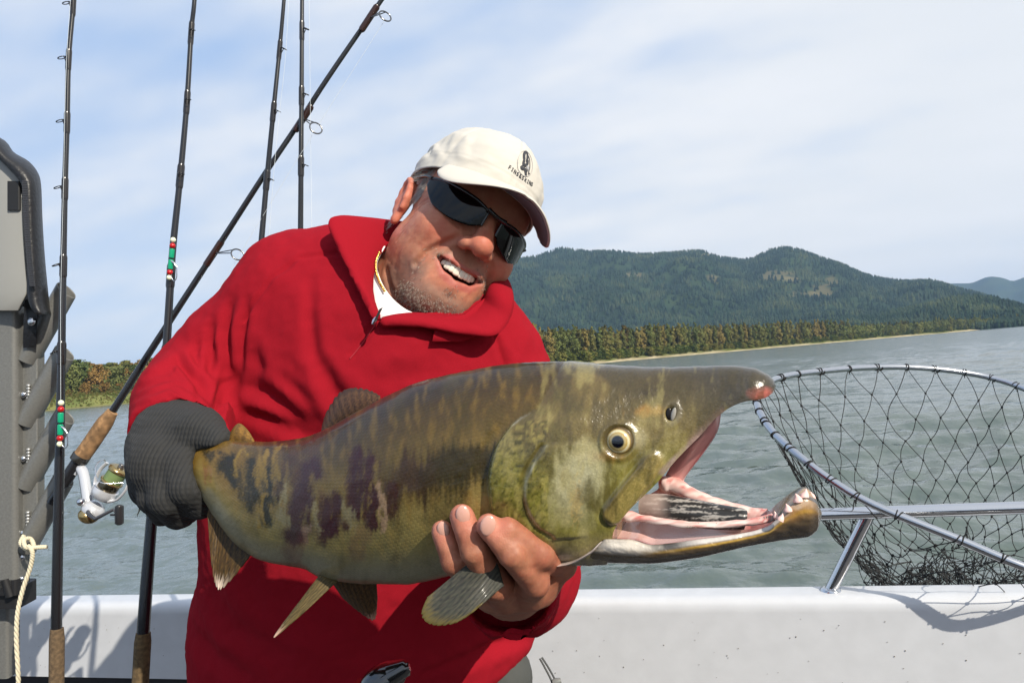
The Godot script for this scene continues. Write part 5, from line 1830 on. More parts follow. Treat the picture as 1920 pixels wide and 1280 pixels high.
func line_t(p: Vector2, l: Array) -> Vector2:      # (distance, how far along 0..1)
	var best := 1e9; var at := 0.0
	for i in l.size() - 1:
		var a: Vector2 = l[i]; var ab: Vector2 = l[i + 1] - a
		var t := clampf((p - a).dot(ab) / ab.length_squared(), 0.0, 1.0)
		var d := (p - a - ab * t).length_squared()
		if d < best: best = d; at = (i + t) / (l.size() - 1.0)
	return Vector2(sqrt(best), at)

func line3(p: Vector3, l: Array) -> float:
	var best := 1e9
	for i in l.size() - 1:
		var a: Vector3 = l[i]; var ab: Vector3 = l[i + 1] - a
		var t := clampf((p - a).dot(ab) / ab.length_squared(), 0.0, 1.0)
		best = minf(best, (p - a - ab * t).length_squared())
	return sqrt(best)

func head_field() -> Field:
	var f := Field.new()
	f.ell(Vector3(0, 0.048, -0.012), Vector3(0.074, 0.078, 0.094), 0.02)
	f.ell(Vector3(0, -0.012, 0.028), Vector3(0.067, 0.082, 0.060), 0.03)
	f.ell(Vector3(0, 0.052, 0.046), Vector3(0.056, 0.036, 0.038), 0.03)
	for s in [-1.0, 1.0]:
		f.cap(Vector3(s * 0.048, -0.046, 0.010), 0.023, Vector3(s * 0.018, -0.092, 0.064), 0.020, 0.03)
		f.ell(Vector3(s * 0.041, -0.019, 0.062), Vector3(0.026, 0.024, 0.025), 0.028)
		f.ell(Vector3(s * 0.048, -0.050, 0.038), Vector3(0.016, 0.026, 0.028), 0.02)
	f.cap(Vector3(-0.014, -0.094, 0.071), 0.018, Vector3(0.014, -0.094, 0.071), 0.018, 0.02)
	f.ell(Vector3(0, -0.064, 0.070), Vector3(0.042, 0.036, 0.026), 0.02)
	f.cap(Vector3(-0.040, 0.034, 0.076), 0.012, Vector3(0.040, 0.034, 0.076), 0.012, 0.02)
	# under the chin, full throat
	f.ell(Vector3(0, -0.096, 0.016), Vector3(0.048, 0.028, 0.046), 0.03)
	var neck := (C(735, 610, 0.985) - HO) * HB
	f.cap(Vector3(0, -0.055, -0.025), 0.062, neck, 0.068, 0.03)
	# nose
	f.cap(Vector3(0, 0.026, 0.087), 0.0085, Vector3(0, -0.010, 0.112), 0.0120, 0.014)
	f.ell(Vector3(0, -0.015, 0.113), Vector3(0.0145, 0.0125, 0.0130), 0.008)
	for s in [-1.0, 1.0]:
		f.ell(Vector3(s * 0.0155, -0.019, 0.101), Vector3(0.0082, 0.0085, 0.0120), 0.005)
	for s in [-1.0, 1.0]:
		f.ell(Vector3(s * 0.0085, -0.0275, 0.110), Vector3(0.0045, 0.0045, 0.0075), 0.003, true)
	# lips round an open smile
	f.chain(PackedVector3Array([Vector3(-0.038, -0.0450, 0.074), Vector3(-0.018, -0.0456, 0.0880), Vector3(0, -0.0472, 0.0918), Vector3(0.018, -0.0456, 0.0880), Vector3(0.038, -0.0450, 0.074)]), [0.0020, 0.0026, 0.0031, 0.0026, 0.0020], 0.008)
	f.chain(PackedVector3Array([Vector3(-0.034, -0.0500, 0.077), Vector3(-0.018, -0.0660, 0.087), Vector3(0, -0.0700, 0.091), Vector3(0.018, -0.0660, 0.087), Vector3(0.034, -0.0500, 0.077)]), [0.003, 0.0056, 0.0068, 0.0056, 0.003], 0.007)
	f.chain_carve(PackedVector3Array([Vector3(-0.035, -0.0462, 0.0815), Vector3(-0.017, -0.0530, 0.0915), Vector3(0, -0.0555, 0.0940), Vector3(0.017, -0.0530, 0.0915), Vector3(0.035, -0.0462, 0.0815)]), [0.0022, 0.0062, 0.0075, 0.0062, 0.0022], 0.003)
	f.cap(Vector3(-0.016, -0.056, 0.080), 0.0085, Vector3(0.016, -0.056, 0.080), 0.0085, 0.004, true)
	# ears
	for s in [-1.0, 1.0]:
		f.ell(Vector3(s * 0.0775, 0.000, -0.012), Vector3(0.0080, 0.028, 0.016), 0.006)
		var rim := PackedVector3Array(); var rr := []
		for k in 9:
			var a := lerpf(-0.5, 3.9, k / 8.0)
			rim.append(Vector3(s * (0.0815 + 0.002 * sin(a)), 0.003 + 0.026 * sin(a), -0.013 + 0.0155 * cos(a) - 0.004 * sin(a)))
			rr.append(0.0036)
		f.chain(rim, rr, 0.004)
		f.ell(Vector3(s * 0.079, -0.026, -0.006), Vector3(0.0050, 0.0080, 0.0065), 0.005)
		f.ell(Vector3(s * 0.0885, -0.003, -0.008), Vector3(0.0070, 0.0150, 0.0085), 0.004, true)
		f.ell(Vector3(s * 0.0890, 0.012, -0.016), Vector3(0.0050, 0.0120, 0.0070), 0.004, true)
	return f

func skin_tone(p: Vector3, nz: FastNoiseLite) -> Color:
	var n := nz.get_noise_3d(p.x * 60, p.y * 60, p.z * 60)
	var n2 := nz.get_noise_3d(p.x * 400, p.y * 400, p.z * 400)
	return rgb(186, 128, 101).lerp(rgb(174, 106, 84), clampf(0.4 + n * 0.8, 0, 1)) * (1.0 + 0.14 * n2)

func skin_mat() -> StandardMaterial3D:
	var m := vmat(0.52, 0.40)
	m.subsurf_scatter_enabled = true; m.subsurf_scatter_strength = 0.10
	tri_normal(m, noise_normal(512, 0.06, 66, 4, 5.0), 16.0, 0.22)
	return m

func strand(mb: MB, a: Vector3, dir: Vector3, bend: Vector3, len: float, r: float) -> void:
	var p := PackedVector3Array(); var rr := PackedFloat32Array()
	for k in 4:
		var t := k / 3.0
		p.append(a + dir * len * t + bend * len * t * t)
		rr.append(r * (1.0 - 0.85 * t))
	mb.tube(p, rr, 3, false, false)

func build_head(man: Node3D, body: MB) -> void:
	var roll := deg_to_rad(30.0); var yaw := deg_to_rad(25.0); var pit := deg_to_rad(-3.0)
	var u := Vector3(sin(roll), cos(roll), 0); var e := Vector3(cos(roll), -sin(roll), 0); var z := Vector3(0, 0, 1)
	var fw := z * cos(yaw) + e * sin(yaw)
	var rt := e * cos(yaw) - z * sin(yaw)
	var f2 := fw * cos(pit) - u * sin(pit)
	var u2 := u * cos(pit) + fw * sin(pit)
	HB = Basis(rt, u2, f2)
	HO = C(909, 464, 0.855) - HB * Vector3(0, -0.015, 0.126)
	var nz := noise(1.0, 401, 3)
	var hf := head_field()
	var mb := MB.new(); mb.hascol = true
	hf.surface(Vector3(-0.102, -0.215, -0.135), Vector3(0.102, 0.15, 0.14), 0.0021, mb)
	relax(mb, 0, 1)
	# smile folds, crow's feet, brow lines, neck creases
	var folds := []
	for s in [-1.0, 1.0]:
		folds.append([[Vector3(s * 0.021, -0.012, 0.097), Vector3(s * 0.034, -0.030, 0.092), Vector3(s * 0.045, -0.050, 0.080), Vector3(s * 0.047, -0.068, 0.072)], 0.0040, 0.0026])
		folds.append([[Vector3(s * 0.040, -0.058, 0.076), Vector3(s * 0.041, -0.078, 0.072), Vector3(s * 0.034, -0.092, 0.074)], 0.0034, 0.0012])
		for k in 5:
			folds.append([[Vector3(s * 0.058, 0.016 - k * 0.006, 0.064), Vector3(s * 0.067, 0.012 - k * 0.010, 0.046), Vector3(s * 0.070, 0.000 - k * 0.013, 0.030)], 0.0022, 0.0011])
		folds.append([[Vector3(s * 0.062, -0.030, 0.050), Vector3(s * 0.062, -0.056, 0.044), Vector3(s * 0.056, -0.080, 0.040)], 0.0050, 0.0016])
		folds.append([[Vector3(s * 0.030, -0.004, 0.090), Vector3(s * 0.044, -0.004, 0.084), Vector3(s * 0.056, 0.002, 0.070)], 0.0030, 0.0010])
	folds.append([[Vector3(-0.020, -0.0815, 0.088), Vector3(0, -0.0835, 0.092), Vector3(0.020, -0.0815, 0.088)], 0.0050, 0.0022])
	folds.append([[Vector3(-0.060, -0.090, 0.020), Vector3(-0.040, -0.120, 0.045), Vector3(0, -0.128, 0.055), Vector3(0.04, -0.12, 0.045)], 0.0045, 0.0026])
	folds.append([[Vector3(-0.066, -0.100, -0.005), Vector3(-0.052, -0.133, 0.022), Vector3(0, -0.150, 0.036)], 0.0045, 0.0022])
	pull(mb, 0, func(p: Vector3, _n: Vector3) -> float:
		var d := 0.00035 * nz.get_noise_3d(p.x * 120, p.y * 120, p.z * 120)
		for q in folds:
			var t: float = line3(p, q[0]) / q[1]
			if t < 3.0: d -= 1.5 * q[2] * (1.0 - 0.55 * t * t) * exp(-t * t * 0.5)
		return d)
	# complexion
	for i in mb.v.size():
		var p := mb.v[i]
		var c := skin_tone(p, nz)
		var red := exp(-pow((Vector3(absf(p.x), p.y, p.z) - Vector3(0.041, -0.018, 0.085)).length() / 0.022, 2)) + exp(-pow((p - Vector3(0, -0.014, 0.12)).length() / 0.018, 2))
		c = c.lerp(rgb(186, 92, 76), clampf(red, 0, 1) * 0.55)
		if absf(p.x) > 0.073 and absf(p.y) < 0.05: c = c.lerp(rgb(192, 108, 90), 0.6)
		# grey stubble over chin, jaw and lip
		var a := nz.get_noise_3d(p.x * 900, p.y * 900, p.z * 900)
		var mus := exp(-pow(line3(p, [Vector3(-0.036, -0.046, 0.084), Vector3(-0.016, -0.034, 0.098), Vector3(0.016, -0.034, 0.098), Vector3(0.036, -0.046, 0.084)]) / 0.008, 2))
		var chin := ss(-0.070, -0.090, p.y) * ss(0.005, 0.04, p.z) * ss(-0.125, -0.108, p.y)
		chin = maxf(chin, ss(0.030, 0.040, absf(p.x)) * ss(-0.052, -0.075, p.y) * ss(0.035, 0.06, p.z) * ss(-0.125, -0.108, p.y))
		var st := clampf(maxf(mus * 0.6, chin * 0.75) + a * 0.25 * maxf(mus, chin), 0, 0.8)
		c = c.lerp(rgb(128, 104, 92), st)
		# lips
		var lipd := minf(line3(p, [Vector3(-0.034, -0.0450, 0.078), Vector3(-0.018, -0.0440, 0.094), Vector3(0, -0.0455, 0.0995), Vector3(0.018, -0.0440, 0.094), Vector3(0.034, -0.0450, 0.078)]) - 0.0036, line3(p, [Vector3(-0.032, -0.0500, 0.079), Vector3(-0.018, -0.0650, 0.090), Vector3(0, -0.0690, 0.094), Vector3(0.018, -0.0650, 0.090), Vector3(0.032, -0.0500, 0.079)]) - 0.0070)
		c = c.lerp(rgb(164, 88, 80), (1.0 - ss(-0.001, 0.0025, lipd)) * 0.85)
		if p.z < 0.089 and absf(p.x) < 0.026 and p.y < -0.046 and p.y > -0.066: c = c.lerp(rgb(70, 22, 22), ss(0.089, 0.084, p.z))
		mb.c[i] = c
	# grey hair: strands at the temple, behind the ear, on chin and lip
	var rg := RandomNumberGenerator.new(); rg.seed = 12
	var hair := MB.new()
	for k in 760:
		var s := -1.0 if rg.randf() < 0.8 else 1.0
		var a := rg.randf_range(0.0, 1.0)
		var y := rg.randf_range(0.012, 0.066)
		var zz := rg.randf_range(0.008, 0.040)
		if y < 0.03: zz = rg.randf_range(0.010, 0.026)
		if rg.randf() < 0.35:
			zz = rg.randf_range(-0.085, -0.030); y = rg.randf_range(-0.045, 0.035)
		var o := Vector3(s * 0.0735 * sqrt(maxf(1.0 - pow((zz + 0.012) / 0.100, 2), 0.05)), y, zz)
		o.x += s * rg.randf_range(0.0, 0.003)
		var w := CAM + CB * (HO + HB * o)
		strand(hair, w, CB * (HB * Vector3(s * 0.12, -0.85, -0.45).normalized()), CB * (HB * Vector3(0, -0.1, -0.2 + rg.randfn(0, 0.15))), rg.randf_range(0.009, 0.019), 0.00036)
	for k in 60:          # brow hair above the glasses is hidden; stray ends over the ear
		var o := Vector3(-0.078, rg.randf_range(0.03, 0.05), rg.randf_range(-0.02, 0.02))
		strand(hair, CAM + CB * (HO + HB * o), CB * (HB * Vector3(-0.5, -0.5, -0.5).normalized()), CB * (HB * Vector3(rg.randfn(0, .2), 0.1, rg.randfn(0, .2))), rg.randf_range(0.008, 0.016), 0.0003)
	var hm := mat(srgb(158, 152, 146), 0.5)
	# stubble and goatee grow from the skin itself
	var goat := MB.new(); var dark := MB.new()
	var n := PackedVector3Array(); n.resize(mb.v.size())
	for k in range(0, mb.ix.size(), 3):
		var q := (mb.v[mb.ix[k + 2]] - mb.v[mb.ix[k]]).cross(mb.v[mb.ix[k + 1]] - mb.v[mb.ix[k]])
		for e2 in 3: n[mb.ix[k + e2]] += q
	for i in mb.v.size():
		var p := mb.v[i]
		if p.z < 0.0: continue
		var mus := exp(-pow(line3(p, [Vector3(-0.037, -0.048, 0.084), Vector3(-0.016, -0.034, 0.099), Vector3(0.016, -0.034, 0.099), Vector3(0.037, -0.048, 0.084)]) / 0.0055, 2))
		var chin := ss(-0.086, -0.098, p.y) * ss(0.030, 0.055, p.z) * ss(-0.126, -0.116, p.y) * ss(0.052, 0.040, absf(p.x))
		var soul := exp(-pow((p - Vector3(0, -0.080, 0.093)).length() / 0.010, 2)) * 0.8
		var side := exp(-pow(line3(p, [Vector3(-0.040, -0.052, 0.080), Vector3(-0.042, -0.075, 0.074), Vector3(-0.034, -0.095, 0.076)]) / 0.007, 2)) * 0.35
		side = maxf(side, exp(-pow(line3(p, [Vector3(0.040, -0.052, 0.080), Vector3(0.042, -0.075, 0.074), Vector3(0.034, -0.095, 0.076)]) / 0.007, 2)) * 0.35)
		var dens := maxf(maxf(mus * 0.9, chin), maxf(soul, side))
		for rep in (8 if rg.randf() < dens * 0.42 else 0):
			var nn := n[i].normalized()
			var dr := (nn * 0.55 + Vector3(rg.randfn(0, 0.25) + p.x * 4.0, -0.8, rg.randfn(0, 0.2))).normalized()
			var w := CAM + CB * (HO + HB * (p - nn * 0.0004 + Vector3(rg.randfn(0, 0.0008), rg.randfn(0, 0.0008), 0)))
			strand(goat if rg.randf() < 0.55 else dark, w, CB * (HB * dr), CB * (HB * Vector3(0, -0.15, 0)), rg.randf_range(0.0010, 0.0030), 0.00017)
	var base := body.v.size()
	for i in mb.v.size():
		body.v.append(HO + HB * mb.v[i]); body.c.append(mb.c[i]); body.uv.append(Vector2.ZERO)
	for k in mb.ix: body.ix.append(base + k)
	put("hair", hair, hm, man).set_meta("kind", "stuff")
	put("goatee", goat, mat(srgb(178, 164, 152), 0.55), man).set_meta("kind", "stuff")
	put("dark_stubble", dark, mat(srgb(104, 84, 70), 0.5), man).set_meta("kind", "stuff")
	# teeth
	var tm := mat(srgb(232, 224, 206), 0.2)
	tm.clearcoat_enabled = true; tm.clearcoat = 0.6; tm.clearcoat_roughness = 0.1
	var wd := [0.0084, 0.0068, 0.0074, 0.0066, 0.0062, 0.0060]
	for s in [-1.0, 1.0]:
		var x := 0.0
		for k in 6:
			var cx: float = x + wd[k] * 0.5
			x += wd[k] * 0.97
			var ang := cx / 0.034
			var px := sin(minf(ang, 1.3)) * 0.031
			var pz := 0.0590 + cos(minf(ang, 1.3)) * 0.0305
			var hgt: float = [0.0060, 0.0055, 0.0058, 0.0050, 0.0044, 0.0040][k]
			var tb := MB.new()
			var rot := Basis(Vector3.UP, s * minf(ang, 1.3))
			tb.ball(HO + HB * Vector3(s * px, -0.0500 - hgt * 0.35 + 0.00022 * k * k, pz), Vector3(wd[k] * 0.55, hgt, 0.0030), HB * rot, 8)
			# squarer than a ball, with a flat biting edge
			var tc := Vector3(s * px, -0.0496 - hgt * 0.35 + 0.00026 * k * k, pz)
			for i in tb.v.size():
				var l := rot.inverse() * ((tb.v[i] - HO) * HB - tc) / Vector3(wd[k] * 0.53, hgt, 0.0030)
				l = Vector3(signf(l.x) * pow(absf(l.x), 0.55), signf(l.y) * pow(absf(l.y), 0.5), signf(l.z) * pow(absf(l.z), 0.75)) * Vector3(wd[k] * 0.53, hgt, 0.0030)
				l = rot * l + tc
				tb.v[i] = CAM + CB * (HO + HB * l)
			put("tooth", tb, tm, man)

	# ---- cap
	var cream := mat(srgb(190, 185, 176), 0.85)
	tri_normal(cream, noise_normal(512, 0.2, 21, 2, 4.0), 14.0, 0.25)
	cream.rim_enabled = true; cream.rim = 0.2
	var cn := noise(1.0, 77, 3)
	var rim_y := func(az: float) -> float:      # az 0 = front
		return lerpf(0.0600, 0.024, 0.5 - 0.5 * cos(az))
	var shell := func(az: float, v: float) -> Vector3:
		var y0: float = rim_y.call(az)
		var top := 0.133
		var el := v * PI / 2
		var r := pow(cos(el), 0.62)
		var y: float = y0 + (top - y0) * pow(sin(el), 0.95)
		var p := Vector3(sin(az) * 0.0850 * r, y, cos(az) * 0.1085 * r - 0.008)
		# the front panels stand up, the crown sinks a little behind them
		p += Vector3(0, 0.008, 0.002) * exp(-pow((p - Vector3(0.0, 0.127, 0.052)).length() / 0.036, 2))
		p -= Vector3(0, 0.008, 0) * exp(-pow((p - Vector3(0.02, 0.133, 0.022)).length() / 0.020, 2))
		p += Vector3(0, 0.008, 0) * exp(-pow((p - Vector3(-0.02, 0.133, -0.02)).length() / 0.045, 2))
		return p
	var dome := func(az: float, v: float) -> Vector3:
		var p: Vector3 = shell.call(az, v)
		var nrm := (p - Vector3(0, 0.045, -0.01)).normalized()
		var seam := 0.5 - absf(fposmod(az / (TAU / 6.0), 1.0) - 0.5)       # panel seams
		var dsp := -0.0012 * exp(-pow(seam * 0.11 * cos(v * 1.4) / 0.0020, 2)) + 0.0004 * exp(-pow((seam * 0.11 * cos(v * 1.4) - 0.005) / 0.0012, 2))
		dsp += 0.0012 * cn.get_noise_3d(p.x * 34, p.y * 34, p.z * 34) + 0.0022 * cn.get_noise_3d(p.x * 12 + 9, p.y * 26, p.z * 12) * (1.0 - v)
		var side := ss(0.3, 0.9, absf(sin(az)))
		dsp += 0.0016 * sin(p.y * 190.0 + p.z * 70.0 + 6.0 * cn.get_noise_3d(p.x * 14, p.y * 14, p.z * 14)) * side * ss(0.0, 0.15, v) * (1.0 - ss(0.35, 0.6, v)) * (1.0 if p.x < 0 else 0.4)
		dsp -= 0.0007 * exp(-pow((v - 0.16) / 0.008, 2))
		return p + nrm * dsp
	var cap := MB.new()
	var rows := 64; var cols := 180
	var pts := PackedVector3Array()
	var skin_pts := PackedVector3Array()
	for r in rows:
		for k in cols: skin_pts.append(dome.call(TAU * k / cols, float(r) / (rows - 1) * 0.999))
	for lay in 2:
		for rr in rows:
			var r := rr if lay == 0 else rows - 1 - rr
			for k in cols:
				var p := skin_pts[r * cols + k]
				if lay == 1: p -= (p - Vector3(0, 0.045, -0.01)).normalized() * 0.0022
				pts.append(H(p.x, p.y, p.z))
	cap.grid(pts, rows * 2, cols, true, true, true)
	var capn := put("cap", cap, cream, man)
	# button
	var bt := MB.new(); bt.ball(H(0, 0.135, -0.008), Vector3(0.007, 0.004, 0.007), CB * HB, 8); put("cap_button", bt, cream, capn)
	# brim, bent down at the sides
	var br := PackedVector3Array()
	var nb := 41; var nr := 15
	for r in nr:
		var q := r / (nr - 1.0)
		for k in nb:
			var az := deg_to_rad(lerpf(-54, 54, k / (nb - 1.0)))
			var p: Vector3 = dome.call(az, 0.012)
			var len := 0.072 * pow(maxf(cos(az * 1.62), 0.0), 0.5)
			var dir := Vector3(sin(az) * 0.55, 0, cos(az)).normalized()
			p += dir * len * q
			p.y += -0.004 * q - 0.10 * len * q * q - 5.2 * p.x * p.x * q * (len / 0.062) + 0.0012
			br.append(H(p.x, p.y, p.z))
	var bm := MB.new(); bm.sheet(br, nr, nb, 0.0042)
	put("brim", bm, cream, capn)
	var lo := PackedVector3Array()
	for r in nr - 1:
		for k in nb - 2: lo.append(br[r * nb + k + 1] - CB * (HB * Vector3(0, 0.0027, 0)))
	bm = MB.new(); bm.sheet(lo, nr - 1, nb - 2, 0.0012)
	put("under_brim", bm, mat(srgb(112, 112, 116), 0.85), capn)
	# emblem and lettering, embroidered on the front panel
	var on_cap := func(a: float, y: float, out: float) -> Vector3:      # a: angle from the front, y: height above the brim
		var v := 0.16
		for it in 24:
			var q: Vector3 = dome.call(a, v)
			v += (y - (q.y - 0.06)) * 6.0
			v = clampf(v, 0.0, 0.95)
		var p: Vector3 = dome.call(a, v)
		return p + (p - Vector3(0, 0.045, -0.01)).normalized() * out
	var ink := mat(srgb(46, 48, 54), 0.8); var faint := mat(srgb(176, 172, 168), 0.85); var greym := mat(srgb(150, 150, 152), 0.85)
	var lay_line := func(called: String, l: Array, r: float, m: Material, out: float) -> void:     # a flat stitched band
		var c3 := PackedVector3Array()
		for q in l: c3.append(Vector3(q[0] * 0.095, q[1], 0))
		c3 = spline(c3, 5)
		var pp := PackedVector3Array()
		for i in c3.size():
			var t := (c3[mini(i + 1, c3.size() - 1)] - c3[maxi(i - 1, 0)]).normalized()
			var nn := Vector3(-t.y, t.x, 0)
			var w := r * (0.72 if i == 0 or i == c3.size() - 1 else 1.0)
			for e2 in [-1.0, 0.0, 1.0]:
				var q: Vector3 = c3[i] + nn * w * e2
				var o: Vector3 = on_cap.call(q.x / 0.095, q.y, out + 0.0007)
				pp.append(H(o.x, o.y, o.z))
		var lm := MB.new(); lm.sheet(pp, c3.size(), 3, 0.0006)
		put(called, lm, m, capn)
	var EX := 0.10; var EY := 0.046           # emblem centre: angle, height
	var circ := []
	for k in 33: circ.append([EX + 0.165 * cos(TAU * k / 32.0), EY + 0.0165 * sin(TAU * k / 32.0)])
	lay_line.call("emblem_ring", circ, 0.00045, faint, 0.0)
	for st in [[[-0.055, 0.002], [-0.070, 0.009], [-0.045, 0.0145], [-0.005, 0.0140], [0.010, 0.008], [0.004, 0.002]], [[-0.055, 0.002], [-0.045, -0.0035], [0.0, -0.0030], [0.035, 0.0015], [0.030, 0.0060]], [[-0.010, 0.003], [0.025, 0.0045]]]:
		var l := []
		for q in st: l.append([EX + q[0], EY + q[1]])
		lay_line.call("emblem", l, 0.0021, ink, 0.0)
	for st in [[[-0.075, -0.0075], [-0.04, -0.0095], [-0.01, -0.0085], [0.03, -0.0085], [0.065, -0.0095]], [[0.02, -0.009], [0.05, -0.0125], [0.066, -0.0150]], [[-0.065, -0.0085], [-0.045, -0.0105]]]:
		var l := []
		for q in st: l.append([EX + q[0], EY + q[1]])
		lay_line.call("emblem", l, 0.0019, ink, 0.0)
	lay_line.call("emblem_line", [[EX + 0.03, EY + 0.012], [EX + 0.075, EY + 0.007], [EX + 0.095, EY - 0.001], [EX + 0.092, EY - 0.007], [EX + 0.105, EY - 0.010], [EX + 0.125, EY - 0.008]], 0.0006, ink, 0.0002)
	lay_line.call("emblem_shade", [[EX + 0.02, EY - 0.004], [EX + 0.055, EY - 0.003], [EX + 0.075, EY - 0.006]], 0.0019, greym, 0.0)
	var word := "FINS&SKINS"
	var sf := SystemFont.new(); sf.font_names = PackedStringArray(["Droid Sans"]); sf.font_weight = 700
	for k in word.length():
		var tmesh := TextMesh.new()
		tmesh.font = sf; tmesh.text = word[k]; tmesh.font_size = 32; tmesh.pixel_size = 0.0046 / 32.0 * 1.5; tmesh.depth = 0.0002
		var ar := tmesh.get_mesh_arrays()
		if ar.size() == 0 or ar[Mesh.ARRAY_VERTEX] == null: continue
		var tv: PackedVector3Array = ar[Mesh.ARRAY_VERTEX]
		var a0 := EX + (k - 4.5) * 0.052
		var y0 := 0.0262 + 0.0018 * pow((k - 4.5) / 4.5, 2)
		var lm := MB.new()
		for q in tv:
			var w: Vector3 = on_cap.call(a0 + q.x * 11.0, y0 + q.y * 1.0, 0.0006 + q.z)
			lm.vert(H(w.x, w.y, w.z))
		var tix = ar[Mesh.ARRAY_INDEX]
		if tix != null and tix.size() > 0: lm.ix = tix
		else:
			for i in tv.size(): lm.ix.append(i)
		put("letter", lm, ink, capn)

	# ---- sunglasses
	var lensm := mat(srgb(5, 6, 6), 0.035, 0.0, 0.35)
	lensm.clearcoat_enabled = true; lensm.clearcoat = 0.25; lensm.clearcoat_roughness = 0.02
	var framem := mat(srgb(12, 12, 13), 0.18, 0.0, 0.6)
	var wrap := func(a: float, y: float, out: float) -> Vector3:      # angle from the front, height
		var r := 1.0 + out / 0.09
		var p := Vector3(sin(a) * 0.0785 * r, y, (cos(a) * 0.098 + 0.004) * r)
		p.z -= 3.2 * (y - 0.018) * (y - 0.018)
		p.y -= p.x * 0.085 + 0.001
		return p
	var glasses := MB.new()
	var frame := MB.new()
	for s in [-1.0, 1.0]:
		var gp := PackedVector3Array()
		var nu := 52; var nv := 22
		for i in nu:
			var t := i / (nu - 1.0)
			var a := lerpf(0.13, 1.16, t)
			var top: float = tab([[0.0, 0.027], [0.25, 0.0310], [0.6, 0.0318], [0.85, 0.0300], [1.0, 0.027]], t)
			var bot: float = tab([[0.0, 0.008], [0.15, -0.001], [0.4, -0.0055], [0.7, -0.002], [0.9, 0.010], [1.0, 0.020]], t)
			for j in nv:
				var y := lerpf(bot, top, j / (nv - 1.0))
				var w: Vector3 = wrap.call(a * s, y, 0.006)
				gp.append(H(w.x, w.y, w.z))
		glasses.sheet(gp, nu, nv, 0.0022 * (1.0 if s > 0 else 1.0))
		# rim along the top and inner edge
		var edge := PackedVector3Array(); var er := PackedFloat32Array()
		for i in nu: edge.append(gp[i * nv + nv - 1])
		frame.tube(edge, PackedFloat32Array([0.0022]), 8)
		edge = PackedVector3Array()
		for j in nv: edge.append(gp[j])
		frame.tube(edge, PackedFloat32Array([0.0017]), 8)
		# arm to the ear
		var arm := PackedVector3Array()
		for q in [[1.10, 0.0285, 0.005], [1.24, 0.029, 0.005], [1.42, 0.028, 0.003], [1.65, 0.0265, 0.002], [1.85, 0.022, 0.003]]:
			var w: Vector3 = wrap.call(q[0] * s, q[1], q[2])
			arm.append(H(w.x, w.y, w.z))
		frame.tube(spline(arm, 6), PackedFloat32Array([0.0052, 0.0050, 0.0048, 0.0045, 0.0042, 0.004, 0.0036, 0.0034, 0.0032, 0.003, 0.003, 0.0028, 0.0026]), 10, false, true, 0.5, CB * (HB * Vector3.UP))
	var bridge := PackedVector3Array()
	for k in 9:
		var a := lerpf(-0.16, 0.16, k / 8.0)
		var w: Vector3 = wrap.call(a, 0.0285 - 0.002 * cos(a * 9.0), 0.0085)
		bridge.append(H(w.x, w.y, w.z))
	frame.tube(bridge, PackedFloat32Array([0.0030]), 10)
	var gl := put("sunglasses", glasses, lensm, man)
	put("frame", frame, framem, gl)

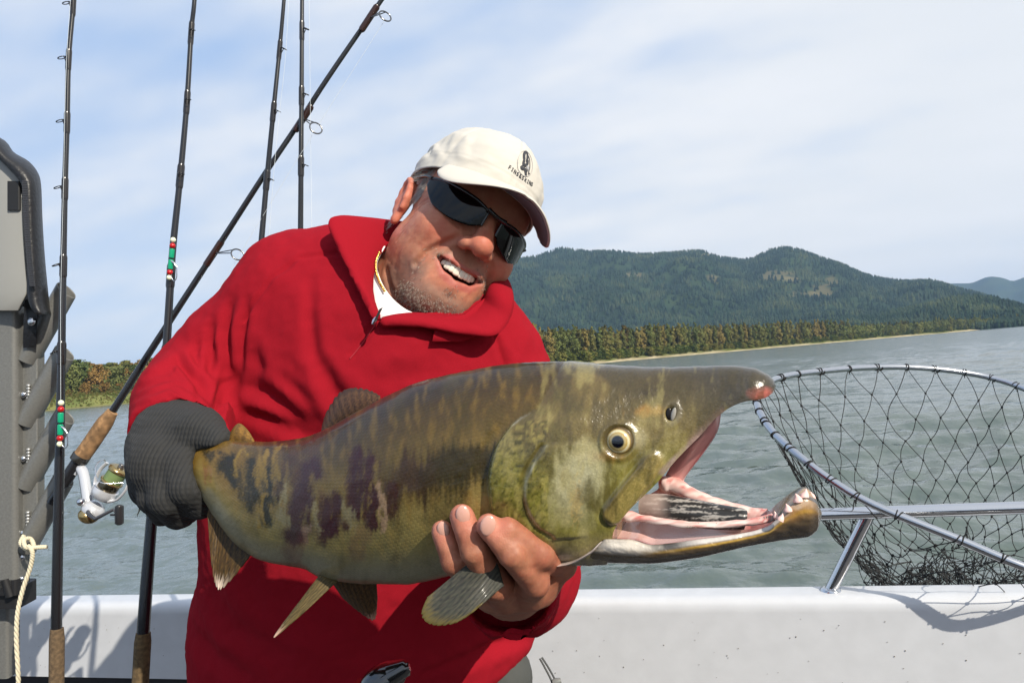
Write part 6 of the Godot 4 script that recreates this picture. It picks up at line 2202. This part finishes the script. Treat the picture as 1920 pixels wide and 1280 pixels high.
func build_man() -> void:
	var man := thing("person", "smiling man in a red fleece, cream cap and dark sunglasses holding the salmon", "person", P(690, 1900, 1.0))
	var nz := noise(1.0, 411, 3)
	var body := MB.new(); body.hascol = true
	build_head(man, body)
	# ---- bare hand under the fish
	var hf := Field.new()
	hf.chain(PackedVector3Array([C(1010, 1096, 0.560), C(1054, 1058, 0.548), C(1012, 1040, 0.515), C(952, 992, 0.506)]), [0.0135, 0.0106, 0.0098, 0.0086], 0.004)      # index
	hf.chain(PackedVector3Array([C(985, 1108, 0.555), C(1004, 1092, 0.524), C(960, 1038, 0.503), C(916, 986, 0.507)]), [0.0135, 0.0103, 0.0097, 0.0088], 0.0025)      # middle
	hf.chain(PackedVector3Array([C(948, 1112, 0.555), C(930, 1096, 0.532), C(890, 1032, 0.516), C(866, 968, 0.520)]), [0.0135, 0.0112, 0.0101, 0.0090], 0.0025)        # ring
	hf.chain(PackedVector3Array([C(920, 1110, 0.562), C(894, 1094, 0.545), C(852, 1052, 0.529), C(829, 996, 0.532)]), [0.0130, 0.0105, 0.0095, 0.0082], 0.0025)      # little
	var palm := Field.new()
	hf.chain(PackedVector3Array([C(996, 1092, 0.565), C(960, 1096, 0.600), C(955, 1098, 0.66)]), [0.019, 0.024, 0.027], 0.012)
	hf.chain(PackedVector3Array([C(940, 1102, 0.566), C(960, 1096, 0.600)]), [0.018, 0.024], 0.012)
	hf.chain(PackedVector3Array([C(1000, 1090, 0.61), C(1040, 1040, 0.64), C(1030, 985, 0.655)]), [0.018, 0.0135, 0.011], 0.010)      # thumb on the far side
	var st := body.v.size()
	hf.surface(C(800, 1190, 0.56) - Vector3(0, 0, 0.13), C(1110, 930, 0.50) + Vector3(0.03, 0.01, 0.02), 0.0021, body)
	relax(body, st, 1)
	for i in range(st, body.v.size()):
		var p := body.v[i]
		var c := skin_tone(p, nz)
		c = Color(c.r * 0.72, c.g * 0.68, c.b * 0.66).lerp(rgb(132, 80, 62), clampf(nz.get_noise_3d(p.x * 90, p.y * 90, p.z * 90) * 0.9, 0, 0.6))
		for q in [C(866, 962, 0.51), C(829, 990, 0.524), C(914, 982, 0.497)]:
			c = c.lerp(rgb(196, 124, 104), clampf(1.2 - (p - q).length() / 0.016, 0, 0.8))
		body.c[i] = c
	# knuckle creases
	var cre := [[C(846, 1030, 0.52), C(874, 1040, 0.52)], [C(876, 1024, 0.505), C(908, 1020, 0.505)], [C(938, 1046, 0.495), C(968, 1018, 0.495)], [C(982, 1068, 0.50), C(1008, 1060, 0.51)], [C(975, 1090, 0.51), C(1010, 1096, 0.515)], [C(852, 1036, 0.52), C(880, 1046, 0.52)], [C(880, 1032, 0.505), C(912, 1028, 0.505)]]
	pull(body, st, func(p: Vector3, _n: Vector3) -> float:
		var d := 0.00030 * nz.get_noise_3d(p.x * 200, p.y * 200, p.z * 200)
		for q in cre:
			var t: float = line3(p, q) / 0.0016
			if t < 3.5: d -= 0.0007 * exp(-t * t * 0.4)
		return d)
	# the body under the clothes
	var bf := Field.new()
	bf.cap(C(740, 600, 0.99), 0.066, C(700, 700, 1.0), 0.10, 0.05)
	bf.ell(C(690, 930, 1.07), Vector3(0.17, 0.33, 0.12), 0.05)
	bf.chain(PackedVector3Array([C(700, 640, 1.0), C(505, 590, 1.0), C(372, 735, 0.97), C(334, 800, 0.86)]), [0.07, 0.055, 0.048, 0.040], 0.03)
	bf.chain(PackedVector3Array([C(760, 660, 1.0), C(925, 720, 1.0), C(1000, 1000, 0.90), C(955, 1100, 0.64)]), [0.07, 0.055, 0.045, 0.030], 0.03)
	bf.surface(C(180, 1400, 0.9) - Vector3(0, 0, 0.3), C(1200, 560, 0.9) + Vector3(0, 0, 0.36), 0.016, body)
	to_world(body)
	for i in body.v.size():
		if body.c[i] == Color(1, 1, 1): body.c[i] = rgb(186, 121, 94)
	var bodyn := put("body", body, skin_mat(), man)
	# fingernails
	var nailm := mat(srgb(196, 148, 132), 0.22); nailm.clearcoat_enabled = true; nailm.clearcoat = 0.5; nailm.clearcoat_roughness = 0.15
	for q in [[868, 966, 0.5125, 0.0052, 0.0072, 0.10], [831, 993, 0.5255, 0.0045, 0.0062, 0.25], [915, 985, 0.4985, 0.0054, 0.0072, -0.25]]:
		var mb := MB.new()
		mb.ball(P(q[0], q[1], q[2]), Vector3(q[3], q[4], 0.0022), CB * Basis(Vector3(0, 0, 1), q[5]), 9)
		put("fingernail", mb, nailm, bodyn)

	# ---- fleece jacket
	var red := mat(srgb(152, 25, 38), 0.95, 0.0, 0.15)
	tri_normal(red, noise_normal(512, 0.11, 31, 4, 6.0), 15.0, 0.30)
	red.albedo_texture = grain_tex(512, 0.08, 33, 0.86, 1.0, 4)
	red.rim_enabled = true; red.rim = 0.12; red.rim_tint = 0.8
	var jf := Field.new()
	jf.ell(C(700, 690, 0.985), Vector3(0.205, 0.20, 0.130), 0.05)
	jf.ell(C(690, 945, 1.055), Vector3(0.237, 0.31, 0.158), 0.06)
	jf.ell(C(686, 1205, 1.105), Vector3(0.264, 0.26, 0.165), 0.06)
	jf.cap(C(670, 590, 1.0), 0.072, C(560, 568, 0.99), 0.082, 0.05)
	jf.cap(C(790, 605, 1.0), 0.076, C(900, 690, 1.0), 0.078, 0.05)
	jf.chain(PackedVector3Array([C(560, 568, 0.99), C(522, 606, 0.985), C(436, 670, 0.975), C(380, 728, 0.96)]), [0.082, 0.073, 0.067, 0.065], 0.03)
	jf.chain(PackedVector3Array([C(378, 722, 0.965), C(350, 760, 0.91), C(332, 836, 0.825)]), [0.0665, 0.062, 0.0545], 0.012)
	jf.chain(PackedVector3Array([C(900, 690, 1.0), C(935, 780, 1.0), C(1000, 985, 0.90)]), [0.078, 0.076, 0.068], 0.04)
	jf.chain(PackedVector3Array([C(1000, 985, 0.90), C(968, 1075, 0.76), C(952, 1098, 0.665)]), [0.068, 0.060, 0.046], 0.02)
	# hem: cut along a slanting plane; cuffs cut at the wrists; neck opening
	var nrm := Vector3(0.36, -0.93, -0.05).normalized()
	jf.ell(C(1005, 1252, 1.02) + nrm * 2.5, Vector3.ONE * 2.5, 0.03, true)
	var wr := (C(334, 800, 0.86) - C(350, 760, 0.91)).normalized()
	jf.cap(C(333, 812, 0.850) + wr * 0.085, 0.085, C(333, 812, 0.850) + wr * 0.2, 0.085, 0.006, true)
	jf.cap(C(955, 1097, 0.672), 0.038, C(940, 1110, 0.55), 0.045, 0.008, true)
	jf.chain_carve(PackedVector3Array([C(775, 470, 0.95), C(770, 515, 0.92), C(750, 560, 0.885), C(724, 590, 0.855)]), [0.080, 0.066, 0.029, 0.010], 0.010)
	var jb := MB.new()
	jf.surface(C(200, 1420, 1.0) - Vector3(0, 0, 0.30), C(1130, 430, 0.95) + Vector3(0.02, 0, 0.40), 0.0037, jb)
	relax(jb, 0, 1)
	# folds: drawn as lines down the cloth (in metres across the chest), width, depth
	var W := func(l: Array) -> Array:
		var o := []
		for q in l: o.append(Vector2((q[0] - 960.0) / F, (640.0 - q[1]) / F))
		return o
	var fo := [
		[W.call([[582, 520], [580, 600], [586, 660], [606, 700], [640, 760]]), 13.0, 0.0060], [W.call([[600, 690], [640, 760], [668, 830]]), 20.0, 0.006],
		[W.call([[462, 560], [452, 620], [446, 690], [430, 740]]), 8.0, 0.008], [W.call([[432, 560], [420, 620], [424, 690], [432, 760]]), 9.0, 0.010], [W.call([[398, 600], [390, 640], [398, 690], [424, 750]]), 10.0, 0.009],
		[W.call([[372, 630], [366, 664], [384, 706], [418, 758]]), 8.0, 0.006], [W.call([[428, 700], [425, 760], [418, 820]]), 16.0, 0.013], [W.call([[326, 662], [352, 684], [392, 728], [416, 776]]), 9.0, 0.010],
		[W.call([[290, 690], [330, 676], [372, 706], [404, 752]]), 7.5, 0.0075], [W.call([[276, 708], [322, 690], [368, 720], [404, 770]]), 7.5, 0.0075], [W.call([[264, 728], [318, 706], [366, 734], [402, 782]]), 7.5, 0.0075], [W.call([[256, 748], [316, 722], [366, 752], [400, 796]]), 7.0, 0.0065], [W.call([[250, 766], [314, 740], [362, 766], [398, 806]]), 6.0, 0.005],
		[W.call([[440, 712], [500, 742], [560, 792], [640, 822]]), 16.0, 0.010], [W.call([[446, 770], [500, 790], [560, 820], [640, 850]]), 14.0, 0.009], [W.call([[470, 650], [480, 690], [470, 720]]), 14.0, 0.006],
		[W.call([[520, 700], [560, 740], [610, 800]]), 12.0, 0.004], [W.call([[700, 720], [760, 700], [830, 690]]), 20.0, 0.003], [W.call([[930, 630], [950, 680], [945, 740]]), 9.0, 0.004],
		[W.call([[380, 1080], [430, 1180], [560, 1250]]), 22.0, 0.007], [W.call([[360, 1180], [400, 1230], [470, 1275]]), 16.0, 0.007], [W.call([[860, 1250], [940, 1210], [1000, 1176]]), 14.0, 0.008], [W.call([[780, 1268], [900, 1218], [1010, 1200]]), 7.0, 0.003],
		[W.call([[900, 1160], [960, 1166], [1020, 1140]]), 8.0, 0.004], [W.call([[920, 1140], [970, 1148], [1030, 1118]]), 6.0, 0.003]]
	var seams := [W.call([[648, 472], [560, 482], [508, 520], [470, 572], [452, 600]]), W.call([[655, 664], [700, 604]]), W.call([[664, 668], [706, 610]]), W.call([[930, 630], [950, 690]])]
	var fnz := noise(1.0, 91, 3)
	pull(jb, 0, func(p: Vector3, n: Vector3) -> float:
		var q := Vector2(p.x, p.y) / -p.z
		var d := 0.004 * fnz.get_noise_3d(p.x * 9, p.y * 9, p.z * 9) + 0.0012 * fnz.get_noise_3d(p.x * 40, p.y * 40, p.z * 40)
		if n.z < 0: return d
		for k in fo:
			var lt := line_t(q, k[0])
			var t: float = lt.x / (k[1] / F * (0.8 + 0.5 * lt.y))
			if t < 3.2: d -= k[2] * 1.05 * pow(sin(PI * clampf(lt.y, 0.02, 0.98)), 0.7) * (1.0 - 0.5 * t * t) * exp(-t * t * 0.5)
		for l in seams:
			var t: float = line_d(q, l) / (4.2 / F)
			if t < 3.0: d -= 0.0024 * (1.0 - 0.6 * t * t) * exp(-t * t * 0.5)
		return maxf(d, -0.013))
	to_world(jb)
	var jacket := put("jacket", jb, red, man)
	# ---- collar: two turned-down wings
	var wing := func(rows: Array, mid: float) -> void:
		var rr := []
		for r in rows:
			var a := P(r[0], r[1], r[2]); var b := P(r[3], r[4], r[5])
			var line := PackedVector3Array()
			for k in 9:
				var t := k / 8.0
				line.append(a.lerp(b, t) + CB.z * mid * sin(PI * t))
			rr.append(line)
		var out := PackedVector3Array()
		var nn := 44
		var cols := []
		for k in 9:
			var line := PackedVector3Array()
			for r in rr: line.append(r[k])
			cols.append(resample(line, nn))
		for i in nn + 1:
			for k in 9:
				out.append(cols[k][i] + CB.z * 0.0016 * fnz.get_noise_2d(i * 6.0, k * 9.0 + mid * 999.0))
		var cm := MB.new(); cm.sheet(out, nn + 1, 9, 0.0075)
		put("collar", cm, red, jacket)
	wing.call([[790, 470, 1.02, 780, 420, 1.04], [748, 470, 0.99, 735, 414, 1.02], [722, 470, 0.95, 682, 408, 0.955], [708, 484, 0.915, 632, 406, 0.905], [701, 508, 0.895, 616, 424, 0.885], [698, 540, 0.878, 648, 496, 0.868], [702, 570, 0.865, 680, 552, 0.856], [712, 600, 0.852, 704, 598, 0.850]], 0.008)
	wing.call([[714, 600, 0.862, 716, 610, 0.858], [742, 592, 0.868, 752, 610, 0.856], [780, 588, 0.878, 800, 614, 0.856], [830, 592, 0.885, 860, 626, 0.858], [872, 590, 0.892, 922, 630, 0.864], [904, 566, 0.905, 950, 608, 0.885], [918, 538, 0.905, 962, 570, 0.900], [926, 524, 0.945, 956, 534, 0.945], [922, 520, 0.99, 944, 520, 0.99]], 0.010)
	# the standing neckband behind the chin, in shade
	var nbm := MB.new()
	var sp := PackedVector3Array()
	for q in [[820, 596, 0.862, 810, 640, 0.86], [870, 590, 0.875, 868, 640, 0.87], [912, 556, 0.905, 920, 620, 0.90], [934, 524, 0.96, 950, 600, 0.95]]:
		for k in 5: sp.append(P(q[0], q[1], q[2]).lerp(P(q[3], q[4], q[5]), k / 4.0))
	nbm.sheet(sp, 4, 5, 0.006); put("neckband", nbm, red, jacket)
	# zip
	var zm := MB.new()
	var zp := PackedVector3Array()
	for q in [[706, 606], [697, 618], [688, 631], [678, 645], [667, 659], [656, 672]]:
		var best := 1e9; var at := Vector3.ZERO
		for v in jb.v:
			var u := px_of(v)
			var e := (u - Vector2(q[0], q[1])).length() + 600.0 * maxf(0.0, -((v - CAM) * CB).z - 0.80)
			if e < best: best = e; at = v
		zp.append(P(q[0], q[1], -((at - CAM) * CB).z - 0.0006))
	zm.tube(spline(zp, 4), PackedFloat32Array([0.0007]), 6)
	put("zip", zm, mat(srgb(152, 26, 40), 0.8), jacket)
	zm = MB.new()
	zm.tube(PackedVector3Array([P(699, 607, 0.835), P(702, 601, 0.834), P(706, 595, 0.834)]), PackedFloat32Array([0.0022, 0.0030, 0.002]), 8)
	put("zip_slider", zm, M.steel, jacket)
	zm = MB.new()
	zm.box(P(709, 589, 0.832), (CB.x * 0.8 + CB.y * 0.45).normalized() * 0.0022, (CB.x * 0.42 + CB.y * 0.9).normalized() * 0.0075, CB.z * 0.001)
	put("zip_pull", zm, M.black, jacket)
	# ---- white T-shirt and chain
	var shirt := mat(srgb(236, 234, 232), 0.9)
	tri_normal(shirt, noise_normal(256, 0.15, 44, 3, 3.0), 12.0, 0.3)
	var rows := [[690, 476, 0.955, 722, 462, 0.945], [690, 508, 0.915, 707, 492, 0.912], [694, 545, 0.892, 713, 524, 0.893], [702, 590, 0.872, 732, 556, 0.882], [730, 606, 0.868, 760, 580, 0.874], [770, 610, 0.874, 790, 592, 0.880], [810, 620, 0.88, 815, 604, 0.885]]
	var rr := []
	for k in 7:
		var line := PackedVector3Array()
		for r in rows: line.append(P(r[0], r[1], r[2]).lerp(P(r[3], r[4], r[5]), k / 6.0) + CB.z * 0.004 * sin(PI * k / 6.0))
		rr.append(resample(line, 30))
	var sp2 := PackedVector3Array()
	for i in 31:
		for k in 7: sp2.append(rr[k][i])
	var sm := MB.new(); sm.sheet(sp2, 31, 7, 0.004); put("t_shirt", sm, shirt, man)
	sm = MB.new()
	var ch := spline(PV([[712, 474, 0.925], [706, 490, 0.905], [706, 508, 0.896], [711, 526, 0.888], [722, 546, 0.880]]), 14)
	for i in ch.size():
		sm.ball(ch[i] + CB.z * 0.004, Vector3(0.0013, 0.0019, 0.0013), CB * Basis(Vector3(0, 0, 1), i * 1.1), 5)
	put("neck_chain", sm, mat(srgb(222, 178, 92), 0.2, 1.0), man)
	# ---- dark trousers, boots
	var tf := Field.new()
	tf.ell(C(690, 1330, 1.12), Vector3(0.225, 0.17, 0.135), 0.05)
	var hipl := C(560, 1400, 1.13); var hipr := C(850, 1400, 1.13)
	var down := CB.inverse() * Vector3.DOWN
	tf.chain(PackedVector3Array([hipl, hipl + down * 0.38 + Vector3(0, 0, 0.05), hipl + down * 0.70]), [0.105, 0.08, 0.065], 0.04)
	tf.chain(PackedVector3Array([hipr, hipr + down * 0.38 + Vector3(0, 0, 0.05), hipr + down * 0.72]), [0.105, 0.08, 0.065], 0.04)
	tf.cap(C(928, 1270, 1.06), 0.055, C(900, 1420, 1.08), 0.075, 0.05)
	var tb := MB.new()
	tf.surface(C(380, 1400, 1.13) + down * 0.85 - Vector3(0, 0, 0.3), C(1080, 1160, 1.13) + Vector3(0, 0, 0.36), 0.009, tb)
	to_world(tb)
	put("trousers", tb, mat(srgb(66, 68, 66), 0.9), man)
	for hp in [hipl, hipr]:
		var bf2 := Field.new()
		var foot: Vector3 = hp + down * 0.80
		var wd := CAM + CB * foot
		wd.y = 0.115
		var fb := CB.inverse() * (wd - CAM)
		bf2.cap(fb, 0.055, fb - down * 0.12, 0.058, 0.03)
		bf2.cap(fb + Vector3(0, 0, -0.03), 0.048, fb + Vector3(0.02, 0, 0.15), 0.045, 0.03)
		var bb := MB.new()
		bf2.surface(fb - Vector3(0.12, 0.12, 0.14), fb + Vector3(0.14, 0.2, 0.24), 0.011, bb)
		to_world(bb)
		put("boot", bb, mat(srgb(40, 42, 40), 0.6), man)
	# draw cord with its toggle at the hem
	sm = MB.new()
	sm.tube(spline(PV([[1012, 1234, 1.05], [1022, 1252, 1.045], [1034, 1276, 1.04], [1040, 1300, 1.04]]), 6), PackedFloat32Array([0.0014]), 6)
	sm.tube(spline(PV([[1016, 1232, 1.05], [1030, 1254, 1.045], [1042, 1278, 1.04], [1044, 1300, 1.04]]), 6), PackedFloat32Array([0.0014]), 6)
	var cord := put("draw_cord", sm, mat(srgb(70, 72, 72), 0.8), jacket)
	sm = MB.new(); sm.tube(PackedVector3Array([P(1036, 1279, 1.038), P(1044, 1278, 1.038), P(1052, 1276, 1.038)]), PackedFloat32Array([0.004, 0.0055, 0.004]), 10)
	put("toggle", sm, mat(srgb(116, 118, 116), 0.5), cord)

	# ---- ribbed glove on the hand that grips the tail
	var gf := Field.new()
	gf.chain(PackedVector3Array([C(331, 806, 0.850), C(325, 826, 0.834), C(316, 868, 0.806)]), [0.041, 0.042, 0.043], 0.02)          # wrist and back of the hand
	gf.chain(PackedVector3Array([C(298, 850, 0.83), C(294, 905, 0.82)]), [0.028, 0.025], 0.02)
	gf.chain(PackedVector3Array([C(336, 800, 0.835), C(376, 806, 0.800), C(410, 826, 0.778)]), [0.030, 0.0205, 0.0150], 0.02)       # thumb over the tail
	gf.chain(PackedVector3Array([C(340, 868, 0.785), C(352, 912, 0.772), C(372, 940, 0.790), C(384, 944, 0.83)]), [0.023, 0.0205, 0.0185, 0.016], 0.003)       # index
	gf.chain(PackedVector3Array([C(310, 888, 0.785), C(313, 934, 0.775), C(334, 960, 0.800), C(352, 954, 0.84)]), [0.022, 0.0195, 0.0180, 0.016], 0.003)       # middle
	gf.chain(PackedVector3Array([C(290, 892, 0.795), C(292, 932, 0.790), C(308, 956, 0.815), C(330, 950, 0.85)]), [0.020, 0.0185, 0.0170, 0.015], 0.003)       # ring
	gf.chain(PackedVector3Array([C(274, 880, 0.815), C(276, 918, 0.812), C(290, 940, 0.835), C(306, 940, 0.865)]), [0.019, 0.0165, 0.0150, 0.013], 0.007)      # little
	# room for the tail
	gf.cap(C(300, 866, 0.93), 0.010, C(372, 866, 0.82), 0.021, 0.006, true)
	gf.cap(C(372, 866, 0.82), 0.021, C(470, 900, 0.75), 0.040, 0.006, true)
	var gb := MB.new()
	gf.surface(C(215, 1010, 0.87) - Vector3(0, 0, 0.08), C(450, 730, 0.80) + Vector3(0, 0, 0.07), 0.0024, gb)
	relax(gb, 0, 1)
	pull(gb, 0, func(p: Vector3, _n: Vector3) -> float:
		var a := p.y * 1.0
		# ribs run from the cuff over the back of the hand to the knuckles
		var s := p.x + 0.16 * (p.y + 0.14) + 0.35 * p.z + 0.012 * sin(p.y * 30.0)
		return 0.0010 * fnz.get_noise_3d(p.x * 60, p.y * 60, p.z * 60) - 0.003 * exp(-pow((p.y + 0.098) / 0.006, 2)) * 0.3)
	for i in gb.v.size():
		var p := gb.v[i]
		var s := p.x + 0.16 * (p.y + 0.14) + 0.35 * p.z + 0.012 * sin(p.y * 30.0)
		gb.uv[i] = Vector2(s / 0.0050, p.y / 0.0060)
	to_world(gb)
	var knit := Image.create(64, 64, false, Image.FORMAT_RGBA8)
	for y in 64:
		for x in 64:
			var u := x / 64.0 * 4.0; var v := y / 64.0 * 4.0
			var row := fposmod(u, 1.0) - 0.5
			var hgt := cos(row * PI) * (0.86 + 0.14 * cos((v + absf(row) * 0.5) * TAU))
			knit.set_pixel(x, y, Color(hgt, hgt, hgt))
	knit.bump_map_to_normal_map(3.0)
	var glove_m := mat(srgb(48, 48, 48), 0.85, 0.0, 0.35)
	glove_m.normal_enabled = true; glove_m.normal_texture = ImageTexture.create_from_image(knit); glove_m.normal_scale = 1.0
	glove_m.uv1_scale = Vector3(0.25, 0.25, 1)
	glove_m.rim_enabled = true; glove_m.rim = 0.15
	put("glove", gb, glove_m, man)

func _ready() -> void:
	setup_view()
	build_country()
	build_boat()
	build_rods()
	build_net()
	build_fish()
	build_man()
